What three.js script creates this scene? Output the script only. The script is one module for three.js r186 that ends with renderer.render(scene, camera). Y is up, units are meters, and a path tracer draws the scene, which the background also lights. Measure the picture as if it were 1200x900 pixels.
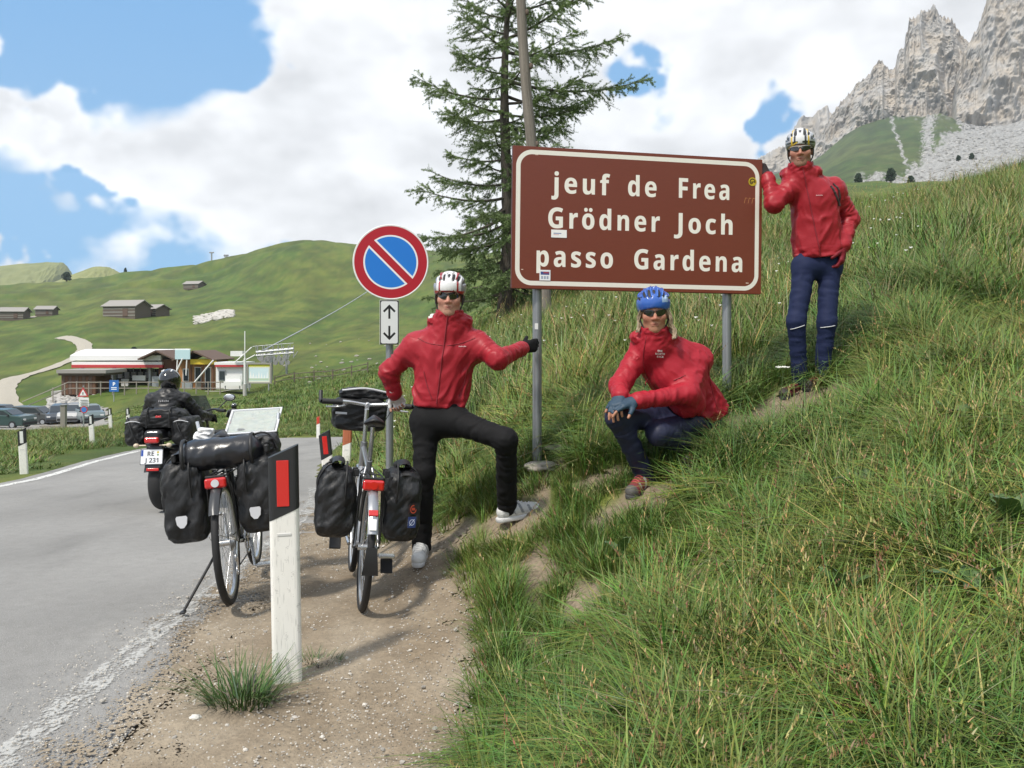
import * as THREE from 'three';
import { mergeGeometries, mergeVertices } from 'three/addons/utils/BufferGeometryUtils.js';
import { RoundedBoxGeometry } from 'three/addons/geometries/RoundedBoxGeometry.js';
import { FontLoader } from 'three/addons/loaders/FontLoader.js';
import { createNoise2D, createNoise3D, createNoise4D } from 'simplex-noise';

// ---------------------------------------------------------------- camera, light, exposure
const EYE = 1.5, F = 1000, HORIZON = 400;             // eye height; focal length and horizon of a 1200 x 900 view
const scene = new THREE.Scene();
const camera = new THREE.PerspectiveCamera(2 * Math.atan(450 / F) * 180 / Math.PI, 4 / 3, 0.05, 9000);
camera.position.set(0, EYE, 0);
camera.setViewOffset(1024, 768, 0, (450 - HORIZON) / 900 * 768, 1024, 768);
const renderer = new THREE.WebGLRenderer({ antialias: true });
renderer.toneMapping = THREE.LinearToneMapping;
renderer.toneMappingExposure = 1.37;
renderer.shadowMap.enabled = true;
const sun = new THREE.DirectionalLight(new THREE.Color(1, 0.93, 0.83), 3.0);
sun.position.set(-30, 66, 36);
sun.shadow.radius = 10;
sun.castShadow = true;
sun.shadow.mapSize.set(4096, 4096);
Object.assign(sun.shadow.camera, { left: -60, right: 60, top: 60, bottom: -60, near: 1, far: 300 });
scene.add(sun, sun.target);
scene.fog = new THREE.FogExp2(new THREE.Color(0.72, 0.82, 0.95), 0.00012);

// ---------------------------------------------------------------- helpers
const V = (x, y, z) => new THREE.Vector3(x, y, z);
const P = (px, py, d) => V((px - 600) / F * d, EYE - (py - HORIZON) / F * d, -d);   // a point at a depth in front of the eye
let seed = 7;
const rnd = () => { seed = (seed + 0x6d2b79f5) | 0; let t = Math.imul(seed ^ (seed >>> 15), 1 | seed); t = (t + Math.imul(t ^ (t >>> 7), 61 | t)) ^ t; return ((t ^ (t >>> 14)) >>> 0) / 4294967296; };
const rr = (a, b) => a + (b - a) * rnd();
const n3 = createNoise3D(rnd), n2 = createNoise2D(rnd), n4 = createNoise4D(rnd);
const clamp = THREE.MathUtils.clamp, lerp = THREE.MathUtils.lerp, sstep = (a, b, x) => { const t = clamp((x - a) / (b - a), 0, 1); return t * t * (3 - 2 * t); };
const fbm3 = (x, y, z, o = 4) => { let s = 0, a = 0.5; for (let i = 0; i < o; i++) { s += a * n3(x, y, z); x *= 2.03; y *= 2.03; z *= 2.03; a *= 0.5; } return s; };
const fbm2 = (x, y, o = 4) => { let s = 0, a = 0.5; for (let i = 0; i < o; i++) { s += a * n2(x, y); x *= 2.03; y *= 2.03; a *= 0.5; } return s; };
const C = (r, g, b) => new THREE.Color(r, g, b);       // linear values
const std = (r, g, b, rough = 0.8, metal = 0, extra = {}) => new THREE.MeshStandardMaterial({ color: C(r, g, b), roughness: rough, metalness: metal, ...extra });
const phys = (r, g, b, rough, metal, extra) => new THREE.MeshPhysicalMaterial({ color: C(r, g, b), roughness: rough, metalness: metal, ...extra });

const used = new Map();
function numbered(name) { const k = used.get(name) ?? 0; used.set(name, k + 1); return k ? `${name}_${String(k).padStart(3, '0')}` : name; }
function tag(o, label, category, group, kind) {
  o.userData = { ...o.userData };
  if (label) o.userData.label = label;
  if (category) o.userData.category = category;
  if (group) o.userData.group = group;
  if (kind) o.userData.kind = kind;
  return o;
}
function mesh(name, geo, mat, parent, label) {
  const g = Array.isArray(geo) ? merge(geo) : geo;
  const m = new THREE.Mesh(g, mat);
  m.name = parent ? name : numbered(name);
  m.castShadow = m.receiveShadow = true;
  (parent ?? scene).add(m);
  if (label) m.userData.label = label;
  return m;
}
function thing(name, label, category, pos = V(0, 0, 0), turn = 0, group) {
  const o = new THREE.Group();
  o.name = numbered(name); o.position.copy(pos); o.rotation.y = turn;
  scene.add(o);
  return tag(o, label, category, group);
}
function copyOf(o, label, pos, turn = 0) {
  const c = o.clone(); c.name = numbered(o.name.replace(/_\d{3}$/, '')); scene.add(c);
  c.userData = { ...o.userData, label }; c.position.copy(pos); c.rotation.y = turn;
  return c;
}
const bare = (g) => { const a = g.index ? g.toNonIndexed() : g; for (const k of Object.keys(a.attributes)) if (!['position', 'normal', 'uv', 'color'].includes(k)) a.deleteAttribute(k); return a; };
function merge(list) {
  const a = list.map(bare), keys = ['position', 'normal', 'uv', 'color'].filter((k) => a.every((g) => g.attributes[k]));
  for (const g of a) for (const k of Object.keys(g.attributes)) if (!keys.includes(k)) g.deleteAttribute(k);
  return a.length === 1 ? a[0] : mergeGeometries(a);
}
const mv = (g, x, y, z) => g.translate(x, y, z);
function box(w, h, d, x = 0, y = 0, z = 0, r = 0, rot) {
  const g = r ? new RoundedBoxGeometry(w, h, d, 2, Math.min(r, w / 2.01, h / 2.01, d / 2.01)) : new THREE.BoxGeometry(w, h, d);
  if (rot) g.applyMatrix4(new THREE.Matrix4().makeRotationFromEuler(new THREE.Euler(...rot)));
  return mv(g, x, y, z);
}
const UPV = V(0, 1, 0);
function bar(a, b, r0, r1 = r0, seg = 8, open = false) {   // round bar from a to b
  const d = b.clone().sub(a), g = new THREE.CylinderGeometry(r1, r0, d.length(), seg, 1, open);
  g.applyQuaternion(new THREE.Quaternion().setFromUnitVectors(UPV, d.clone().normalize()));
  const m = a.clone().add(b).multiplyScalar(0.5);
  return mv(g, m.x, m.y, m.z);
}
function plank(a, b, w, t, up = UPV) {                 // square bar from a to b; w across, t along "up"
  const d = b.clone().sub(a), L = d.length(), z = d.clone().normalize(), x = up.clone().cross(z).normalize(), y = z.clone().cross(x);
  const g = new THREE.BoxGeometry(w, t, L);
  g.applyMatrix4(new THREE.Matrix4().makeBasis(x, y, z));
  const m = a.clone().add(b).multiplyScalar(0.5);
  return mv(g, m.x, m.y, m.z);
}
function tube(pts, r, seg = 24, rad = 8, closed = false) {
  return new THREE.TubeGeometry(new THREE.CatmullRomCurve3(pts, closed, 'catmullrom', 0.5), seg, r, rad, closed);
}
const ball = (x, y, z, r, sy = 1, sz = 1, n = 12) => mv(new THREE.SphereGeometry(r, n, Math.max(6, n * 0.7 | 0)).scale(1, sy, sz), x, y, z);
function lathe(pts, seg = 24) { return new THREE.LatheGeometry(pts.map(([x, y]) => new THREE.Vector2(x, y)), seg); }
function extrude(pts, depth, bevel = 0) {
  const s = new THREE.Shape(pts.map(([x, y]) => new THREE.Vector2(x, y)));
  return new THREE.ExtrudeGeometry(s, { depth, bevelEnabled: bevel > 0, bevelSize: bevel, bevelThickness: bevel, bevelSegments: 2, curveSegments: 10 });
}
function sheet(nu, nv, f, color) {                     // a surface f(u, v) -> [x, y, z, uvx?, uvy?]
  const pos = [], uv = [], col = [], idx = [];
  for (let j = 0; j <= nv; j++) for (let i = 0; i <= nu; i++) {
    const p = f(i / nu, j / nv, i, j); pos.push(p[0], p[1], p[2]); uv.push(p[3] ?? i / nu, p[4] ?? j / nv);
    if (color) { const c = color(i / nu, j / nv, p); col.push(c[0], c[1], c[2]); }
  }
  for (let j = 0; j < nv; j++) for (let i = 0; i < nu; i++) { const a = j * (nu + 1) + i, b = a + 1, c = a + nu + 1, d = c + 1; idx.push(a, b, d, a, d, c); }
  const g = new THREE.BufferGeometry();
  g.setAttribute('position', new THREE.Float32BufferAttribute(pos, 3));
  g.setAttribute('uv', new THREE.Float32BufferAttribute(uv, 2));
  if (color) g.setAttribute('color', new THREE.Float32BufferAttribute(col, 3));
  g.setIndex(idx); g.computeVertexNormals();
  return g;
}
// a computed texture; f(u, v, x, y) -> value(s) 0..1 (linear grey or sRGB colour)
function tex(w, h, f, srgb = false, rx = 1, ry = 1) {
  const data = new Uint8Array(w * h * 4);
  for (let y = 0; y < h; y++) for (let x = 0; x < w; x++) {
    const c = f((x + 0.5) / w, (y + 0.5) / h, x, y), o = (y * w + x) * 4, a = typeof c === 'number' ? [c, c, c] : c;
    data[o] = clamp(a[0], 0, 1) * 255; data[o + 1] = clamp(a[1], 0, 1) * 255; data[o + 2] = clamp(a[2], 0, 1) * 255; data[o + 3] = 255 * (a[3] ?? 1);
  }
  const t = new THREE.DataTexture(data, w, h);
  t.wrapS = t.wrapT = THREE.RepeatWrapping; t.magFilter = THREE.LinearFilter; t.repeat.set(rx, ry);
  if (srgb) t.colorSpace = THREE.SRGBColorSpace;
  t.needsUpdate = true;
  return t;
}
const loopNoise = (u, v, k, o = 4) => {                // tileable noise on the unit square
  let s = 0, a = 0.5, q = k;
  for (let i = 0; i < o; i++) { const A = u * 2 * Math.PI, B = v * 2 * Math.PI, R = q / (2 * Math.PI); s += a * n4(Math.cos(A) * R + 5 * i, Math.sin(A) * R, Math.cos(B) * R, Math.sin(B) * R); q *= 2; a *= 0.5; }
  return s;
};

// ---------------------------------------------------------------- sky: air and clouds in every direction
{
  const W = 2560, H = 1280, data = new Float32Array(W * H * 4);
  const at = (px, py) => P(px, py, 1).sub(V(0, EYE, 0)).normalize();
  const holes = [[40, 10, .12, 1.15], [140, 60, .085, 1.1], [235, 50, .085, 1.0], [300, 70, .05, .6], [20, -60, .2, .9], [-90, 0, .12, .9], [140, 290, .075, 1.0], [250, 285, .06, .9], [330, 272, .045, .7], [20, 250, .07, .8], [60, 215, .035, .35], [770, 125, .045, .46], [745, 92, .035, .4], [905, 112, .055, .56], [935, 160, .03, .45], [-120, 260, .1, .7], [480, 25, .05, .28]].map(([x, y, r, k]) => [at(x, y), r, k]);
  const puffs = [[330, 160, .14, .8], [180, 180, .1, .9], [480, 60, .18, .6], [100, 165, .07, .9], [420, 230, .1, .6], [840, 50, .2, .6], [700, 160, .1, .3], [25, 300, .03, 1.1], [1000, 60, .2, .5], [0, 110, .06, 1.0], [-60, 120, .09, .9], [50, 140, .05, .7], [840, 160, .045, .5], [520, 230, .1, .5], [250, 240, .05, .4], [380, 100, .1, .5]].map(([x, y, r, k]) => [at(x, y), r, k]);
  for (let j = 0; j < H; j++) {
    const up = ((j + 0.5) / H - 0.5) * Math.PI, y0 = Math.sin(up), c = Math.cos(up);
    for (let i = 0; i < W; i++) {
      const o = (j * W + i) * 4, A = ((i + 0.5) / W - 0.5) * 2 * Math.PI, z = Math.sin(A) * c;
      let x = Math.cos(A) * c, y = y0; data[o + 3] = 1;
      if (y < -0.03) { data[o] = 0.2; data[o + 1] = 0.22; data[o + 2] = 0.2; continue; }
      if ((z > 0.25 || y > 0.8) && ((i & 1) || (j & 1))) { const q = ((j & ~1) * W + (i & ~1)) * 4; if (data[q + 2] > 0.21) { for (let k = 0; k < 3; k++) data[o + k] = data[q + k]; continue; } }
      const yy = Math.max(y, 0), t = Math.pow(1 - yy, 2.2);
      const blue = [lerp(0.115, 0.235, t), lerp(0.30, 0.455, t), lerp(0.60, 0.69, t)];
      const fl = 1 / (yy + 0.42), q = 2.1 * fl;
      let cov = 0.23 + 0.66 * fbm3(x * q * 1.15, y * q * 1.7 + 3, z * q * 1.15, 6) + 0.34 * fbm3(x * 9, y * 15, z * 9, 6);
      if (z < 0.2) {
        const X = x, Y = y, Z = z; const wx = 0.011 * fbm3(X * 8 + 20, Y * 10, Z * 8, 5), wy = 0.011 * fbm3(X * 8 - 20, Y * 10, Z * 8, 5); x += wx; y += wy;
        for (const [d, r, k] of holes) { const e = 1 - (d.x * x + d.y * y + d.z * z); if (e < r * r * 4) cov -= k * Math.exp(-e / (r * r) * 2); }
        for (const [d, r, k] of puffs) { const e = 1 - (d.x * x + d.y * y + d.z * z); if (e < r * r * 4) cov += k * Math.exp(-e / (r * r) * 2); }
        x -= wx; y -= wy;
      }
      const a = sstep(-0.42, 0.5, cov) * 0.98, thick = sstep(0.15, 1.1, cov);
      const shade = 0.80 + 0.24 * fbm3(x * 6 + 9, y * 11, z * 6, 6) - 0.13 * thick * (0.3 + 1.1 * fbm3(x * 3.4, y * 7 + 7, z * 3.4, 4)) + 0.05 * (1 - thick);
      for (let k = 0; k < 3; k++) data[o + k] = lerp(blue[k], shade * [0.99, 1.0, 1.015][k], a);
    }
  }
  const t = new THREE.DataTexture(data, W, H, THREE.RGBAFormat, THREE.FloatType);
  t.mapping = THREE.EquirectangularReflectionMapping; t.magFilter = THREE.LinearFilter; t.needsUpdate = true;
  scene.background = scene.environment = t;
}

// ---------------------------------------------------------------- surfaces grown from a distance field
// f(x, y, z) is a distance in metres; returns the surface inside the box lo..hi with cells of h (naive surface nets)
function grow(f, lo, hi, h, color) {
  const nx = Math.ceil((hi.x - lo.x) / h) + 1, ny = Math.ceil((hi.y - lo.y) / h) + 1, nz = Math.ceil((hi.z - lo.z) / h) + 1;
  const D = new Float32Array(nx * ny * nz), B = 5;
  for (let bz = 0; bz < nz; bz += B) for (let by = 0; by < ny; by += B) for (let bx = 0; bx < nx; bx += B) {
    const mid = f(lo.x + (bx + B / 2) * h, lo.y + (by + B / 2) * h, lo.z + (bz + B / 2) * h), far = Math.abs(mid) > B * h * 1.35 + 0.015;
    for (let z = bz; z < Math.min(bz + B, nz); z++) for (let y = by; y < Math.min(by + B, ny); y++) for (let x = bx; x < Math.min(bx + B, nx); x++)
      D[(z * ny + y) * nx + x] = far ? mid : f(lo.x + x * h, lo.y + y * h, lo.z + z * h);
  }
  const id = new Int32Array(nx * ny * nz).fill(-1), pos = [], col = [], idx = [];
  const off = [0, 1, nx, nx + 1, nx * ny, nx * ny + 1, nx * ny + nx, nx * ny + nx + 1], E = [[0, 1], [2, 3], [4, 5], [6, 7], [0, 2], [1, 3], [4, 6], [5, 7], [0, 4], [1, 5], [2, 6], [3, 7]];
  for (let z = 0; z < nz - 1; z++) for (let y = 0; y < ny - 1; y++) for (let x = 0; x < nx - 1; x++) {
    const b = (z * ny + y) * nx + x; let m = 0;
    for (let k = 0; k < 8; k++) if (D[b + off[k]] < 0) m |= 1 << k;
    if (m === 0 || m === 255) continue;
    let sx = 0, sy = 0, sz = 0, n = 0;
    for (const [i, j] of E) {
      if (((m >> i) & 1) === ((m >> j) & 1)) continue;
      const a = D[b + off[i]], c = D[b + off[j]], t = a / (a - c);
      sx += (i & 1) + t * ((j & 1) - (i & 1)); sy += (i >> 1 & 1) + t * ((j >> 1 & 1) - (i >> 1 & 1)); sz += (i >> 2) + t * ((j >> 2) - (i >> 2)); n++;
    }
    id[b] = pos.length / 3;
    pos.push(lo.x + (x + sx / n) * h, lo.y + (y + sy / n) * h, lo.z + (z + sz / n) * h);
  }
  for (let z = 1; z < nz - 1; z++) for (let y = 1; y < ny - 1; y++) for (let x = 1; x < nx - 1; x++) {
    const b = (z * ny + y) * nx + x, s = D[b] < 0;
    for (const [step, u, v] of [[1, nx, nx * ny], [nx, nx * ny, 1], [nx * ny, 1, nx]]) {
      if ((D[b + step] < 0) === s) continue;
      const q = [id[b], id[b - u], id[b - u - v], id[b - v]];
      if (q.some((k) => k < 0)) continue;
      if (s) idx.push(q[0], q[1], q[2], q[0], q[2], q[3]); else idx.push(q[0], q[2], q[1], q[0], q[3], q[2]);
    }
  }
  const g = new THREE.BufferGeometry();
  g.setAttribute('position', new THREE.Float32BufferAttribute(pos, 3));
  g.setIndex(idx); g.computeVertexNormals();
  const uv = new Float32Array(pos.length / 3 * 2), nor = g.attributes.normal.array;
  for (let i = 0; i < uv.length / 2; i++) {             // metres, along the two axes the surface faces least
    const [X, Y, Z] = [pos[i * 3], pos[i * 3 + 1], pos[i * 3 + 2]];
    uv[i * 2] = Math.abs(nor[i * 3]) > 0.7 ? Z : X; uv[i * 2 + 1] = Math.abs(nor[i * 3 + 1]) > 0.7 ? Z : Y;
  }
  g.setAttribute('uv', new THREE.BufferAttribute(uv, 2));
  if (color) {
    for (let i = 0; i < pos.length; i += 3) { const c = color(pos[i], pos[i + 1], pos[i + 2], nor[i], nor[i + 1], nor[i + 2]); col.push(c[0], c[1], c[2]); }
    g.setAttribute('color', new THREE.Float32BufferAttribute(col, 3));
  }
  return g;
}
const smin = (a, b, k) => { const h = Math.max(k - Math.abs(a - b), 0) / k; return Math.min(a, b) - h * h * k * 0.25; };
const smax = (a, b, k) => -smin(-a, -b, k);
// tapered capsule; opt: flat = {axis, s} squeezes it along an axis
function cap(a, b, ra, rb, axis, s = 1) {
  const bax = b.x - a.x, bay = b.y - a.y, baz = b.z - a.z, L2 = bax * bax + bay * bay + baz * baz || 1e-9;
  return (x, y, z) => {
    let px = x - a.x, py = y - a.y, pz = z - a.z;
    const t = clamp((px * bax + py * bay + pz * baz) / L2, 0, 1);
    px -= bax * t; py -= bay * t; pz -= baz * t;
    if (axis) { const q = px * axis.x + py * axis.y + pz * axis.z, k = q * (1 / s - 1); px += axis.x * k; py += axis.y * k; pz += axis.z * k; }
    const r = ra + (rb - ra) * t, l = Math.sqrt(px * px + py * py + pz * pz);
    return (l - r) * (axis ? Math.min(1, s + (1 - s) * 0.35) : 1);
  };
}
const blend = (list, k) => (x, y, z) => { let d = list[0](x, y, z); for (let i = 1; i < list.length; i++) d = smin(d, list[i](x, y, z), k); return d; };

// ---------------------------------------------------------------- terrain: road edges, then a smooth surface through surveyed points
const curve2 = (pts) => { const c = new THREE.CatmullRomCurve3(pts.map(([x, d]) => V(x, 0, d)), false, 'catmullrom', 0.5); return c; };
const EDGE_R = [[-1.82, -16], [-1.82, -6], [-1.82, 0], [-1.82, 5], [-2.25, 9.6], [-3.0, 13], [-4.1, 18], [-4.4, 21.5], [-3.9, 25], [-2, 28.5], [2, 32]];
const EDGE_L = [[-7.3, -16], [-7.3, -6], [-7.3, 0], [-7.2, 5], [-7.15, 9], [-7.4, 13], [-8.5, 17.5], [-9.3, 22], [-9.2, 27], [-7.4, 31.5], [-3, 36]];
const roadY = (d) => (d < 4.5 ? 0.035 * Math.max(0, -d) * 0.8 : -0.072 * (d - 4.5) + 0.012 * Math.exp(-(d - 4.5)) - 0.012 - 0.004 * Math.max(0, d - 24) ** 1.6);
const NR = 160, rp = [], lp = [];
{ const a = curve2(EDGE_R), b = curve2(EDGE_L); for (let i = 0; i <= NR; i++) { const u = a.getPoint(i / NR), v = b.getPoint(i / NR); rp.push([u.x, u.z]); lp.push([v.x, v.z]); } }
function roadSlow(x, d) {                                // [metres outside the road's edge (negative inside), its height there]
  let best = 1e9, bi = 0, bs = 0;
  for (let i = 0; i <= NR; i += 1) {
    const cx = (rp[i][0] + lp[i][0]) / 2, cd = (rp[i][1] + lp[i][1]) / 2, e = (x - cx) ** 2 + (d - cd) ** 2;
    if (e < best) { best = e; bi = i; }
  }
  const [ax, ad] = lp[bi], [bx, bd] = rp[bi], L = Math.hypot(bx - ax, bd - ad), t = clamp(((x - ax) * (bx - ax) + (d - ad) * (bd - ad)) / (L * L), 0, 1);
  bs = Math.max(-t * L, -(1 - t) * L);
  const ex = x - (ax + (bx - ax) * t), ed = d - (ad + (bd - ad) * t), off = Math.hypot(ex, ed);
  const out = t > 0 && t < 1 && off < 0.5 ? bs : off;
  return [out, roadY(lerp(ad, bd, t)), t];
}
const RG = { x0: -18, d0: -17, s: 0.2, nx: 190, nd: 290 }; RG.a = new Float32Array(RG.nx * RG.nd); RG.b = new Float32Array(RG.nx * RG.nd); RG.c = new Float32Array(RG.nx * RG.nd);
for (let j = 0; j < RG.nd; j++) for (let i = 0; i < RG.nx; i++) { const q = roadSlow(RG.x0 + i * RG.s, RG.d0 + j * RG.s), k = j * RG.nx + i; RG.a[k] = q[0]; RG.b[k] = q[1]; RG.c[k] = q[2]; }
function roadAt(x, d) {                                // the same, read from a table
  const u = (x - RG.x0) / RG.s, v = (d - RG.d0) / RG.s, i = Math.floor(u), j = Math.floor(v);
  if (i < 0 || j < 0 || i >= RG.nx - 1 || j >= RG.nd - 1) return [12, roadY(clamp(d, -17, 40)), x > 0 ? 1 : 0];
  const s = u - i, t = v - j, k = j * RG.nx + i, f = (a) => (a[k] * (1 - s) + a[k + 1] * s) * (1 - t) + (a[k + RG.nx] * (1 - s) + a[k + RG.nx + 1] * s) * t;
  return [f(RG.a), f(RG.b), f(RG.c)];
}
const K = [];                                          // surveyed points: [x, y, d]
for (const [x, d, y] of [[-1, 0, 0], [-1, 3, 0], [-1, 4.7, 0], [-1.5, 5.8, -.09], [-.95, 5.8, -.07], [-.35, 3.9, .03], [-.2, 3, 0], [-.5, 4.7, .06], [.26, 2.6, .2], [1.08, 3.6, .43], [1.32, 2.2, .42], [2.4, 4, .92], [-.55, 5.3, .15], [.05, 5.4, .44], [.45, 4.6, .40],
  [.78, 5.0, .62], [.66, 4.9, .6], [1.1, 5.1, .75], [.171, 5.7, .67], [2.02, 5.95, 1.17], [1.5, 5.9, 1.04], [2.9, 5.6, 1.35], [-1.0, 7, -.03], [-1.9, 7.5, -.22], [-.6, 8, .55], [0, 8, 1.0], [-2.45, 10.5, -.43], [-2.9, 12.5, -.55], [-1.5, 12, .32], [0, 12, 1.38], [2, 9, 1.75], [4.2, 8, 2.35], [3, 12, 2.35],
  [-4, 18.5, -.9], [-2.2, 18, .5], [-.2, 18, 1.77], [2, 18, 2.45], [-2, 25, .2], [1, 26, 1.9], [4, 26, 3.9], [4.27, 14, 2.95], [-1, 29.5, -1.9], [4, 33, 1.0],
  [0, -5, .3], [4, -5, 1.9], [4, 0, 1.5], [10, -10, 4], [15, 0, 6.2], [-12, -10, 0], [-30, -30, -5], [-12, 0, -.3], [-10, 6, -.35], [-8.2, 5, -.12], [-10, 10, -.6], [-8.6, 14.4, -.76], [-14, 20, -1.4], [-100, -100, -10], [50, -50, 18], [-50, 0, -5], [0, -60, 4], [60, 20, 26], [25, 10, 11], [-900, 0, -50], [900, 0, 300], [0, -900, 30], [-600, 600, 30]]) K.push([x, y, d]);
for (const [px, py, d] of [[1200, 216, 14], [1100, 234, 18], [1040, 244, 22], [905, 258, 28], [960, 312, 12], [1200, 330, 8], [1000, 290, 60], [1100, 280, 60], [1200, 262, 60], [905, 262, 60], [905, 226, 150], [1000, 226, 150], [1100, 226, 150], [1200, 226, 150], [905, 215, 300], [1000, 213, 300], [1100, 215, 300], [1200, 215, 300],
  [700, 300, 60], [700, 285, 150], [700, 270, 350], [800, 250, 150], [700, 345, 25], [60, 510, 27], [0, 520, 25], [0, 507, 46], [60, 509, 46], [0, 504, 64], [60, 503, 66], [60, 491, 84], [100, 497, 74], [130, 500, 52], [200, 505, 36], [300, 503, 40], [250, 470, 70], [200, 465, 85], [320, 470, 65], [400, 490, 42], [400, 450, 80], [340, 430, 110], [430, 428, 110], [480, 420, 100],
  [100, 462, 93], [230, 460, 93], [300, 453, 98], [8, 475, 97], [5, 455, 112], [20, 440, 127], [60, 427, 138], [92, 415, 152], [98, 402, 172], [82, 392, 195], [0, 420, 170], [0, 395, 230], [160, 374, 260], [130, 395, 200], [50, 367, 330], [0, 367, 330], [250, 370, 240], [250, 400, 160], [350, 380, 220], [350, 350, 300], [230, 332, 450],
  [150, 342, 450], [100, 345, 500], [0, 345, 500], [350, 284, 600], [400, 286, 600], [300, 296, 620], [260, 306, 650], [230, 311, 680], [165, 321, 700], [120, 326, 740], [50, 334, 760], [0, 338, 780], [470, 291, 600], [560, 300, 550], [450, 330, 350], [450, 370, 220], [420, 400, 150], [550, 330, 300], [560, 370, 150], [540, 400, 60],
  [350, 330, 900], [200, 340, 950], [0, 350, 1000], [500, 320, 900], [700, 300, 900], [1000, 240, 900], [1200, 240, 900]]) { const p = P(px, py, d); K.push([p.x, p.y, d]); }
for (let i = 0; i <= NR; i += 12) for (const e of [rp[i], lp[i]]) K.push([e[0], roadY(e[1]), e[1]]);
const warp = (x, d) => { const r = Math.hypot(x, d) || 1e-6, s = Math.log1p(r) / r; return [x * s, d * s, 1 / (r + 4)]; };
let solveTerrain;
{
  const n = K.length, m = n + 3, A = Array.from({ length: m }, () => new Float64Array(m + 1));
  const pts = K.map(([x, y, d]) => [...warp(x, d), y]);
  const ker = (a, b) => { const r2 = (a[0] - b[0]) ** 2 + (a[1] - b[1]) ** 2; return r2 < 1e-12 ? 0 : 0.5 * r2 * Math.log(r2); };
  for (let i = 0; i < n; i++) {
    for (let j = 0; j < n; j++) A[i][j] = ker(pts[i], pts[j]) + (i === j ? 4e-4 : 0);
    A[i][n] = A[n][i] = 1; A[i][n + 1] = A[n + 1][i] = pts[i][0]; A[i][n + 2] = A[n + 2][i] = pts[i][1];
    A[i][m] = pts[i][3] * pts[i][2];
  }
  for (let c = 0; c < m; c++) {
    let p = c; for (let r = c + 1; r < m; r++) if (Math.abs(A[r][c]) > Math.abs(A[p][c])) p = r;
    [A[c], A[p]] = [A[p], A[c]];
    for (let r = c + 1; r < m; r++) { const f = A[r][c] / A[c][c]; if (f) for (let k = c; k <= m; k++) A[r][k] -= f * A[c][k]; }
  }
  const w = new Float64Array(m);
  for (let r = m - 1; r >= 0; r--) { let s = A[r][m]; for (let k = r + 1; k < m; k++) s -= A[r][k] * w[k]; w[r] = s / A[r][r]; }
  const X = Float64Array.from(pts, (p) => p[0]), Y = Float64Array.from(pts, (p) => p[1]);
  solveTerrain = (x, d) => {
    const q = warp(x, d); let s = w[n] + w[n + 1] * q[0] + w[n + 2] * q[1];
    for (let i = 0; i < n; i++) { const r2 = (q[0] - X[i]) ** 2 + (q[1] - Y[i]) ** 2; if (r2 > 1e-12) s += w[i] * 0.5 * r2 * Math.log(r2); }
    return s / q[2];
  };
}
// the strip of bare earth between road and bank, and worn patches on the bank: 0 grass .. 1 bare
const vergeEdge = (d) => -0.26 - 0.05 * Math.sin(d * 1.3) + (d < 3.2 ? 0.1 * (3.2 - d) : 0) - sstep(4.2, 5.6, d) * 0.22 - sstep(5.6, 7.2, d) * 0.75 - sstep(7, 12, d) * 0.9;
const patches = [[.14, 4.6, .13, .36], [.36, 4.1, .15, .24], [.62, 4.82, .2, .12], [.02, 5.27, .26, .22], [.78, 4.92, .3, .2], [1.62, 5.62, .4, .18], [1.98, 5.8, .42, .24], [1.85, 5.55, .3, .15], [.32, 3.45, .14, .13], [.1, 3.9, .1, .16], [-.45, 5.4, .28, .36], [.2, 5.6, .22, .1], [.55, 5.25, .22, .1], [.85, 3.9, .12, .1], [1.5, 4.6, .14, .1]];
function bare0(x, d) {
  let m = 0;
  const [out] = roadAt(x, d), e = vergeEdge(d);
  if (x < e + 0.3 && out < 2.2 && x > -2.6 && d < 8.5) m = 1 - sstep(-0.16, 0.12, x - e + 0.22 * n2(x * 2.2, d * 2.2) + 0.08 * n2(x * 7, d * 7));
  m = Math.max(m, 1 - sstep(-0.05, 0.4, out + 0.15 * n2(x * 1.5, d * 1.5)));
  for (const [px, pd, a, b] of patches) { const q = Math.hypot((x - px) / a, (d - pd) / b) + 0.35 * n2(x * 4 + 3, d * 4); m = Math.max(m, 1 - sstep(0.65, 1.1, q)); }
  return m;
}
function ground(x, d) {
  const r = Math.hypot(x, d), [out, ry] = r < 60 ? roadAt(x, d) : [50, 0];
  let y = solveTerrain(x, d);
  if (r > 12) { const k = Math.min(r, 500); y += sstep(12, 60, r) * (0.010 * k * fbm2(x / (0.17 * k + 6), d / (0.17 * k + 6), 3) * sstep(50, 130, r) + 0.1 * fbm2(x / 5, d / 5, 3)) * sstep(0, 8, out); }
  if (r < 30) y += sstep(0.5, 1.6, out) * (0.05 * fbm2(x * 1.1, d * 1.1, 3) + 0.018 * n2(x * 4, d * 4) + 0.012 * fbm2(x * 14, d * 14, 3) * sstep(12, 8, r)) * sstep(vergeEdge(d) - 0.1, vergeEdge(d) + 0.5, x);
  if (out < 1.5) y = lerp(ry - 0.05, y, sstep(0.0, 0.55, out));
  return y;
}
// things that stand on the ground
const stand = (px, d, lift = 0) => { const x = (px - 600) / F * d; return V(x, ground(x, d) + lift, -d); };

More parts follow.
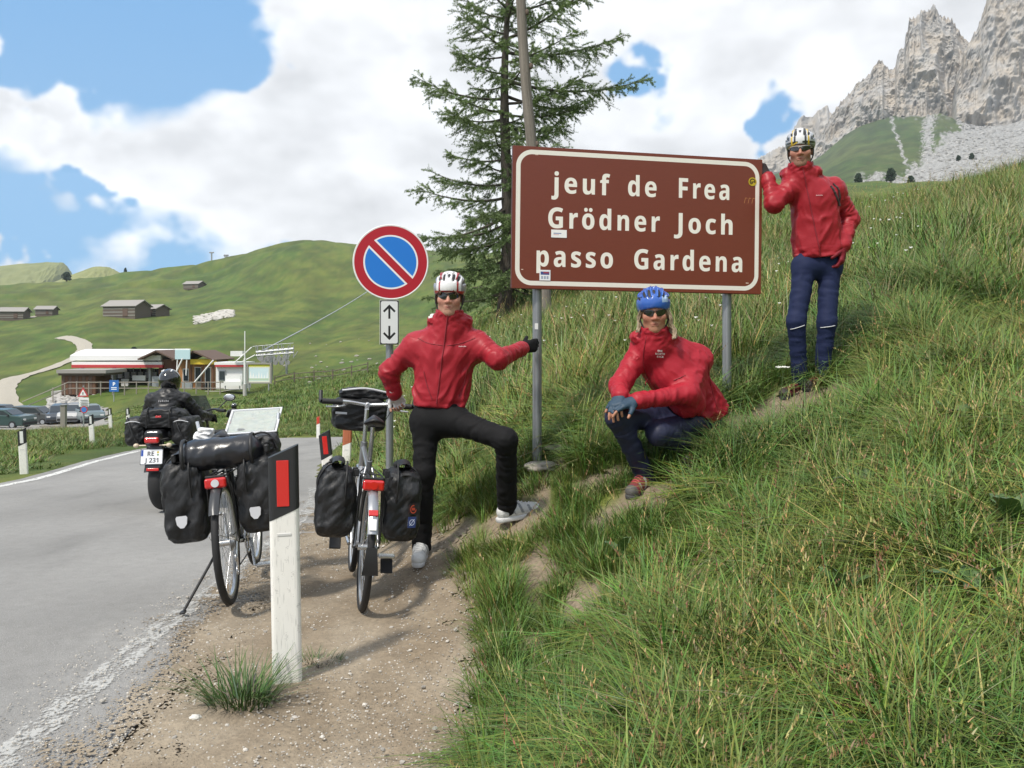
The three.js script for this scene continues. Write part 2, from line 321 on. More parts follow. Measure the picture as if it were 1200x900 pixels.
const MAT = {};
{
  const soil = tex(512, 512, (u, v) => { const a = 0.5 + 0.5 * loopNoise(u, v, 14, 5), b = loopNoise(v, u, 60, 2); const k = clamp(0.55 + 0.45 * a + 0.35 * b, 0, 1); return [k, k, k]; });
  MAT.ground = new THREE.MeshStandardMaterial({ vertexColors: true, roughness: 1, map: soil, bumpMap: soil, bumpScale: 0.03 });
}
const meadowColor = (x, d, y) => {
  const r = Math.hypot(x, d), big = fbm2(x / (20 + r * 0.12), d / (20 + r * 0.12), 4), mid = fbm2(x / (3 + r * 0.012) + 40, d / (3 + r * 0.012), 4), fine = n2(x / (0.8 + r * 0.0035), d / (0.8 + r * 0.0035));
  const t = clamp(0.5 + 0.8 * big + 0.7 * mid + 0.28 * fine, 0, 1), u = clamp(0.5 + 1.3 * fbm2(x / (6 + r * 0.03) - 70, d / (6 + r * 0.03), 4), 0, 1);
  const c = [lerp(0.07, 0.145, t), lerp(0.128, 0.172, t), lerp(0.012, 0.025, t)];
  const k = lerp(0.7, 1.15, u);
  return c.map((v) => v * k);
};
{
  const th = [], rows = [];
  for (let a = -43; a < 43; a += 0.18) th.push(a);
  for (let a = 43; a < 317; a += 3.5) th.push(a);
  th.push(317);
  for (let r = 0.3; r < 1150; r *= 1.0215) rows.push(r);
  const g = sheet(th.length - 1, rows.length - 1, (u, v, i, j) => { const a = -th[i] * Math.PI / 180 + Math.PI, r = rows[j], x = Math.sin(a) * r, d = -Math.cos(a) * r; return [x, ground(x, d), -d, x / 1.7, d / 1.7]; },
    (u, v, p) => {
      const x = p[0], d = -p[2], r = Math.hypot(x, d), c = meadowColor(x, d, p[1]);
      if (r < 45) { const m = bare0(x, d), q = 0.5 + 0.6 * fbm2(x * 2.3, d * 2.3, 3); const e = [lerp(0.23, 0.40, q), lerp(0.175, 0.325, q), lerp(0.115, 0.235, q)], z = 0; for (let k = 0; k < 3; k++) c[k] = lerp(c[k], e[k], m); }
      return c;
    });
  tag(mesh('ground', g, MAT.ground), 'grassy hillside rising from the road verge to the far pasture hills', 'ground', null, 'structure');
}
// ---- road
{
  const grain = tex(1024, 1024, (u, v) => { const a = loopNoise(u, v, 150, 2), b = loopNoise(u, v, 10, 4), s = a > 0.32 ? 0.2 : a < -0.42 ? -0.2 : 0; const k = 0.72 + 0.3 * a + 0.1 * b + s; return [k, k, k * 0.985]; });
  MAT.asphalt = new THREE.MeshStandardMaterial({ vertexColors: true, roughness: 0.93, map: grain, bumpMap: grain, bumpScale: 0.006 });
  const g = sheet(40, NR * 4, (u, v) => {
    const f = v * NR, i = Math.min(NR - 1, Math.floor(f)), t = f - i, mix = (a) => [lerp(a[i][0], a[i + 1][0], t), lerp(a[i][1], a[i + 1][1], t)];
    const [lx, ld] = mix(lp), [qx, qd] = mix(rp), w = u * 1.11 - 0.05, x = lerp(lx, qx, w), d = lerp(ld, qd, w);
    return [x, roadY(d) + 0.003 + 0.006 * n2(x * 0.7, d * 0.7), -d, x / 1.3, d / 1.3];
  }, (u, v, p) => { const x = p[0], d = -p[2], k = 0.35 * (1 + 0.22 * fbm2(x * 0.5, d * 0.25, 4) - 0.12 * sstep(0.15, 0.5, fbm2(x * 0.9 + 9, d * 0.3, 3))); return [k * 1.015, k * 0.995, k * 0.965]; });
  tag(mesh('road', g, MAT.asphalt), 'grey worn asphalt mountain road curving behind the bicycles', 'road', null, 'structure');
  const wear = (seedx, keep) => tex(256, 2048, (u, v) => { const e = Math.min(u, 1 - u) * 5, a = 0.9 * fbm2(u * 1.6 + seedx, v * 70, 4) + 0.45 * n2(u * 6, v * 470) + 0.25 * n2(u * 14, v * 900); const k = 0.8 * sstep(keep - 0.35, keep + 0.4, a + Math.min(0, e - 0.7)); return [k, k, k]; });
  const line = (name, edge, from, to, off, w, keep, sx, alb, label) => {
    const al = wear(sx, keep); al.wrapS = al.wrapT = THREE.ClampToEdgeWrapping;
    const m = new THREE.MeshStandardMaterial({ color: C(alb, alb, alb * 0.96), roughness: 0.85, alphaMap: al, transparent: true });
    const s = sheet(4, 240, (u, v) => {
      const f = lerp(from, to, v) * NR, i = Math.min(NR - 1, Math.floor(f)), t = f - i, e = [lerp(edge[i][0], edge[i + 1][0], t), lerp(edge[i][1], edge[i + 1][1], t)], h = [edge[i + 1][0] - edge[i][0], edge[i + 1][1] - edge[i][1]], L = Math.hypot(...h);
      const o = off + (u - 0.5) * w, x = e[0] + o * h[1] / L, d = e[1] - o * h[0] / L;
      return [x, roadY(d) + 0.008 + 0.006 * n2(x * 0.7, d * 0.7), -d];
    });
    tag(mesh(name, s, m), label, 'road marking', null, 'structure');
  };
  line('road_marking', rp, 0.2, 0.47, -0.03, 0.17, -0.06, 3, 0.5, 'worn white edge line beside the gravel verge');
  line('road_marking', lp, 0.2, 0.99, 0.05, 0.15, -0.5, 9, 0.75, 'white edge line along the far side of the road');
}
// ---- gravel shoulder, thin layer over the asphalt's broken edge
{
  const stones = tex(1024, 1024, (u, v) => { const a = loopNoise(u, v, 90, 3), b = loopNoise(u + .3, v, 24, 4), c = loopNoise(v, u, 7, 3), peb = sstep(0.22, 0.4, a); const k = 0.60 + 0.2 * b + 0.16 * c + 0.4 * peb - 0.14 * sstep(0.2, 0.5, -a); return [k, lerp(k * 0.92, k * 0.97, peb), lerp(k * 0.82, k * 0.93, peb)]; });
  const X0 = -2.75, X1 = 0.5, D0 = -3, D1 = 11;
  const al = tex(1024, 2048, (u, v) => {
    const x = lerp(X0, X1, u), d = lerp(D0, D1, v), [out] = roadAt(x, d), e = vergeEdge(d);
    const side = out + 0.34 * fbm2(x * 2.6, d * 1.3, 4) + 0.10 * n2(x * 11, d * 11) + sstep(3.2, 2.4, d) * 0.1 - 0.17 - 0.12 * sstep(4.6, 3.4, d) + 0.1 * sstep(4.6, 6, d);
    const bank = e + 0.12 - x + 0.3 * fbm2(x * 3, d * 3, 4);
    const k = sstep(-0.05, 0.05, Math.min(side + 0.22 * n2(x * 38, d * 38) + 0.12 * n2(x * 80, d * 80), bank + 0.1 * n2(x * 30, d * 30)));
    return [k, k, k];
  });
  al.wrapS = al.wrapT = THREE.ClampToEdgeWrapping;
  stones.repeat.set(3.25 / 0.85, 14 / 0.85);
  MAT.gravel = new THREE.MeshStandardMaterial({ vertexColors: true, roughness: 1, map: stones, bumpMap: stones, bumpScale: 0.012, alphaMap: al, alphaTest: 0.5 });
  const g = sheet(110, 420, (u, v) => { const x = lerp(X0, X1, u), d = lerp(D0, D1, v), [out, ry] = roadAt(x, d), h = ground(x, d); return [x, (out < 0.36 ? Math.max(h, ry + 0.006 * n2(x * 0.7, d * 0.7)) : Math.max(h, lerp(ry, h, sstep(0.36, 0.8, out)))) + 0.004 + 0.009 * sstep(0.1, 0.45, vergeEdge(d) - x) + 0.006 * (1 + fbm2(x * 3, d * 3, 3)) * sstep(0.1, 0.6, out), -d]; },
    (u, v, p) => { const x = p[0], d = -p[2], q = clamp(0.5 + 0.9 * fbm2(x * 1.2 + 5, d * 0.8, 4) - 0.25 * sstep(4.2, 5.2, d) + 0.25 * sstep(3.4, 2.8, d) * sstep(-1.2, -.6, x), 0, 1); return [lerp(0.35, 0.55, q), lerp(0.295, 0.50, q), lerp(0.22, 0.415, q)]; });
  tag(mesh('gravel_shoulder', g, MAT.gravel), 'tan gravel and dirt verge between road and grassy bank', 'verge', null, 'structure');
  // loose stones
  const peb = [0, 1, 2].map((k) => { const q = new THREE.IcosahedronGeometry(1, 1), a = q.attributes.position; for (let i = 0; i < a.count; i++) { const s = 1 + 0.28 * n3(a.getX(i) * 1.3 + k * 9, a.getY(i) * 1.3, a.getZ(i) * 1.3); a.setXYZ(i, a.getX(i) * s, a.getY(i) * s * 0.6, a.getZ(i) * s * 0.8); } q.computeVertexNormals(); return q; });
  const N = 9500, im = new THREE.InstancedMesh(peb[0], std(1, 1, 1, 0.95), N), M = new THREE.Matrix4(), q = new THREE.Quaternion();
  let n = 0;
  while (n < N) {
    const x = rr(-2.1, 0.2), d = 2.4 + 6 * rnd() ** 1.6, [out, ry] = roadAt(x, d);
    if (out < -0.35 + 0.5 * rnd() * rnd() - 0.1 || x > vergeEdge(d) + 0.1) continue;
    const s = rr(0.002, 0.0052) * (rnd() < 0.03 ? 2.4 : 1), y = Math.max(ground(x, d), ry - 0.0) + 0.016;
    q.setFromEuler(new THREE.Euler(rr(-.4, .4), rr(0, 6.3), rr(-.4, .4)));
    im.setMatrixAt(n, M.compose(V(x, y + s * 0.3, -d), q, V(s, s, s)));
    const k = rr(0.28, 0.6); im.setColorAt(n, C(k, k * 0.94, k * 0.84)); n++;
  }
  im.name = 'pebbles'; im.castShadow = im.receiveShadow = true; scene.add(tag(im, 'small loose pebbles scattered over the dirt verge', 'gravel', null, 'stuff'));
  const rock = (name, pos, s, col, label, sy = 1) => { const q2 = new THREE.IcosahedronGeometry(1, 4), a = q2.attributes.position; const o = rr(0, 50); for (let i = 0; i < a.count; i++) { const v = V(a.getX(i), a.getY(i), a.getZ(i)), k = 1 + 0.4 * fbm3(v.x * 1.2 + o, v.y * 1.2, v.z * 1.2, 4); a.setXYZ(i, v.x * k * s, v.y * k * s * 0.55 * sy, v.z * k * s * 0.75); } const m = mergeVertices(q2.deleteAttribute('normal') && q2.deleteAttribute('uv') && q2, 1e-4); m.computeVertexNormals(); const o2 = mesh(name, m, std(...col, 0.95)); o2.position.copy(pos); return tag(o2, label, 'stone'); };
  rock('stone', stand(229, 3.35, 0.018), 0.024, [0.62, 0.6, 0.55], 'small pale stone on the gravel left of the grass tuft');
  rock('stone', stand(345, 3.38, 0.016), 0.018, [0.45, 0.42, 0.38], 'small grey stone in the dirt below the black and white post');
  rock('boulder', V(0.2, ground(0.2, 5.6) + 0.03, -5.62), 0.12, [0.36, 0.33, 0.28], 'pale flat rock at the foot of the sign post', 0.55).rotation.y = 0.3;
  rock('boulder', V(0.33, ground(0.33, 5.72) + 0.03, -5.75), 0.1, [0.34, 0.31, 0.26], 'second pale rock half sunk beside the sign post rock', 0.6);
}
// ---- farm track and parking ground
{
  const grit = tex(256, 256, (u, v) => 0.75 + 0.35 * loopNoise(u, v, 20, 4));
  const track = (name, pts, w, col, label, cat) => {
    const c = curve2(pts.map(([px, d]) => [(px - 600) / F * d, d]));
    const g = sheet(8, 160, (u, v) => { const p = c.getPoint(v), t = c.getTangent(v), k = (u - 0.5) * w(v) * (1 + 0.12 * n2(v * 18, u > 0.5 ? 3 : 8)), x = p.x + k * t.z, d = p.z - k * t.x; return [x, ground(x, d) + 0.12 + 0.25 * (1 - Math.abs(u - 0.5) * 2) * 0.6, -d, x / 3, d / 3]; });
    tag(mesh(name, g, new THREE.MeshStandardMaterial({ color: C(...col), roughness: 1, map: grit })), label, cat, null, 'structure');
  };
  track('path', [[28, 80], [8, 97], [3, 112], [20, 127], [60, 138], [88, 150], [99, 168], [92, 184], [70, 205]], (v) => 3.2 - 0.6 * v, [0.5, 0.46, 0.38], 'pale gravel farm track winding up the pasture', 'path');
  track('path', [[33, 300], [40, 310]], () => 3, [0.45, 0.42, 0.34], 'short pale track between the two left barns', 'path');
  const A = [-66, 46], B = [-31, 79];
  const g = sheet(60, 50, (u, v) => { const d = lerp(56, 84, v), x = lerp(-0.66 * d, lerp(-0.47, -0.478, v) * d + n2(v * 9, 2) * 0.5, u); return [x, ground(x, d) + 0.1, -d, x / 3, d / 3]; });
  tag(mesh('parking_ground', g, new THREE.MeshStandardMaterial({ color: C(0.36, 0.345, 0.32), roughness: 1, map: grit })), 'pale gravel parking ground with parked cars', 'parking', null, 'structure');
}
// ---- pale ridges far behind the pasture
{
  const ridge = (name, line, d0, depth, pal, label) => {
    const pts = line.map(([px, py]) => P(px, py, d0)), c = new THREE.CatmullRomCurve3(pts, false, 'catmullrom', 0.4);
    const g = sheet(150, 60, (u, v) => { const p = c.getPoint(u), down = v < 0.12 ? (0.12 - v) / 0.12 : (v - 0.12) / 0.88, z = v < 0.12 ? -(0.12 - v) * 700 : (v - 0.12) * depth; return [p.x * (1 - z / d0 * 0.6), p.y - down * (v < 0.12 ? 40 : p.y * 0.95) + 0.012 * d0 * 0.35 * fbm2(u * 9, v * 5, 4) * (v > 0.12 ? Math.min(1, down * 6) : 0.3), p.z + z, u * 20, v * 8]; },
      (u, v) => { const t = clamp(0.5 + fbm2(u * 8, v * 14, 4), 0, 1); return [0, 1, 2].map((k) => lerp(pal[0][k], pal[1][k], t)); });
    tag(mesh(name, g, new THREE.MeshStandardMaterial({ vertexColors: true, roughness: 1 })), label, 'hill', null, 'structure');
  };
  ridge('hill', [[-160, 330], [-60, 318], [-10, 312], [30, 308], [60, 306.5], [74, 307.5], [82, 316], [90, 328], [120, 350]], 1500, 500, [[0.17, 0.19, 0.07], [0.22, 0.235, 0.09]], 'pale green rounded hill at the left edge below the cloud');
  ridge('hill', [[-40, 356], [20, 341], [60, 331], [90, 319], [112, 311.5], [128, 312.5], [140, 318], [170, 330], [220, 345]], 1150, 300, [[0.19, 0.21, 0.075], [0.25, 0.26, 0.10]], 'sunlit pale yellow green ridge with a bare top left of the lift');
}

// ---------------------------------------------------------------- rock towers, scree and green slope on the right
{
  const rockColor = (x, y, z, n, steep) => {
    const a = fbm3(x / 60, y / 90, z / 60, 4), b = fbm3(x / 9, y / 14, z / 9, 4), st = Math.sin(y / 7 + 3 * fbm3(x / 50, y / 50, 1, 2)) * 0.5 + 0.5;
    let k = 0.34 + 0.045 * a + 0.03 * b + 0.015 * st + 0.035 * n3(x / 7, y / 55, 5);
    const warm = clamp(0.5 + 1.2 * fbm3(x / 40 + 7, y / 40, z / 40, 3), 0, 1);
    return [k * lerp(1.03, 1.12, warm), k * lerp(1.0, 1.0, warm), k * lerp(0.95, 0.84, warm)];
  };
  const wall = (name, top, base, d0, run, nu, nv, label, seedx, rough = 1) => {
    const at = (pts, px) => { let i = 1; while (i < pts.length - 1 && pts[i][0] < px) i++; const [a, b] = [pts[i - 1], pts[i]], t = clamp((px - a[0]) / (b[0] - a[0]), 0, 1); return { x: px, y: lerp(a[1], b[1], t) }; }, x0 = top[0][0], x1 = top[top.length - 1][0];
    const g = sheet(nu, nv, (u, v) => {
      const vf = Math.min(1, v / 0.86), back = Math.max(0, (v - 0.86) / 0.14);
      const pu = lerp(x0, x1, u), t = at(top, pu + 0.7 * n2(pu / 5, seedx)), b = at(base, pu), px = pu, py = lerp(Math.max(b.y, t.y + 6), t.y, vf);
      const p = P(px, py, d0), H = (b.y - t.y) / F * d0;
      let out = -run * (1 - Math.pow(vf, 1.5)) * Math.min(1, H / 120);
      const gul = 1 - Math.abs(2 * n3(p.x / 55 + seedx, p.y / 190, 3)), gul2 = 1 - Math.abs(2 * n3(p.x / 22 + seedx, p.y / 70, 8)), zc = out / 12, led = fbm3(p.x / 30, p.y / 9, seedx + zc * 0.5, 3);
      const k = Math.min(1, H / 60) * rough;
      out += k * (-17 * gul - 8 * gul2 * gul2 + 3.5 * led + 3.2 * fbm3(p.x / 14, p.y / 30, seedx + 4 + zc, 4) + 1.5 * (1 - Math.abs(2 * n3(p.x / 6, p.y / 9, seedx + 9 + zc * 2))));
      const jag = vf > 0.8 ? (vf - 0.8) / 0.2 : 0;
      const y = p.y + jag * rough * (3 * (1 - Math.abs(2 * n2(p.x / 11 + seedx, 1))) + 1.5 * n2(p.x / 4, seedx)) - back * back * H * 0.9;
      return [p.x * (1 + (out + back * 160) / d0), y, p.z - out - back * 160, px / 20, py / 20];
    }, (u, v, p) => rockColor(p[0], p[1], p[2]));
    return tag(mesh(name, g, new THREE.MeshStandardMaterial({ vertexColors: true, roughness: 1 })), label, 'mountain', null, 'structure');
  };
  wall('mountain', [[855, 204], [880, 192], [900, 180], [920, 172], [932, 148], [940, 137], [952, 138], [960, 131], [970, 123], [974, 136], [990, 140], [1010, 150], [1040, 160]], [[855, 215], [900, 214], [950, 212], [1000, 212], [1040, 212]], 1750, 60, 160, 70, 'lower jagged grey ridge just behind the helmet of the standing man', 11, 0.7);
  wall('mountain', [[935, 192], [950, 176], [962, 160], [975, 138], [985, 122], [1002, 104], [1019, 89], [1030, 75], [1034, 77], [1041, 85], [1048, 83], [1053, 63], [1060, 60], [1062, 44], [1066, 25], [1075, 18], [1084, 16], [1094, 10], [1101, 18], [1110, 22], [1119, 30], [1126, 40], [1134, 50], [1150, 66], [1170, 80]], [[935, 216], [960, 204], [985, 186], [1005, 173], [1022, 164], [1050, 160], [1087, 158], [1110, 168], [1140, 173], [1170, 173]], 1420, 110, 320, 190, 'tall central grey rock tower with a flat notched summit', 3);
  wall('mountain', [[1112, 140], [1120, 96], [1130, 64], [1139, 44], [1147, 34], [1153, 14], [1158, -2], [1168, -20], [1185, -38], [1215, -52], [1260, -66], [1320, -60], [1400, -40], [1480, 40]], [[1108, 182], [1125, 180], [1140, 178], [1165, 174], [1200, 169], [1260, 164], [1320, 172], [1400, 182], [1480, 192]], 1340, 120, 320, 210, 'grey rock wall cut by the right edge of the picture', 29);
  // slope under the towers
  const base = new THREE.CatmullRomCurve3([[820, 214], [880, 210], [935, 198], [960, 182], [985, 160], [1005, 149], [1022, 142], [1050, 135], [1087, 131], [1112, 135], [1128, 138], [1150, 140], [1200, 132], [1260, 130], [1330, 150], [1500, 170]].map(([x, y]) => V(x, y, 0)), false, 'catmullrom', 0.3);
  const where = (u, v) => { const b = base.getPoint(u), d = 330 * Math.pow(1360 / 330, v), px = lerp(820 + 680 * u, b.x, v), py = lerp(240, b.y, Math.pow(v, 0.8)); return [px, py, d]; };
  const scree = (px, py, p) => {
    const w = 14 * fbm2(px / 26, py / 26, 4) + 7 * n2(px / 5, py / 5);
    const edge = 1126 + (py - 147) * (-70 / 61), fan = sstep(-6, 5, px - edge + w);
    const low = sstep(203, 208, py + w * 0.25) * sstep(215, 995 + 12, px) * sstep(998, 1012, px) * sstep(1092, 1070, px) * 0.95 * sstep(-2, 3, w + 3);
    const s1 = Math.abs(px - (1044 + (py - 142) * 0.37 + 3 * n2(py / 9, 1))), r1 = (1 - sstep(1.2, 2.4, s1)) * (n2(px / 2, py / 3) > -0.45 ? 1 : 0);
    const s2 = Math.abs(px - (1089 + 2 * Math.sin(py / 9) - Math.max(0, py - 165) * 0.3)), r2 = (1 - sstep(3, 8, s2 + 6 * n2(px / 3, py / 4))) * sstep(192, 184, py);
    return clamp(Math.max(fan, low, r1 * sstep(198, 190, py), r2), 0, 1);
  };
  const slopeAt = (u, v) => { const [px, py, d] = where(u, v), p = P(px, py, d); p.y += 0.006 * d * fbm2(p.x / (0.09 * d), d / (0.09 * d), 3) * Math.min(1, v * 4); return [p, px, py]; };
  const g = sheet(360, 190, (u, v) => { const [p, px, py] = slopeAt(u, v); return [p.x, p.y, p.z, p.x / 20, p.y / 20]; }, (u, v, p) => {
    const [px, py, d] = where(u, v), s = scree(px, py), m = meadowColor(p[0] * 0.5, d * 0.5, p[1]), q = 0.28 + 0.10 * n2(px / 1.7, py / 1.3) + 0.08 * fbm2(px / 10, py / 8, 3), bareHigh = sstep(140, 128, py + 8 * n2(px / 8, py / 6));
    const green = [m[0] * 0.52, m[1] * 0.56, m[2] * 1.0];
    const k = Math.max(s, bareHigh * 0.8); return [lerp(green[0], q * 1.01, k), lerp(green[1], q, k), lerp(green[2], q * 0.96, k)];
  });
  tag(mesh('mountain_slope', g, new THREE.MeshStandardMaterial({ vertexColors: true, roughness: 1 })), 'green slope and pale scree below the rock towers', 'slope', null, 'structure');
  // boulders of the scree
  const q2 = new THREE.IcosahedronGeometry(1, 1), a = q2.attributes.position; for (let i = 0; i < a.count; i++) { const s = 1 + 0.3 * n3(a.getX(i) * 1.4, a.getY(i) * 1.4, a.getZ(i) * 1.4); a.setXYZ(i, a.getX(i) * s, a.getY(i) * s * 0.75, a.getZ(i) * s); } q2.computeVertexNormals();
  const N = 2600, im = new THREE.InstancedMesh(q2, std(1, 1, 1, 1), N), M = new THREE.Matrix4(), q = new THREE.Quaternion(); let n = 0, tries = 0;
  while (n < N && tries++ < 200000) {
    const u = rnd(), v = rnd() ** 1.3, [p, px, py] = slopeAt(u, v);
    if (px < 930 || px > 1290 || scree(px, py) < 0.6) continue;
    const d = -p.z, s = d * rr(0.0006, 0.0022) * (rnd() < 0.05 ? 1.8 : 1), k = rr(0.22, 0.42);
    q.setFromEuler(new THREE.Euler(rr(-.5, .5), rr(0, 6.3), rr(-.5, .5)));
    im.setMatrixAt(n, M.compose(p, q, V(s, s, s))); im.setColorAt(n, C(k, k * 0.98, k * 0.94)); n++;
  }
  im.count = n; im.name = 'rubble'; im.castShadow = im.receiveShadow = true; scene.add(tag(im, 'pale boulders strewn over the scree fan', 'rocks', null, 'stuff'));
  // dark mountain pines on the scree's foot
  const leaf = []; for (let i = 0; i < 420; i++) { const A = rr(0, 6.28), hh = rr(-0.95, 0.9), w = 0.9 * Math.pow(1 - Math.max(0, hh) * 0.8, 0.8) * (0.7 + 0.3 * Math.sin(A * 3 + 1)), R = Math.sqrt(rnd()) * w, p = V(Math.cos(A) * R, hh * 0.9, Math.sin(A) * R); const t = new THREE.TetrahedronGeometry(rr(0.1, 0.22)); t.rotateY(rr(0, 6)); t.rotateX(rr(0, 6)); leaf.push(mv(t, p.x, p.y + 0.3, p.z)); }
  const lg = merge(leaf), lm = std(0.022, 0.042, 0.02, 1), tm = std(0.06, 0.045, 0.03, 1);
  const bush = (px, py, d, s, label, sy = 1) => { const p = P(px, py, d), o = thing('mountain_pine', label, 'bush', p, rr(0, 6)); mesh('crown', lg, lm, o); mesh('trunk', bar(V(0, -0.9, 0), V(0.1, 0.5, 0), 0.13, 0.05), tm, o); o.scale.set(s, s * sy, s); };
  bush(1006, 211, 345, 2.0, 'small dark pine bush left of the bigger one at the scree foot', 1.2);
  bush(1044, 207, 360, 2.6, 'largest dark pine bush standing among the boulders', 1.15);
  bush(1067, 213, 350, 1.9, 'dark pine bush at the right end of the boulders', 1.1);
  bush(1123, 186, 470, 1.7, 'left one of two small dark bushes high on the scree');
  bush(1139, 184, 480, 1.9, 'right one of two small dark bushes high on the scree');
  bush(78, 325, 620, 4.2, 'dark bush on the ridge below the pale left hill', 0.8);
  bush(147, 318, 700, 1.6, 'tiny dark conifer standing on the left skyline', 1.6);
  bush(157, 412, 155, 0.8, 'small dark shrub beside the bend of the gravel track', 0.9);
}

// ---------------------------------------------------------------- lift station, huts, cars and barns
const W_ = {
  oldWood: std(0.13, 0.105, 0.085, 0.9), greyWood: std(0.24, 0.225, 0.2, 0.95), brownWood: std(0.13, 0.062, 0.033, 0.8), orangeWood: std(0.42, 0.2, 0.075, 0.7), white: std(0.8, 0.8, 0.79, 0.5), red: std(0.5, 0.045, 0.05, 0.5),
  roofBrown: std(0.13, 0.085, 0.065, 0.85), steel: std(0.42, 0.44, 0.46, 0.45, 0.6), grey: std(0.3, 0.31, 0.32, 0.7), dark: std(0.02, 0.02, 0.022, 0.6), glass: phys(0.04, 0.05, 0.06, 0.08, 0, {}), yellow: std(0.75, 0.55, 0.05, 0.6), blue: std(0.05, 0.2, 0.55, 0.5), concrete: std(0.42, 0.41, 0.39, 0.9), paleBlue: std(0.5, 0.68, 0.72, 0.4), paleWood: std(0.3, 0.27, 0.23, 0.85), black: std(0.012, 0.012, 0.013, 0.5), shingle: std(0.3, 0.285, 0.265, 0.9),
};
// a block whose front face covers a rectangle of the view at a depth, dz deep; returned in coordinates relative to o
const blk = (x0, y0, x1, y1, d, dz, o) => { const a = P(x0, y0, d), b = P(x1, y1, d), g = new THREE.BoxGeometry(Math.abs(b.x - a.x), Math.abs(a.y - b.y), dz); return mv(g, (a.x + b.x) / 2 - o.x, (a.y + b.y) / 2 - o.y, -d - dz / 2 - o.z); };
const ln = (x0, y0, x1, y1, d, r, o, d2 = d) => bar(P(x0, y0, d).sub(o), P(x1, y1, d2).sub(o), r, r, 6);
const board = (w, h, draw, pw = 256) => { const c = document.createElement('canvas'); c.width = pw; c.height = Math.round(pw * h / w); const g = c.getContext('2d'); draw(g, c.width, c.height); const t = new THREE.CanvasTexture(c); t.colorSpace = THREE.SRGBColorSpace; return new THREE.MeshStandardMaterial({ map: t, roughness: 0.5 }); };
{
  const o = P(140, 460, 98), s = thing('lift_station', 'white roofed chairlift station with a red stripe and open hall', 'building', o);
  // rounded white canopy: cross section along depth, swept in x
  const prof = []; for (let i = 0; i <= 14; i++) { const t = i / 14; prof.push([-4.2 + 8.4 * t, 0.95 * Math.sin(Math.PI * (0.10 + 0.8 * t)) - 0.25]); } prof.push([4.2, -0.4], [-4.2, -0.4]);
  const roof = extrude(prof, 10.2, 0.08); roof.rotateY(Math.PI / 2); const rc = P(84, 420, 97).sub(o); roof.translate(rc.x, rc.y + 0.25, rc.z - 4);
  mesh('roof', roof, W_.white, s);
  mesh('stripe', blk(84, 424, 190, 427.5, 96.6, 7.8, o), W_.white, s);
  mesh('stripe', blk(83.6, 427.5, 190.3, 431, 96.5, 8, o), W_.red, s, 'red stripe below the white roof');
  for (const x of [96, 134, 176]) mesh('column', ln(x, 431, x, 460, 98, 0.25, o), W_.steel, s);
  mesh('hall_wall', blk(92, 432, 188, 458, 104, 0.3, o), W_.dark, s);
  mesh('panel', blk(142, 444, 150, 456, 97.5, 0.3, o), W_.white, s); mesh('panel', blk(155, 440, 170, 446, 97.5, 0.3, o), W_.white, s); mesh('panel', blk(178, 441, 186, 455, 97.2, 0.3, o), W_.steel, s); mesh('counter', blk(120, 447, 186, 456, 101, 1.5, o), W_.greyWood, s);
  for (let x = 122; x < 186; x += 8) mesh('chair', merge([blk(x, 441, x + 5, 443, 100, 0.4, o), blk(x, 436, x + 5, 441, 100.4, 0.1, o), ln(x + 2.5, 431, x + 2.5, 436, 100.2, 0.04, o)]), W_.steel, s);
  mesh('platform', blk(60, 458.5, 262, 464, 94, 14, o), W_.concrete, s);
}
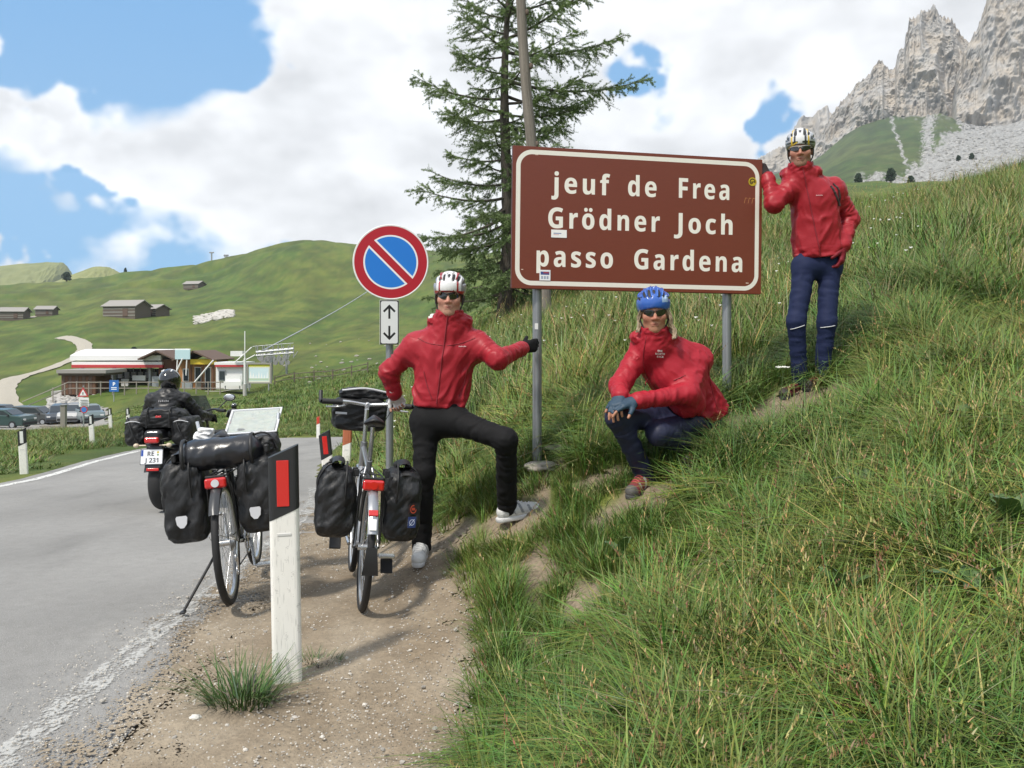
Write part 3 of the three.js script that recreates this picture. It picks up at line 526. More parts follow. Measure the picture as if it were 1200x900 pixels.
{
  const o = P(225, 460, 96), s = thing('ticket_building', 'orange and brown timber ticket building with low brown roofs', 'building', o);
  const gable = (x0, x1, yt, yb, d, dz) => { const a = P(x0, yb, d), b = P(x1, yb, d), h = P(x0, yt, d).y - a.y; return [plank(V((a.x + b.x) / 2 - o.x, a.y + h - o.y, -d + 0.6 - o.z), V((a.x + b.x) / 2 - o.x, a.y + h - o.y, -d - dz - o.z), 0.1, 0.1), ...[0, 1].map((k) => { const g = new THREE.BoxGeometry((b.x - a.x) / 2 * 1.12, 0.16, dz + 1.2); g.rotateZ((k ? -1 : 1) * Math.atan2(h, (b.x - a.x) / 2)); return mv(g, lerp(a.x, b.x, k ? 0.75 : 0.25) - o.x, a.y + h / 2 - o.y, -d - dz / 2 - o.z); })]; };
  mesh('roof', merge(gable(164, 206, 411, 421, 96, 6)), W_.roofBrown, s);
  mesh('roof', merge(gable(204, 252, 411.5, 422, 95, 6)), W_.roofBrown, s);
  mesh('wall', blk(186, 421, 206, 460, 97, 4.5, o), W_.brownWood, s);
  mesh('wall', blk(206.5, 421.5, 250, 460, 96, 5, o), W_.orangeWood, s);
  mesh('fascia', blk(223, 421, 252, 427, 95, 0.5, o), W_.yellow, s, 'yellow sign band under the roof edge');
  for (const [a, b, c, d] of [[189, 434, 196, 446], [198, 434, 204, 446], [214, 432, 221, 447], [228, 430, 236, 448], [240, 430, 247, 458]]) { const w = mesh('window', blk(a, b, c, d, 95.85, 0.3, o), W_.white, s); mesh('pane', blk(a + 1, b + 1, c - 1, d - 1, 95.78, 0.2, o), W_.glass, w); }
  for (const x of [208, 224, 237, 250]) mesh('post', ln(x, 421, x, 460, 95.2, 0.12, o), W_.brownWood, s);
  mesh('panel', blk(191, 447, 204, 456, 95.5, 0.2, o), W_.white, s); mesh('panel', blk(213, 448, 225, 459, 95, 0.3, o), W_.steel, s); mesh('wall_panel', blk(229, 449, 238, 459, 95.4, 0.25, o), W_.paleWood, s); mesh('awning_pole', ln(196, 458, 214, 420, 93, 0.08, o), W_.white, s); mesh('awning_pole', ln(228, 448, 250, 422, 92, 0.08, o), W_.white, s); mesh('sign', blk(205, 410, 222.5, 421, 93.6, 0.15, o), W_.paleBlue, s, 'pale blue sign board on the roof');
  mesh('sign_frame', blk(205, 408.6, 222.5, 410, 93.7, 0.3, o), W_.white, s); mesh('sign_leg', ln(208, 421, 207, 440, 93.7, 0.07, o), W_.white, s); mesh('sign_leg', ln(219, 421, 218, 440, 93.7, 0.07, o), W_.white, s);
}
{
  const o = P(275, 462, 92), s = thing('kiosk', 'small white hut with a red and white roof beside the info board', 'kiosk', o);
  mesh('wall', blk(253, 430, 284, 456, 92, 3, o), W_.white, s);
  mesh('roof', blk(251, 424.5, 286, 427.5, 91.6, 3.8, o), W_.white, s);
  mesh('stripe', blk(252, 427.5, 285, 430, 91.6, 3.8, o), W_.red, s);
  const w = mesh('window', blk(256, 434, 264, 446, 91.85, 0.2, o), W_.steel, s); mesh('pane', blk(257, 435, 263, 445, 91.8, 0.2, o), W_.glass, w);
  mesh('bench', merge([blk(262, 447, 283, 452, 90.5, 0.5, o), blk(264, 440, 282, 447, 90.8, 0.1, o)]), W_.white, s);
  mesh('leg', ln(264, 452, 264, 457, 90.7, 0.06, o), W_.grey, s); mesh('leg', ln(281, 452, 281, 457, 90.7, 0.06, o), W_.grey, s);
  mesh('lamp_box', blk(270, 411.5, 284, 417.5, 91, 1, o), W_.white, s);
  mesh('brace', merge([ln(276, 424, 295, 407, 91, 0.07, o), ln(284, 424, 299, 416, 91, 0.07, o)]), W_.white, s);
}
{
  const o = P(303, 452, 88), s = thing('info_board', 'pale panorama map board with a yellow top beside the lift', 'sign', o), m = board(2.2, 1.9, (g, w, h) => { g.fillStyle = '#d8dccb'; g.fillRect(0, 0, w, h); g.fillStyle = '#d5cf3c'; g.fillRect(0, 0, w, h * 0.13); g.fillStyle = '#cfe3ea'; g.fillRect(w * .05, h * .2, w * .9, h * .72); g.fillStyle = '#eef2f2'; for (let i = 0; i < 7; i++) { g.beginPath(); g.moveTo(w * (.05 + i * .13), h * .8); g.lineTo(w * (.12 + i * .13), h * (.35 + .1 * (i % 3))); g.lineTo(w * (.2 + i * .12), h * .8); g.fill(); } g.fillStyle = '#b8cdb4'; g.fillRect(w * .05, h * .78, w * .9, h * .12); });
  mesh('panel', blk(290.5, 427, 316, 448, 88, 0.08, o), m, s);
  mesh('frame', merge([blk(289, 425, 318, 427, 87.9, 0.25, o), blk(289, 448, 318, 449.5, 87.9, 0.25, o), blk(289, 427, 290.4, 448, 87.9, 0.25, o), blk(316.1, 427, 318, 448, 87.9, 0.25, o)]), W_.shingle, s);
  for (const x of [292, 315]) mesh('post', ln(x, 449.5, x, 458, 88, 0.07, o), W_.grey, s);
}
{
  const o = P(287, 470, 84), s = thing('flag_pole', 'tall thin white pole in front of the info board', 'pole', o);
  mesh('pole', merge([ln(287, 474, 287, 420, 84, 0.12, o), ln(287, 420, 287, 388, 84, 0.055, o)]), W_.white, s); mesh('foot', ln(287, 474, 287, 450, 84, 0.2, o), W_.concrete, s);
}
{ // lift machinery: bull wheel frame with sheave trains
  const o = P(325, 440, 104), s = thing('chairlift_machinery', 'grey steel chairlift wheel frame behind the info board', 'chairlift', o), a = [], b = [];
  for (let k = 0; k < 2; k++) { const d = 103 + k * 3; a.push(ln(300, 413 - k, 344, 409 - k, d, 0.11, o), ln(300, 417 - k, 344, 413.5 - k, d, 0.09, o)); for (let x = 302; x <= 344; x += 6) b.push(ln(x, 405, x, 419 + (x % 4), d, 0.06, o), ln(x, 419, x + 5, 412, d, 0.05, o)); }
  for (let x = 306; x < 340; x += 7) { const p = P(x, 420.5, 104).sub(o); const w = new THREE.CylinderGeometry(0.33, 0.33, 0.2, 14); w.rotateX(Math.PI / 2); b.push(mv(w, p.x, p.y, p.z)); const p2 = P(x + 3, 425, 105).sub(o); const w2 = new THREE.CylinderGeometry(0.3, 0.3, 0.2, 14); w2.rotateX(Math.PI / 2); b.push(mv(w2, p2.x, p2.y, p2.z)); }
  a.push(ln(318, 445, 318, 412, 104, 0.22, o), ln(336, 438, 336, 410, 105, 0.16, o));
  mesh('frame', merge(a), W_.steel, s); mesh('sheave_train', merge(b), W_.grey, s);
  mesh('railing', merge([ln(296, 406, 344, 402, 105, 0.04, o), ...[300, 310, 320, 330, 340].map((x) => ln(x, 412, x, 405 - (x - 300) * 0.06, 105, 0.04, o))]), W_.steel, s);
}
tag(mesh('lift_cable', [tube([P(306, 412, 104), P(370, 378, 150), P(424, 346, 205), P(480, 308, 300)], 0.12, 30, 5)], W_.steel), 'thin grey lift cable rising to the round sign', 'cable');
for (const [px, py, yb, d, lab] of [[248, 296, 312, 640, 'left lift pylon on the skyline, taller and straight'], [265, 299, 311, 640, 'right lift pylon on the skyline, with a forked head']]) {
  const o = P(px, yb, d), s = thing('lift_pylon', lab, 'pylon', o); mesh('mast', ln(px, yb + 3, px, py, d, 0.5, o), W_.grey, s); mesh('crossarm', merge([ln(px - 2.6, py, px + 2.6, py, d, 0.55, o), ...(px > 260 ? [ln(px, py + 5, px - 2.5, py, d, 0.4, o), ln(px, py + 5, px + 2.5, py, d, 0.4, o)] : [])]), W_.grey, s);
}
{
  const o = P(92, 466, 92), s = thing('hut', 'small brown timber hut with a grey flat pitched roof by the cars', 'hut', o);
  mesh('wall', blk(72, 440, 112, 463, 92, 3.5, o), W_.brownWood, s);
  for (let x = 72; x < 111; x += 4) mesh('plank', blk(x + 0.2, 440.5, x + 3.8, 462, 91.95, 0.1, o), x % 8 ? W_.brownWood : W_.roofBrown, s);
  const rf = blk(66, 433.5, 124, 437.5, 91.3, 5, o); mesh('roof', rf, W_.shingle, s); mesh('fascia', blk(68, 437.5, 122, 440, 91.6, 4.2, o), W_.oldWood, s);
  mesh('door', blk(112.5, 446, 118, 464, 92.5, 0.3, o), W_.oldWood, s);
}
{ // railings of the sun deck
  const o = P(130, 462, 90), s = thing('deck_railing', 'weathered wooden railing along the station deck', 'railing', o), post = [], rail = [];
  for (let x = 62; x <= 262; x += 14) mesh('post', ln(x, 463 - (x < 80 ? (80 - x) * -0.5 : 0), x, 447 + (x < 80 ? (80 - x) * 0.4 : 0), 90, 0.06, o), W_.paleWood, s);
  for (const y of [448, 455]) mesh('rail', merge([ln(80, y, 262, y, 90, 0.05, o), ln(26, y + 23, 80, y, 86, 0.05, o, 90)]), W_.paleWood, s);
}
{
  const o = P(100, 470, 88), s = thing('retaining_wall', 'grey rubble stone slope under the station deck', 'wall', o), st = [];
  const g = sheet(40, 12, (u, v) => { const p = P(lerp(lerp(45, 62, v), lerp(150, 140, v), u), lerp(491, 462, v), lerp(84, 93, v)).sub(o); return [p.x, p.y + 0.15 * n2(u * 20, v * 8), p.z]; });
  mesh('wall', g, W_.concrete, s);
  for (let i = 0; i < 230; i++) { const u = rnd(), v = rnd(), p = P(lerp(lerp(45, 62, v), lerp(150, 140, v), u), lerp(491, 462, v), lerp(84, 93, v)).sub(o), q = new THREE.DodecahedronGeometry(rr(0.18, 0.42)); q.rotateX(rr(0, 6)); q.rotateY(rr(0, 6)); q.scale(1.3, 0.8, 1); st.push(mv(q, p.x, p.y, p.z)); }
  tag(mesh('rubble', merge(st), W_.concrete, s), null, null, null, 'stuff');
}
// ---- wire fence on the meadow
{
  const o = stand(390, 88), s = thing('pasture_fence', 'low rail fence on the meadow right of the lift', 'fence', o), top = [];
  for (const [px, d] of [[322, 96], [345, 93], [368, 91], [390, 89], [412, 87], [431, 85]]) { const p = stand(px, d); mesh('post', bar(p.clone().sub(o), p.clone().add(V(0, 1.25, 0)).sub(o), 0.07, 0.06, 6), W_.oldWood, s); top.push(p); }
  for (const h of [0.55, 1.05]) mesh('rail', tube(top.map((p) => p.clone().add(V(0, h, 0)).sub(o)), 0.045, 30, 5), W_.oldWood, s);
}
// ---- barns on the pasture
function barn(px, py, d, w, h, dep, turn, label, name = 'barn', mono = false) {
  const p = P(px, py, d); p.y = Math.min(p.y, ground(p.x, d) + 0.6); const s = thing(name, label, 'barn', p, turn);
  const hw = w / 2, body = extrude([[-dep / 2, -1], [dep / 2, -1], [dep / 2, h], [0, h + (mono ? 0.1 : dep * 0.24)], [-dep / 2, h]], w); body.rotateY(Math.PI / 2); body.translate(-hw, 0, 0);
  mesh('wall', body, W_.oldWood, s);
  for (let i = 0; i < 6; i++) mesh('plank', box(w * 1.005, h / 7, 0.08, 0, h / 6 * i + h / 12, dep / 2 + 0.05), i % 2 ? W_.oldWood : W_.greyWood, s);
  const r = Math.atan2(dep * 0.24, dep / 2), rl = dep / 2 / Math.cos(r) + 0.7;
  for (const k of [-1, 1]) { const g = new THREE.BoxGeometry(w + 1.2, 0.2, rl); g.rotateX(k * r); mesh('roof', mv(g, 0, h + dep * 0.12 + 0.05, k * (dep / 4 + 0.18)), W_.shingle, s); }
  mesh('door', box(w * 0.16, h * 0.75, 0.1, w * 0.2, h * 0.37, dep / 2 + 0.12), W_.roofBrown, s);
  return s;
}
barn(149, 371, 255, 11, 3.0, 7, -0.25, 'largest grey barn in the middle of the pasture');
barn(181, 370, 262, 7.5, 2.0, 5, -0.5, 'lower barn with a dark gable joined to the largest barn');
barn(17, 365, 300, 8.2, 2.3, 5.5, 0.1, 'leftmost weathered barn on the pasture');
barn(55, 365, 310, 6, 1.7, 4.5, 0.05, 'small weathered barn right of the leftmost barn');
barn(228, 332, 440, 9, 1.8, 6, -0.3, 'dark low barn high on the slope under the skyline');
{ // rock patch on the slope
  const o = stand(252, 235), st = [];
  for (let i = 0; i < 420; i++) { const px = rr(229, 273), t = (px - 229) / 44, d = rr(222, 252), p = stand(px, d); if (rnd() < 0.35) continue; const q = new THREE.DodecahedronGeometry(rr(0.3, 0.75)); q.scale(1.6, 0.7, 1); q.rotateY(0.6 + rr(-.4, .4)); q.rotateX(rr(-.4, .4)); st.push(mv(q, p.x - o.x, p.y - o.y + 0.1, p.z - o.z)); }
  const m = mesh('rocks', merge(st), std(0.5, 0.48, 0.44, 1)); m.position.copy(o); tag(m, 'pale limestone rocks showing through the pasture slope', 'rocks', null, 'stuff');
  const st2 = []; for (let i = 0; i < 34; i++) { const px = rr(330, 470), d = rr(85, 160), p = stand(px, d), q = new THREE.DodecahedronGeometry(rr(0.1, 0.3)); q.scale(1.5, 0.6, 1); q.rotateY(rr(0, 6)); st2.push(mv(q, p.x, p.y + 0.05, p.z)); }
  tag(mesh('stones', merge(st2), std(0.33, 0.31, 0.27, 1)), 'scattered pale stones on the meadow left of the larch', 'rocks', null, 'stuff');
}
// ---- cars
function makeCar(name, label, paint, van) {
  const s = thing(name, label, 'car', V(0, 0, 0), 0, 'parked cars beside the road'), w = 1.72;
  const low = [[-2.1, .32], [-2.12, .7], [-2.0, .92], [-1.2, 1.0], [1.75, 1.02], [2.02, .95], [2.1, .6], [2.08, .3]];
  const b = extrude(low, w - 0.16, 0.08); b.translate(0, 0, -w / 2 + 0.08);
  const top = van ? [[-1.25, .98], [-0.5, 1.55], [1.6, 1.6], [1.95, 1.0]] : [[-1.2, .98], [-0.45, 1.42], [0.9, 1.46], [1.85, 1.0]];
  const cab = extrude(top, w - 0.36, 0.07); cab.translate(0, 0, -w / 2 + 0.18);
  mesh('body', merge([b, cab]), paint, s);
  const T = (k) => top.map(([x, y]) => [x * 0.94 + 0.02, 0.98 + (y - 0.98) * 0.86 + 0.03]);
  for (const z of [-1, 1]) { const g = extrude(T(), 0.012); mesh('side_window', mv(g, 0, 0, z > 0 ? w / 2 - 0.105 : -w / 2 + 0.093), W_.glass, s); }
  const [ax, ay] = top[0], [bx, by] = top[1], [cx, cy] = top[2], [dx, dy] = top[3];
  const pane = (x0, y0, x1, y1, k) => { const g = plank(V(lerp(x0, x1, .08), lerp(y0, y1, .08), 0), V(lerp(x0, x1, .92), lerp(y0, y1, .92), 0), 1.3, 0.02, V(k, 1, 0)); const n = V(-(y1 - y0), x1 - x0, 0).normalize().multiplyScalar(0.08 * (x1 > x0 ? 1 : -1)); return mv(g, n.x, n.y, 0); };
  mesh('windscreen', pane(ax, ay, bx, by, -1), W_.glass, s); mesh('rear_window', pane(dx, dy, cx, cy, 1), W_.glass, s);
  for (const x of [-1.3, 1.32]) for (const z of [-1, 1]) { const t = new THREE.CylinderGeometry(0.31, 0.31, 0.2, 18); t.rotateX(Math.PI / 2); const wh = mesh('wheel', mv(t, x, 0.31, z * (w / 2 - 0.08)), W_.black, s); const r = new THREE.CylinderGeometry(0.19, 0.19, 0.02, 12); r.rotateX(Math.PI / 2); mesh('rim', mv(r, x, 0.31, z * (w / 2 + 0.022)), W_.steel, wh); }
  for (const z of [-0.6, 0.6]) { mesh('headlight', box(0.06, 0.14, 0.3, -2.17, 0.72, z, 0.02), W_.white, s); mesh('tail_light', box(0.06, 0.16, 0.24, 2.17, 0.78, z, 0.02), W_.red, s); }
  mesh('bumper', merge([box(0.12, 0.2, 1.6, -2.17, 0.42, 0, 0.04), box(0.12, 0.2, 1.6, 2.17, 0.42, 0, 0.04)]), W_.dark, s);
  mesh('mirror', merge([box(0.14, 0.12, 0.16, -0.95, 1.05, 0.9, 0.03), box(0.14, 0.12, 0.16, -0.95, 1.05, -0.9, 0.03)]), W_.dark, s);
  return s;
}
{
  const p = (r, g, b) => phys(r, g, b, 0.4, 0.1, { clearcoat: 0.5, clearcoatRoughness: 0.1 });
  const put = (s, px, d, turn) => { const q = stand(px, d, 0.12); s.position.copy(q); s.rotation.y = turn; };
  put(makeCar('parked_car', 'dark green hatchback, nearest of the parked cars, cut by the left edge', p(0.025, 0.06, 0.055)), 6, 68, 3.0);
  put(makeCar('parked_car', 'dark grey estate car behind the dark green hatchback', p(0.06, 0.066, 0.066), true), 41, 77, 3.05);
  put(makeCar('parked_car', 'black car at the left edge behind the green hatchback', p(0.02, 0.022, 0.025), true), 2, 79, 3.1);
  put(makeCar('parked_car', 'blue grey van parked nose on beside the road sign', p(0.05, 0.062, 0.08), true), 71, 77, 1.9);
  put(makeCar('parked_car', 'silver van between the blue grey van and the pale car', p(0.33, 0.34, 0.35), true), 88, 76, 1.75);
  put(makeCar('parked_car', 'pale blue green car at the right end of the parked cars', p(0.17, 0.22, 0.23)), 105, 74, 2.2);
}
// ---- small signs by the parking ground
const disc = (r, t, seg = 32) => { const g = new THREE.CylinderGeometry(r, r, t, seg); g.rotateX(Math.PI / 2); return g; };
{
  const o = P(98, 506, 55), s = thing('warning_sign', 'red triangle warning sign above a white panel and blue disc on one pole', 'sign', o);
  mesh('pole', ln(98, 506, 98, 452, 55, 0.045, o), W_.steel, s);
  const tri = (k) => extrude([[-k, -k * 0.58], [k, -k * 0.58], [0, k * 1.15]], 0.03), c = P(98, 461, 55).sub(o);
  mesh('triangle', mv(tri(0.36), c.x, c.y, c.z + 0.05), W_.red, s); mesh('inner_triangle', mv(tri(0.23), c.x, c.y, c.z + 0.055), W_.white, s); mesh('symbol', box(0.05, 0.16, 0.01, c.x, c.y, c.z + 0.09), W_.black, s);
  mesh('panel', blk(92.5, 466, 104, 476.5, 54.9, 0.03, o), W_.white, s); mesh('panel_text', merge([469, 472, 474.5].map((y) => blk(94, y - .5, 102.5, y + .3, 54.85, 0.02, o))), W_.grey, s);
  const e = P(98.5, 480, 54.9).sub(o); mesh('disc', mv(disc(0.23, 0.03), e.x, e.y, e.z), W_.red, s); mesh('disc_centre', mv(disc(0.17, 0.032), e.x, e.y, e.z + 0.004), W_.blue, s);
}
{
  const o = P(133, 462, 86), s = thing('parking_sign', 'blue parking sign board in front of the station deck', 'sign', o), m = board(1, 1.25, (g, w, h) => { g.fillStyle = '#2a67b0'; g.fillRect(0, 0, w, h); g.fillStyle = '#fff'; g.font = `bold ${h * .45}px sans-serif`; g.textAlign = 'center'; g.fillText('P', w / 2, h * .5); g.fillRect(w * .2, h * .62, w * .6, h * .06); g.fillRect(w * .2, h * .76, w * .6, h * .06); }, 128);
  mesh('panel', blk(128, 445.5, 139, 459, 86, 0.05, o), m, s); mesh('post', ln(133.5, 472, 133.5, 446, 86.15, 0.05, o), W_.steel, s);
}
{ const o = P(73, 510, 50), s = thing('wooden_post', 'grey wooden post standing before the parked cars', 'post', o); mesh('post', blk(70.5, 475, 76, 512, 50, 0.25, o), W_.greyWood, s); mesh('cap', blk(70, 474.2, 76.5, 475, 49.95, 0.35, o), W_.grey, s); }
{ // timber bench / trough
  const o = P(55, 504, 64), s = thing('low_barrier', 'pale low wooden barrier on the parking ground', 'barrier', o); mesh('beam', blk(46, 499, 70, 501, 64, 0.25, o), W_.greyWood, s); for (const x of [48, 58, 68]) mesh('foot', blk(x - 1, 501, x + 1, 505.5, 64, 0.25, o), W_.concrete, s);
}

// ---------------------------------------------------------------- larch and leaning pole behind the big sign
{
  const D = 18, base = stand(591, D, -0.1), s = thing('larch_tree', 'tall loose larch tree behind the brown sign', 'tree', base);
  const Ht = 8.0, bark = tex(128, 512, (u, v) => 0.5 + 0.5 * loopNoise(u, v * 0.5, 9, 4) + 0.2 * loopNoise(v, u, 20, 2));
  const barkM = new THREE.MeshStandardMaterial({ color: C(0.2, 0.17, 0.145), roughness: 1, map: bark, bumpMap: bark, bumpScale: 0.03 });
  const axis = (h) => V(0.06 * Math.sin(h * 0.9) + 0.012 * h, h, 0.04 * Math.sin(h * 1.3 + 1)), rad = (h) => 0.165 * Math.pow(Math.max(0, 1 - h / (Ht + 0.3)), 0.8) + 0.008 + 0.06 * Math.exp(-h * 2.2);
  mesh('trunk', sheet(14, 70, (u, v) => { const h = v * Ht, c = axis(h), r = rad(h) * (1 + 0.08 * n3(Math.cos(u * 6.283) * 2, h * 3, Math.sin(u * 6.283) * 2)), A = -u * 2 * Math.PI; return [c.x + Math.cos(A) * r, c.y, c.z + Math.sin(A) * r, u * 2, v * 4]; }), barkM, s);
  const limbs = [], tips = [];
  const M = new THREE.Matrix4(), mats = [], cols = [], X = V(0, 0, 0);
  const reach = (h, a) => {                            // crown outline; a = direction, 0 to the right
    const f = h / Ht, c = Math.cos(a), L = f < 0.28 ? lerp(1.6, 1.95, f / 0.28) : f < 0.55 ? lerp(2.1, 2.05, (f - 0.28) / 0.27) : f < 0.9 ? lerp(2.05, 0.75, (f - .55) / .35) : lerp(0.75, 0.15, (f - 0.9) / 0.1), R = f < 0.35 ? lerp(1.2, 1.7, f / .35) : f < 0.6 ? lerp(1.7, 2.0, (f - .35) / .25) : f < 0.8 ? 2.95 : f < 0.92 ? lerp(2.3, 1.0, (f - .8) / .12) : lerp(1.0, 0.2, (f - 0.92) / 0.08);
    return lerp(1.65, c > 0 ? R : L, Math.abs(c)) * 1.0;
  };
  const needle = (p, dir, len, k) => {                 // short shoots along a twig
    for (let t = 0.03; t < len; t += 0.036) {
      const e = 0.8 + 0.45 * rnd(), q = new THREE.Quaternion().setFromUnitVectors(UPV, V(dir.x + rr(-.9, .9), dir.y + rr(-.6, .9), dir.z + rr(-.9, .9)).normalize());
      mats.push(new THREE.Matrix4().compose(p.clone().addScaledVector(dir, t), q, V(e, e, e))); cols.push(k);
    }
  };
  let h = 0.75, i = 0;
  while (h < Ht - 0.1) {
    const A = i * 2.39996 + rr(-.35, .35), L = reach(h, A) * (rnd() < 0.25 ? rr(0.4, 0.7) : rr(0.72, 1.06)), f = h / Ht, c0 = axis(h);
    const rise = f > 0.75 ? rr(0.25, 0.5) : f > 0.35 ? rr(-0.1, 0.15) : rr(-0.4, -0.12), up = rr(0.04, 0.13);
    const at = (t) => V(c0.x + Math.cos(A + 0.15 * Math.sin(t * 3 + i)) * L * t, c0.y + L * (rise * t - 0.22 * t * (1 - t) + up * t * t), c0.z + Math.sin(A) * L * t);
    const pts = [0, .2, .4, .6, .8, 1].map(at); limbs.push(tube(pts, 1, 8, 5)); { const g = limbs[limbs.length - 1], pa = g.attributes.position, cen = new THREE.CatmullRomCurve3(pts); for (let k = 0; k <= 8; k++) { const c = cen.getPointAt(k / 8), r = lerp(0.012 + 0.016 * L * (1 - f * 0.5), 0.004, k / 8); for (let m = 0; m <= 5; m++) { const id = k * 6 + m; pa.setXYZ(id, c.x + (pa.getX(id) - c.x) * r, c.y + (pa.getY(id) - c.y) * r, c.z + (pa.getZ(id) - c.z) * r); } } }
    for (let t = 0.14 + rr(0, .06); t < 1.01; t += rr(0.045, 0.085) / Math.max(L, 0.7) * 1.25) {
      const p = at(t), tan = at(Math.min(1, t + 0.05)).sub(at(t - 0.05)).normalize();
      for (const sd of [-1, 1]) {
        if (rnd() < 0.12) continue;
        const l = rr(0.16, 0.56) * (0.45 + 0.75 * Math.sin(Math.PI * clamp(t * 0.85 + 0.12, 0, 1))) * Math.min(1, L), side = V(-tan.z * sd, 0, tan.x * sd);
        const dir = tan.clone().multiplyScalar(rr(0.4, 0.9)).addScaledVector(side, rr(0.6, 1)).add(V(0, rr(-0.75, 0.2), 0)).normalize();
        const e = p.clone().addScaledVector(dir, l); tips.push(bar(p, e, 0.0045, 0.002, 3, true));
        const k = rr(0.75, 1.25); needle(p, dir, l, k);
        if (l > 0.14) for (let w = 0; w < 4; w++) { const p2 = p.clone().addScaledVector(dir, l * rr(.35, .8)), d2 = dir.clone().add(V(rr(-.8, .8), rr(-.7, .3), rr(-.8, .8))).normalize(); needle(p2, d2, l * rr(.35, .6), k); }
      }
      if (t > 0.5) needle(p, tan, 0.12, 1);
    }
    h += rr(0.055, 0.135) * (f < 0.3 ? 0.7 : 1); i++;
  }
  mesh('limbs', merge(limbs), barkM, s); mesh('twigs', merge(tips), barkM, s);
  const shoot = []; for (let k = 0; k < 11; k++) { const A = k * 2.4, e = 0.45 + 0.5 * ((k * 0.618) % 1), d = V(Math.cos(A) * e, 0.75 - 0.4 * e, Math.sin(A) * e).normalize(), l = 0.043, w = 0.0036, sd = V(-Math.sin(A), 0, Math.cos(A)), g = new THREE.BufferGeometry(), a = sd.clone().multiplyScalar(w), b = d.clone().multiplyScalar(l); g.setAttribute('position', new THREE.Float32BufferAttribute([-a.x, 0, -a.z, a.x, 0, a.z, b.x, b.y, b.z], 3)); g.computeVertexNormals(); shoot.push(g); }
  const ng = merge(shoot), im = new THREE.InstancedMesh(ng, phys(1, 1, 1, 0.85, 0, { transmission: 0.25, thickness: 0 }), mats.length);
  mats.forEach((m, k) => { im.setMatrixAt(k, m); const v = cols[k] * rr(0.85, 1.15); im.setColorAt(k, C(0.155 * v, 0.225 * v, 0.075 * v)); });
  im.name = 'needles'; im.castShadow = im.receiveShadow = true; s.add(tag(im, null, null, null, 'stuff'));
  console.log('needles', mats.length);
}
{
  const b = stand(641, 14, -0.3), t = P(606, -70, 14.2), wood = tex(128, 512, (u, v) => 0.6 + 0.35 * loopNoise(u, v * 0.15, 12, 4) + 0.15 * loopNoise(u, v, 30, 2));
  const s = thing('wooden_pole', 'leaning weathered wooden pole rising behind the brown sign', 'pole', b), e = t.clone().sub(b);
  const g = sheet(14, 40, (u, v) => { const A = -u * 2 * Math.PI, r = lerp(0.105, 0.075, v) * (1 + 0.05 * n3(Math.cos(A), v * 8, Math.sin(A))); return [e.x * v + Math.cos(A) * r + 0.03 * Math.sin(v * 7), e.y * v, e.z * v + Math.sin(A) * r, u, v * 3]; });
  mesh('pole', g, new THREE.MeshStandardMaterial({ color: C(0.3, 0.265, 0.225), roughness: 0.95, map: wood, bumpMap: wood, bumpScale: 0.012 }), s);
  mesh('knot', [3.3, 4.6, 5.5].map((h, k) => { const v = h / e.y; return ball(e.x * v + 0.075, e.y * v, e.z * v + 0.04, 0.035, 1.6, 0.8, 8); }), std(0.13, 0.1, 0.08, 1), s);
}

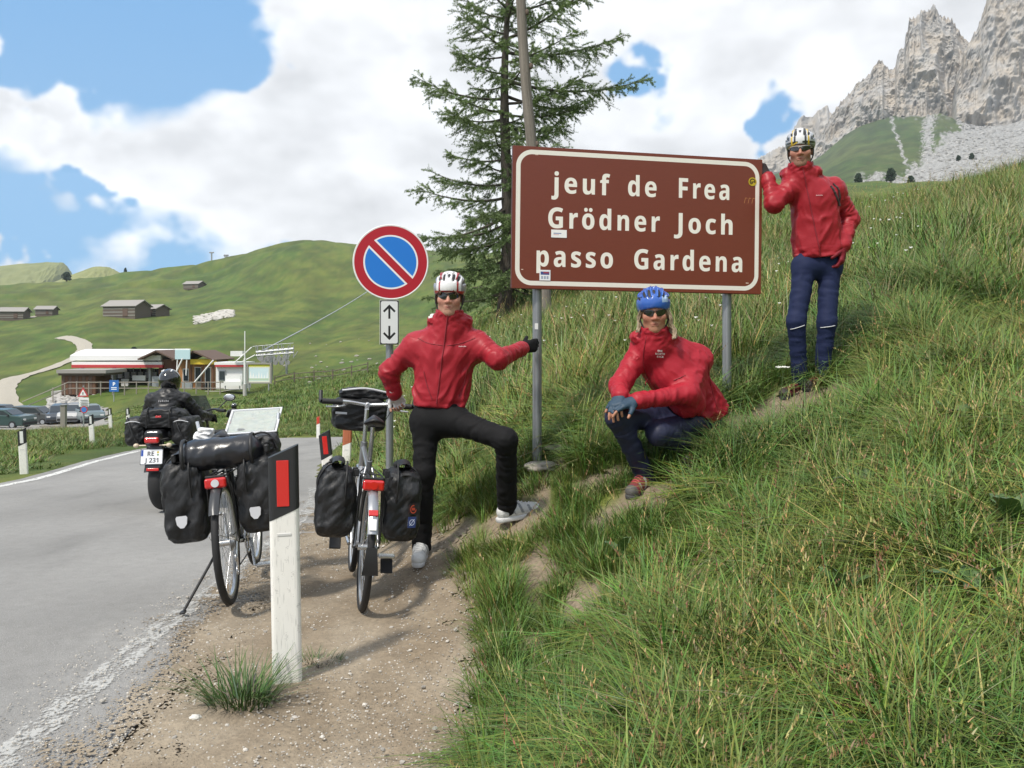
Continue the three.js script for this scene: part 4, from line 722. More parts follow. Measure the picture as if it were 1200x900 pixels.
// ---------------------------------------------------------------- road signs
const galv = (() => { const t = tex(256, 512, (u, v) => 0.78 + 0.25 * loopNoise(u, v * 0.4, 10, 4)); return new THREE.MeshStandardMaterial({ color: C(0.36, 0.38, 0.4), roughness: 0.5, metalness: 0.55, map: t, roughnessMap: t }); })();
{
  const w = 1.778, h = 0.942, A = Math.atan2(0.35, 1.743), o = V(0, 0, -5.6), post = [[0.185, 0.045], [1.547, 0.045]];
  const s = thing('place_sign', 'big brown sign with three lines of white lettering on two grey posts', 'sign', o, A);
  const PX = 1024, c = document.createElement('canvas'); c.width = PX * 2 - 64; c.height = Math.round(c.width * h / w);
  const g = c.getContext('2d'), W = c.width, H = c.height, m = W / w;
  g.fillStyle = '#70301d'; g.fillRect(0, 0, W, H);
  for (let i = 0; i < 5200; i++) { const k = rnd(); g.fillStyle = k < 0.5 ? `rgba(45,14,8,${0.03 + 0.05 * rnd()})` : `rgba(150,75,50,${0.02 + 0.04 * rnd()})`; g.fillRect(rnd() * W, rnd() * H, rr(2, 60), rr(1, 4)); }
  for (let i = 0; i < 90; i++) { g.strokeStyle = `rgba(190,140,110,${0.05 + 0.1 * rnd()})`; g.lineWidth = rr(0.6, 1.6); g.beginPath(); const x = rnd() * W, y = rnd() * H; g.moveTo(x, y); g.lineTo(x + rr(-30, 30), y + rr(-12, 12)); g.stroke(); }
  g.strokeStyle = '#e6e2d8'; g.lineWidth = 0.030 * m; const ins = 0.036 * m, R = 0.095 * m;
  g.beginPath(); g.roundRect(ins, ins, W - 2 * ins, H - 2 * ins, R); g.stroke();
  g.fillStyle = '#ebe7dd'; g.textBaseline = 'alphabetic';
  const word = (t, u0, u1, v, cap = 0.134) => {
    g.font = `bold ${cap / 0.714 * m}px sans-serif`; const ws = [...t].map((q) => g.measureText(q).width), tot = ws.reduce((a, b) => a + b, 0), room = (u1 - u0) * W; let sp = (room - tot) / Math.max(1, t.length - 1), x = u0 * W, k = 1;
    k = room / (tot + 0.012 * W * (t.length - 1)); sp = 0.012 * W * k;
    [...t].forEach((q, i) => { g.save(); g.translate(x, v * H); g.scale(k, 1); g.fillText(q, 0, 0); g.strokeStyle = '#ebe7dd'; g.lineWidth = 2; g.lineJoin = 'round'; g.strokeText(q, 0, 0); g.restore(); x += ws[i] * k + sp; });
  };
  word('jeuf', .152, .373, .318); word('de', .443, .566, .315); word('Frea', .645, .868, .312);
  word('Grödner', .131, .578, .568); word('Joch', .645, .884, .568);
  word('passo', .086, .395, .842); word('Gardena', .470, .926, .842);
  g.strokeStyle = 'rgba(200,150,90,.75)'; g.lineWidth = 4; for (const q of [0, 1, 2]) { g.beginPath(); g.moveTo(W * (.925 + q * .016), H * .33); g.lineTo(W * (.93 + q * .016), H * .29); g.lineTo(W * (.938 + q * .016), H * .292); g.stroke(); }
  g.fillStyle = 'rgba(240,230,215,.8)'; g.fillRect(W * .083, H * .055, W * .012, 4); g.fillRect(W * .935, H * .918, W * .012, 7); g.fillRect(W * .035, H * .865, W * .008, 6);
  const t = new THREE.CanvasTexture(c); t.colorSpace = THREE.SRGBColorSpace;
  const panel = new THREE.Group(); panel.name = 'panel'; panel.position.set(w / 2, 1.847 + h / 2 - 0.01, 0); panel.rotation.z = -0.0115; s.add(panel);
  mesh('backing', box(w, h, 0.03, 0, 0, -0.017, 0.006), std(0.1, 0.032, 0.026, 0.55), panel);
  mesh('face', mv(new THREE.PlaneGeometry(w - 0.006, h - 0.006), 0, 0, 0.001), phys(1, 1, 1, 0.42, 0, { map: t, clearcoat: 0.25, clearcoatRoughness: 0.25 }), panel);
  const stick = (u, v, sw, sh, draw, name = 'sticker') => { const mm = board(sw, sh, draw, 128); mesh(name, box(sw, sh, 0.002, (u - .5) * w, (.5 - v) * h, 0.003), mm, panel); };
  stick(.179, .607, .106, .052, (g, w, h) => { g.fillStyle = '#ecebea'; g.fillRect(0, 0, w, h); g.fillStyle = '#8a93b0'; g.fillRect(w * .15, h * .4, w * .5, h * .14); g.fillStyle = '#c99'; g.fillRect(w * .15, h * .6, w * .35, h * .08); });
  stick(.127, .902, .074, .07, (g, w, h) => { g.fillStyle = '#e8e8ea'; g.fillRect(0, 0, w, h); g.fillStyle = '#3b4a86'; g.fillRect(w * .1, h * .16, w * .8, h * .3); g.fillStyle = '#a33a40'; g.fillRect(w * .35, h * .2, w * .5, h * .12); g.fillStyle = '#9aa3b8'; for (let i = 0; i < 3; i++) g.fillRect(w * (.15 + .25 * i), h * .58, w * .18, h * .28); });
  const cy = new THREE.CylinderGeometry(0.03, 0.03, 0.002, 24); cy.rotateX(Math.PI / 2);
  const ym = board(1, 1, (g, w, h) => { g.fillStyle = '#b9a21e'; g.fillRect(0, 0, w, h); g.strokeStyle = '#4a3a10'; g.lineWidth = 9; g.beginPath(); g.arc(w / 2, h / 2, w * .3, 0.4, 5.2); g.stroke(); g.beginPath(); g.moveTo(w * .5, h * .25); g.lineTo(w * .55, h * .6); g.lineTo(w * .75, h * .5); g.stroke(); }, 64);
  mesh('sticker', mv(cy, (.957 - .5) * w, (.5 - .17) * h, 0.003), ym, panel);
  post.forEach(([x], k) => {
    const wx = x * Math.cos(A), d = 5.6 + x * Math.sin(A) + 0.07, gy = ground(wx + 0.07 * Math.sin(A), d);
    const pm = mesh('post', mv(new THREE.CylinderGeometry(0.031, 0.031, 2.72 - gy + 0.2, 24), x, (2.72 + gy - 0.2) / 2, -0.068), galv, s);
    mesh('post_cap', mv(new THREE.CylinderGeometry(0.0325, 0.0325, 0.02, 24), x, 2.728, -0.068), W_.dark, pm);
    for (const y of [2.0, 2.6]) { mesh('bracket', merge([box(0.1, 0.04, 0.008, x, y, -0.037), new THREE.TorusGeometry(0.034, 0.006, 6, 20).rotateX(Math.PI / 2).translate(x, y, -0.068)]), galv, s); }
    if (!k) mesh('sticker', box(0.022, 0.04, 0.002, x - 0.012, 1.60, -0.0375), W_.white, s);
  });
}
{
  const d = 7, o = stand(458, d, -0.1), s = thing('no_parking_sign', 'round red and blue no parking sign with a double arrow plate below', 'sign', o, 0.14), cy = 2.15 - o.y;
  mesh('post', mv(new THREE.CylinderGeometry(0.031, 0.031, cy + 0.36, 20), -0.01, (cy + 0.36) / 2 - 0.1, -0.05), galv, s);
  const r = 0.303, face = board(1, 1, (g, w) => {
    const q = w / 2; g.fillStyle = '#e8e8e4'; g.fillRect(0, 0, w, w); const dc = (k, c) => { g.fillStyle = c; g.beginPath(); g.arc(q, q, q * k, 0, 7); g.fill(); };
    dc(0.975, '#ad1426'); dc(0.735, '#e8e8e8'); dc(0.69, '#1b76cf');
    g.save(); g.beginPath(); g.arc(q, q, q * 0.735, 0, 7); g.clip(); g.translate(q, q); g.rotate(Math.PI / 4); g.fillStyle = '#e8e8e8'; g.fillRect(-q, -q * .145, 2 * q, q * .29); g.fillStyle = '#ad1426'; g.fillRect(-q, -q * .095, 2 * q, q * .19); g.restore();
  }, 512);
  const cg = new THREE.CircleGeometry(r, 72), disk = disc(r, 0.012, 72);
  mesh('disc', mv(disk, 0, cy, -0.007), std(0.5, 0.5, 0.5, 0.4), s); mesh('face', mv(cg, 0, cy, 0.0005), Object.assign(face, { roughness: 0.4 }), s); mesh('rim', new THREE.TorusGeometry(r, 0.006, 8, 72).translate(0, cy, -0.004), W_.white, s);
  const pw = 0.156, ph = 0.366, py = cy - r - 0.008 - ph / 2, arrow = board(pw, ph, (g, w, h) => {
    g.fillStyle = '#1c1c1c'; g.fillRect(0, 0, w, h); g.fillStyle = '#dcdedd'; g.beginPath(); g.roundRect(w * .05, w * .05, w * .9, h - w * .1, w * .1); g.fill(); g.strokeStyle = '#111'; g.lineWidth = w * .11;
    for (const k of [-1, 1]) { const y = h / 2; g.beginPath(); g.moveTo(w / 2, y + k * h * .08); g.lineTo(w / 2, y + k * h * .36); g.stroke(); g.beginPath(); g.moveTo(w * .2, y + k * h * .24); g.lineTo(w / 2, y + k * h * .37); g.lineTo(w * .8, y + k * h * .24); g.stroke(); }
  }, 200);
  mesh('plate', box(pw, ph, 0.01, -0.012, py, -0.006, 0.004), W_.white, s); mesh('plate_face', mv(new THREE.PlaneGeometry(pw - 0.004, ph - 0.004), -0.012, py, 0.0005), arrow, s);
  mesh('bracket', merge([cy + 0.12, cy - 0.12, py].map((y) => box(0.09, 0.035, 0.04, -0.01, y, -0.035))), galv, s);
}
// ---- delineator posts: slanted black band, reflector, white shaft
function prism(poly, lo, hi, n = 1) {                  // poly [[x, z]], lo/hi functions of x
  const pos = [], N = poly.length, tri = (a, b, c) => pos.push(...a, ...b, ...c);
  for (let i = 0; i < N; i++) { const [x0, z0] = poly[i], [x1, z1] = poly[(i + 1) % N], a = [x0, lo(x0), z0], b = [x1, lo(x1), z1], c = [x1, hi(x1), z1], d = [x0, hi(x0), z0]; tri(a, c, b); tri(a, d, c); }
  for (let i = 1; i < N - 1; i++) { const q = (k, f) => [poly[k][0], f(poly[k][0]), poly[k][1]]; tri(q(0, hi), q(i + 1, hi), q(i, hi)); tri(q(0, lo), q(i, lo), q(i + 1, lo)); }
  const g = new THREE.BufferGeometry(); g.setAttribute('position', new THREE.Float32BufferAttribute(pos, 3)); g.computeVertexNormals(); return g;
}
{
  const ring = (w, dp, r, off = 0) => { const p = []; const cs = [[w / 2 - r, dp / 2 - r, 0], [-w / 2 + r, dp / 2 - r, 1], [-w / 2 + r, -dp / 2 + r, 2], [w / 2 - r, -dp / 2 + r, 3]]; for (const [x, z, k] of cs) for (let i = 0; i <= 4; i++) { const a = (k + i / 4) * Math.PI / 2; p.push([x + Math.cos(a) * (r + off), z + Math.sin(a) * (r + off)]); } return p.reverse(); };
  const slant = (h, k = 0.42) => (x) => h + k * x;
  const dirt = tex(128, 1024, (u, v) => { const sc = sstep(0.62, 0.8, n2(u * 5, v * 14) * 0.8 + 0.35 * n2(u * 30, v * 160)), k = 1 - 0.28 * sc - 0.25 * sstep(0.55, 0.75, n2(u * 40, v * 7)) - 0.07 * (0.5 + 0.5 * fbm2(u * 3, v * 9, 3)); return [k, k * 0.985, k * 0.95]; });
  const whiteM = new THREE.MeshStandardMaterial({ color: C(0.87, 0.87, 0.85), roughness: 0.42, map: dirt }), blackM = std(0.02, 0.021, 0.023, 0.55), redM = phys(0.62, 0.02, 0.018, 0.22, 0, { clearcoat: 0.6 }), paleM = std(0.75, 0.76, 0.74, 0.25), orangeM = std(0.42, 0.13, 0.06, 0.7), lineM = std(0.62, 0.62, 0.6, 0.5);
  const withUv = (g) => { const a = g.attributes.position, uv = new Float32Array(a.count * 2); for (let i = 0; i < a.count; i++) { uv[i * 2] = a.getX(i) * 4 + a.getZ(i) * 3; uv[i * 2 + 1] = a.getY(i); } g.setAttribute('uv', new THREE.BufferAttribute(uv, 2)); return g; };
  const make = (label, refl, capM = blackM, top = 1.02, band = 0.275) => {
    const s = thing('delineator_post', label, 'road post'), poly = ring(0.125, 0.07, 0.02), poly2 = ring(0.125, 0.07, 0.02, 0.0015);
    mesh('shaft', withUv(prism(poly, () => -0.25, slant(top - 0.015))), whiteM, s);
    mesh('band', prism(poly2, slant(top - band), slant(top)), capM, s, capM === blackM ? 'slanted black band at the top' : 'faded orange band at the top');
    mesh('reflector', box(0.052, 0.2, 0.008, -0.002, top - band / 2 - 0.0, 0.036, 0.002), refl, s);
    mesh('ridge', box(0.06, 0.012, 0.004, 0.0, top - band - 0.085, 0.0355, 0.002), lineM, s);
    mesh('foot', prism(ring(0.128, 0.073, 0.02), () => -0.2, () => 0.012), std(0.3, 0.27, 0.22, 0.9), s);
    return s;
  };
  const a = make('nearest road post, white with a slanted black top and red reflector', redM); a.position.copy(stand(337, 3.74, 0.005)); a.rotation.set(0.0, 0.2, 0.018);
  const grp = (o) => o;
  const b = copyOf(a, 'black topped road post with red reflector just beyond the second bicycle', stand(391, 9.5, -0.2), 0.15); b.rotation.z = 0.1;
  const c = make('faded post with an orange top in the grass beyond the bicycle', orangeM, orangeM); c.position.copy(stand(405, 12.5, -0.42)); c.rotation.z = -0.03;
  const e = make('thin distant road post with red top on the outside of the curve', redM, orangeM); e.position.copy(stand(373, 30.5, -0.2)); 
  const f = make('white road post in the grass at the left edge of the road', paleM, blackM, 0.9, 0.25); f.position.copy(stand(29, 14.4, -0.15)); f.rotation.set(0, 0.3, 0.05);
  const g1 = copyOf(f, 'white road post farther along the left edge, behind the first', stand(108.5, 22.7, -0.15), 0.2);
  const h1 = copyOf(f, 'tiny far road post, left one of the pair before the motorcycle', stand(130, 33, 0), 0.2), h2 = copyOf(f, 'tiny far road post, right one of the pair before the motorcycle', stand(151, 31, 0), 0.2);
}

// ---------------------------------------------------------------- bicycles, bags and the motorcycle (each built with its rear wheel on the origin, heading -z)
const B_ = {
  rubber: std(0.017, 0.017, 0.018, 0.75), rim: std(0.55, 0.56, 0.57, 0.3, 0.8), chrome: std(0.62, 0.63, 0.64, 0.25, 0.85), frameBlack: phys(0.014, 0.014, 0.016, 0.3, 0.2, { clearcoat: 0.6 }), frameSilver: phys(0.35, 0.36, 0.38, 0.3, 0.7, { clearcoat: 0.4 }), plastic: std(0.015, 0.015, 0.016, 0.5), redLight: phys(0.55, 0.012, 0.012, 0.15, 0, { clearcoat: 1 }), saddle: std(0.013, 0.013, 0.014, 0.45), reflect: std(0.62, 0.63, 0.66, 0.35), white: std(0.8, 0.8, 0.8, 0.5),
};
const weave = tex(512, 512, (u, v) => 0.5 + 0.35 * loopNoise(u, v, 9, 4) + 0.12 * loopNoise(u, v, 90, 1));
B_.bag = new THREE.MeshStandardMaterial({ color: C(0.014, 0.0145, 0.016), roughness: 0.5, bumpMap: weave, bumpScale: 0.004 });
B_.dry = phys(0.011, 0.012, 0.016, 0.28, 0, { clearcoat: 0.35, clearcoatRoughness: 0.3, bumpMap: weave, bumpScale: 0.003 });
function wheel(parent, z, r = 0.345, tw = 0.02, n = 32, rimMat = B_.rim) {
  const w = new THREE.Group(); w.name = 'wheel'; w.position.set(0, r, z); parent.add(w);
  const T = (R, t, seg = 64) => new THREE.TorusGeometry(R, t, 10, seg).rotateY(Math.PI / 2);
  mesh('tyre', T(r - tw, tw), B_.rubber, w);
  mesh('rim', new THREE.LatheGeometry([[r - 0.058, -0.008], [r - 0.052, -0.012], [r - 0.036, -0.0125], [r - 0.036, 0.0125], [r - 0.052, 0.012], [r - 0.058, 0.008], [r - 0.058, -0.008]].map(([x, y]) => new THREE.Vector2(x, y)), 64).rotateZ(Math.PI / 2), rimMat, w);
  const sp = []; for (let i = 0; i < n; i++) { const a = i / n * 2 * Math.PI, b = a + (i % 4 < 2 ? 0.5 : -0.5), x = i % 2 ? 0.024 : -0.024; sp.push(bar(V(x, Math.cos(b) * 0.024, Math.sin(b) * 0.024), V(0, Math.cos(a) * (r - 0.055), Math.sin(a) * (r - 0.055)), 0.0013, 0.0013, 4, true)); }
  mesh('spokes', merge(sp), B_.chrome, w);
  mesh('hub', new THREE.CylinderGeometry(0.018, 0.018, 0.09, 14).rotateZ(Math.PI / 2), B_.chrome, w);
  return w;
}
const arc = (R, a0, a1, w, thick, cz, cy, flare = 0) => sheet(3, 28, (u, v) => { const a = lerp(a0, a1, v), k = (u - 0.5), rr_ = R + thick * (1 - 4 * k * k); return [k * w, cy + Math.sin(a) * rr_, cz + Math.cos(a) * rr_]; });
function makeBicycle(name, label, o) {
  const s = thing(name, label, 'bicycle'), fr = o.frame, r = 0.345, bb = V(0, 0.285, -0.45), fa = V(0, r, -1.07), st = V(0, 0.80, -0.25), ht = V(0, o.head, -0.84), hb = V(0, o.head - 0.15, -0.875);
  wheel(s, 0); wheel(s, -1.07);
  mesh('frame', merge([bar(bb, st, 0.0165, 0.0165, 14), bar(V(0, 0.75, -0.27), ht.clone().add(V(0, -0.03, -0.005)), 0.017, 0.017, 14), bar(bb, hb, 0.021, 0.021, 14), bar(hb.clone().add(V(0, -0.02, 0)), ht.clone().add(V(0, 0.01, 0)), 0.024, 0.024, 14), bar(V(-0.05, 0.0365 + 0.25, -0.45), V(0.05, 0.2865, -0.45), 0.024, 0.024, 14),
    ...[-1, 1].flatMap((k) => [tube([V(k * 0.022, 0.285, -0.42), V(k * 0.05, 0.32, -0.18), V(k * 0.066, r, 0)], 0.010, 10, 8), tube([V(k * 0.018, 0.76, -0.26), V(k * 0.048, 0.60, -0.16), V(k * 0.066, r, 0)], 0.009, 10, 8)])]), fr, s);
  mesh('fork', merge([...[-1, 1].map((k) => tube([V(k * 0.055, o.head - 0.19, -0.885), V(k * 0.058, 0.55, -0.945), V(k * 0.055, r, -1.07)], 0.012, 12, 8)), box(0.13, 0.04, 0.05, 0, o.head - 0.18, -0.885, 0.012)]), o.fork ?? fr, s);
  mesh('seatpost', bar(V(0, 0.78, -0.257), V(0, o.seat - 0.03, -0.205), 0.0135, 0.0135, 12), B_.chrome, s);
  { const g = new THREE.SphereGeometry(1, 22, 14), a = g.attributes.position; for (let i = 0; i < a.count; i++) { const x = a.getX(i), y = a.getY(i), z = a.getZ(i), t = (z + 1) / 2, w = lerp(0.022, 0.085, sstep(0.3, 0.95, t)); a.setXYZ(i, x * w, (y > 0 ? y * 0.028 : y * 0.03) + 0.012 * Math.cos(x * 3), z * 0.14); } g.computeVertexNormals(); g.translate(0, o.seat, -0.19); mesh('saddle', g, B_.saddle, s); }
  // rack
  const ry = 0.735; mesh('rack', merge([...[-0.055, -0.018, 0.018, 0.055].map((x) => bar(V(x, ry, 0.14), V(x, ry, -0.24), 0.005, 0.005, 7)), tube([V(-0.055, ry, 0.14), V(0, ry, 0.155), V(0.055, ry, 0.14)], 0.005, 8, 6), bar(V(-0.055, ry, -0.1), V(0.055, ry, -0.1), 0.004, 0.004, 6), ...[-1, 1].flatMap((k) => [bar(V(k * 0.06, ry, 0.1), V(k * 0.072, r + 0.02, 0.01), 0.005, 0.005, 7), bar(V(k * 0.06, ry, -0.02), V(k * 0.072, r + 0.02, 0.005), 0.005, 0.005, 7), bar(V(k * 0.055, ry, -0.22), V(k * 0.02, 0.76, -0.26), 0.004, 0.004, 6)])]), o.rack, s);
  // lights
  const tl = mesh('tail_light', box(0.115, 0.058, 0.034, 0, ry - 0.035, 0.168, 0.014), B_.redLight, s); mesh('lens', new THREE.CylinderGeometry(0.021, 0.021, 0.008, 18).rotateX(Math.PI / 2).translate(0, ry - 0.035, 0.187), o.lens, tl);
  mesh('light_mount', box(0.1, 0.014, 0.03, 0, ry - 0.001, 0.158, 0.004), B_.plastic, s);
  // fenders
  mesh('rear_mudguard', arc(r + 0.02, 2.9, -0.28 + o.mudLow, 0.052, 0.012, 0, r), o.mud, s); mesh('front_mudguard', arc(r + 0.02, 2.6, 0.55, 0.05, 0.012, -1.07, r).rotateY(0), o.mud, s);
  mesh('mudguard_stay', merge([-1, 1].map((k) => bar(V(k * 0.07, r, 0), V(k * 0.026, r + 0.1, 0.35), 0.0022, 0.0022, 5))), B_.chrome, s);
  if (o.flap) { mesh('mud_flap', sheet(4, 6, (u, v) => { const a = lerp(0.16, -0.22, v), k = u - 0.5, R = r + 0.028; return [k * lerp(0.054, 0.085, v), r + Math.sin(a) * R, Math.cos(a) * R + 0.008]; }), B_.plastic, s); mesh('rear_reflector', box(0.05, 0.034, 0.012, 0, r + 0.225, 0.30, 0.004, [-0.62, 0, 0]), B_.redLight, s); mesh('mudguard_stripe', box(0.036, 0.06, 0.006, 0, r + 0.17, 0.338, 0.002, [-0.45, 0, 0]), B_.white, s); }
  // drivetrain
  const ring = (R, t, z, y, x) => mv(new THREE.TorusGeometry(R, t, 6, 36).rotateY(Math.PI / 2), x, y, z);
  mesh('chainring', merge([ring(0.085, 0.004, -0.45, 0.285, 0.048), ring(0.06, 0.004, -0.45, 0.285, 0.04), ...[0, 1, 2, 3, 4].map((i) => bar(V(0.045, 0.285, -0.45), V(0.045, 0.285 + Math.cos(i * 1.2566) * 0.085, -0.45 + Math.sin(i * 1.2566) * 0.085), 0.006, 0.006, 5))]), B_.chrome, s);
  mesh('cassette', merge([0.03, 0.036, 0.043, 0.05].map((R, i) => mv(new THREE.CylinderGeometry(R, R, 0.003, 24).rotateZ(Math.PI / 2), 0.046 - i * 0.006, r, 0))), B_.rim, s);
  mesh('chain', merge([bar(V(0.046, 0.285 + 0.087, -0.45), V(0.042, r + 0.04, 0), 0.004, 0.004, 5), bar(V(0.046, 0.285 - 0.087, -0.45), V(0.048, r - 0.15, 0.02), 0.004, 0.004, 5)]), B_.plastic, s);
  mesh('derailleur', merge([bar(V(0.058, r, 0), V(0.052, r - 0.09, 0.02), 0.009, 0.007, 8), bar(V(0.052, r - 0.08, 0.02), V(0.05, r - 0.16, 0.0), 0.008, 0.006, 8), ring(0.022, 0.005, 0.005, r - 0.16, 0.048), ring(0.02, 0.005, 0.02, r - 0.085, 0.048)]), B_.chrome, s);
  const ca = o.crank;
  for (const k of [-1, 1]) { const a = ca + (k > 0 ? Math.PI : 0), e = V(k * 0.085, 0.285 + Math.sin(a) * 0.17, -0.45 + Math.cos(a) * 0.17); const cr = mesh('crank', bar(V(k * 0.068, 0.285, -0.45), e, 0.012, 0.009, 8), B_.chrome, s); const pd = mesh('pedal', merge([box(0.095, 0.02, 0.07, e.x + k * 0.06, e.y, e.z, 0.006), bar(e, e.clone().add(V(k * 0.09, 0, 0)), 0.006, 0.006, 6)]), B_.chrome, s); if (o.clip) mesh('toe_clip', merge([box(0.07, 0.012, 0.09, e.x + k * 0.06, e.y - 0.05, e.z + 0.04, 0.005, [0.9, 0, 0]), box(0.05, 0.07, 0.012, e.x + k * 0.06, e.y - 0.035, e.z + 0.02, 0.005)]), B_.plastic, pd); }
  if (o.kick) mesh('kickstand', merge([bar(V(-0.06, 0.30, -0.05), V(-0.24, 0.02, 0.08), 0.008, 0.008, 8), box(0.03, 0.012, 0.05, -0.245, 0.012, 0.085, 0.004)]), B_.plastic, s);
  // steering: stem, bar, grips, bar ends, levers, cables
  const hd = new THREE.Group(); hd.name = 'handlebar'; hd.position.set(0, 0, -0.84); hd.rotation.y = o.steer; s.add(hd);
  const by = o.bar, hw = o.barWidth / 2; mesh('stem', merge([bar(V(0, o.head, 0), V(0, by - 0.03, 0.02), 0.014, 0.014, 12), bar(V(0, by - 0.03, 0.02), V(0, by, -0.06), 0.015, 0.015, 12), ball(0, by, -0.06, 0.02)]), o.stem, hd);
  mesh('bar', tube([V(-hw, by + 0.005, -0.0), V(-hw * 0.5, by + 0.012, -0.03), V(0, by, -0.06), V(hw * 0.5, by + 0.012, -0.03), V(hw, by + 0.005, 0)], 0.0125, 30, 10), o.stem, hd);
  for (const k of [-1, 1]) {
    mesh('grip', bar(V(k * (hw - 0.13), by + 0.008, -0.012), V(k * hw, by + 0.005, 0), 0.0175, 0.0185, 12), B_.plastic, hd);
    mesh('bar_end', o.barEndDown ? tube([V(k * hw, by + 0.005, 0), V(k * (hw + 0.012), by + 0.01, -0.02), V(k * (hw + 0.02), by + 0.07, -0.06)], 0.014, 10, 8) : tube([V(k * hw, by + 0.005, 0), V(k * (hw + 0.015), by + 0.01, 0), V(k * (hw + 0.03), by + 0.09, -0.03)], 0.0125, 10, 8), o.ends, hd);
    mesh('brake_lever', tube([V(k * (hw - 0.15), by - 0.01, -0.03), V(k * (hw - 0.1), by - 0.025, -0.065), V(k * (hw - 0.02), by - 0.03, -0.06)], 0.006, 10, 6), B_.chrome, hd);
    mesh('cable', tube([V(k * (hw - 0.16), by - 0.01, -0.04), V(k * 0.16, by - 0.02, -0.22), V(k * 0.08, by - 0.18, -0.2), V(k * 0.02, by - 0.3, -0.06)], 0.0028, 20, 5), B_.plastic, hd);
  }
  return s;
}
// a soft roll-top bag: w across the wheel, h tall, l along the bicycle; origin at the middle of its top edge nearest the rack
function bagShape(w, h, l, sd, top = 0.1, puff = 0.5) {
  const g = new THREE.BoxGeometry(1, 1, 1, 12, 18, 14), a = g.attributes.position;
  for (let i = 0; i < a.count; i++) {
    let x = a.getX(i) * 2, y = a.getY(i) * 2, z = a.getZ(i) * 2; const n = 5, q = Math.pow(Math.abs(x) ** n + Math.abs(y) ** n + Math.abs(z) ** n, 1 / n); x /= q; y /= q; z /= q; const m = Math.max(Math.abs(x), Math.abs(y), Math.abs(z)) / Math.max(Math.abs(a.getX(i) * 2), Math.abs(a.getY(i) * 2), Math.abs(a.getZ(i) * 2)); x /= 1; y /= 1; z /= 1;
    const t = (y + 1) / 2, wd = lerp(1.0, 1 - puff * 0.35, sstep(0.55, 1, t)) * (1 + 0.06 * Math.sin(t * 3.1)), roll = sstep(0.86, 0.97, t) * top;
    let X = x * w / 2 * wd, Y = y * h / 2, Z = z * l / 2 * (1 - 0.10 * (1 - t)); const wr = 0.0075 * n3(X * 9 + sd * 3, Y * 7, Z * 9 + sd) + 0.005 * (1 - Math.abs(2 * n3(X * 14, Y * 20 + sd, Z * 14)));
    X += Math.sign(x) * (wr + roll * w * 0.4) * Math.min(1, Math.abs(x) * 1.2); Z += z * wr * 2; Y += 0.012 * n3(Z * 8, sd, X * 8) * sstep(0.6, 1, t);
    a.setXYZ(i, X, Y, Z);
  }
  g.computeVertexNormals(); const m = mergeVertices(g.deleteAttribute('normal') && g, 1e-4); m.computeVertexNormals(); return m;
}
function onBike(bike, name, label, cat, local, group) { // a thing that hangs on a bicycle: placed by the bicycle's own frame
  bike.updateMatrixWorld(true);
  const s = thing(name, label, cat, V(0, 0, 0), 0, group); s.position.copy(local).applyMatrix4(bike.matrixWorld); s.quaternion.copy(bike.quaternion); return s;
}
function pannier(bike, label, side, w, h, l, y, z, sd, deco) {
  const s = onBike(bike, 'pannier', label, 'pannier', V(side * (0.085 + w / 2), y, z));
  mesh('bag', bagShape(w, h, l, sd), B_.bag, s);
  mesh('roll_top', tube([V(-w * 0.05, h / 2 + 0.01, -l * 0.42), V(0, h / 2 + 0.028, 0), V(-w * 0.02, h / 2 + 0.01, l * 0.42)], 0.026, 14, 9).scale(1.4, 1, 1), B_.bag, s);
  for (const q of [-0.25, 0.25]) mesh('strap', tube([V(side * w * 0.5, h * 0.1, q * l), V(side * w * 0.52, h * 0.3, q * l), V(side * w * 0.3, h * 0.5, q * l), V(0, h * 0.55, q * l)], 0.006, 14, 5), B_.plastic, s);
  mesh('strap', tube([V(-side * w * .22, h * 0.5 + 0.03, l * 0.3), V(-side * w * .22, h * 0.4, l * 0.5 + 0.008), V(-side * w * .22, h * .2, l * 0.51 + 0.008), V(-side * w * .22, h * .05, l * 0.5)], 0.006, 16, 5), B_.plastic, s);
  mesh('hook', merge([-0.2, 0.2].map((q) => box(0.03, 0.04, 0.02, -side * w * 0.5, h * 0.42, q * l, 0.004))), B_.plastic, s);
  deco?.(s, w, h, l);
  return s;
}
const patchShape = (w, h) => extrude([[-w / 2, h * 0.35], [-w * 0.4, h / 2], [w * 0.4, h / 2], [w / 2, h * 0.35], [w * 0.42, -h * 0.2], [w * 0.15, -h / 2], [-w * 0.15, -h / 2], [-w * 0.42, -h * 0.2]], 0.003);
const bike1 = makeBicycle('touring_bicycle', 'black touring bicycle on its kickstand at the road edge, loaded with bags', { frame: B_.frameBlack, rack: B_.plastic, mud: std(0.06, 0.062, 0.066, 0.35, 0.4), mudLow: 0.85, head: 0.80, seat: 0.93, bar: 0.93, barWidth: 0.46, steer: 0.12, stem: B_.plastic, ends: B_.chrome, crank: 1.9, kick: true, lens: B_.reflect });
{
  const p = V(-1.575, 0, -4.8); p.y = 0.022; bike1.position.copy(p); bike1.rotation.set(-0.05, 0.165, 0.095, 'YXZ');
}
const bike2 = makeBicycle('touring_bicycle', 'dark silver touring bicycle held by the standing man, with a bar bag', { frame: B_.frameSilver, fork: B_.frameSilver, rack: B_.plastic, mud: B_.frameSilver, mudLow: 0.62, head: 0.87, seat: 1.03, bar: 1.12, barWidth: 0.58, steer: -0.1, stem: B_.chrome, ends: B_.plastic, crank: 0.35 + Math.PI / 2 + 1.0, clip: true, flap: true, barEndDown: true, lens: B_.redLight });
bike2.position.set(-0.83, 0.02, -4.69); bike2.rotation.set(-0.06, 0.235, -0.085, 'YXZ');
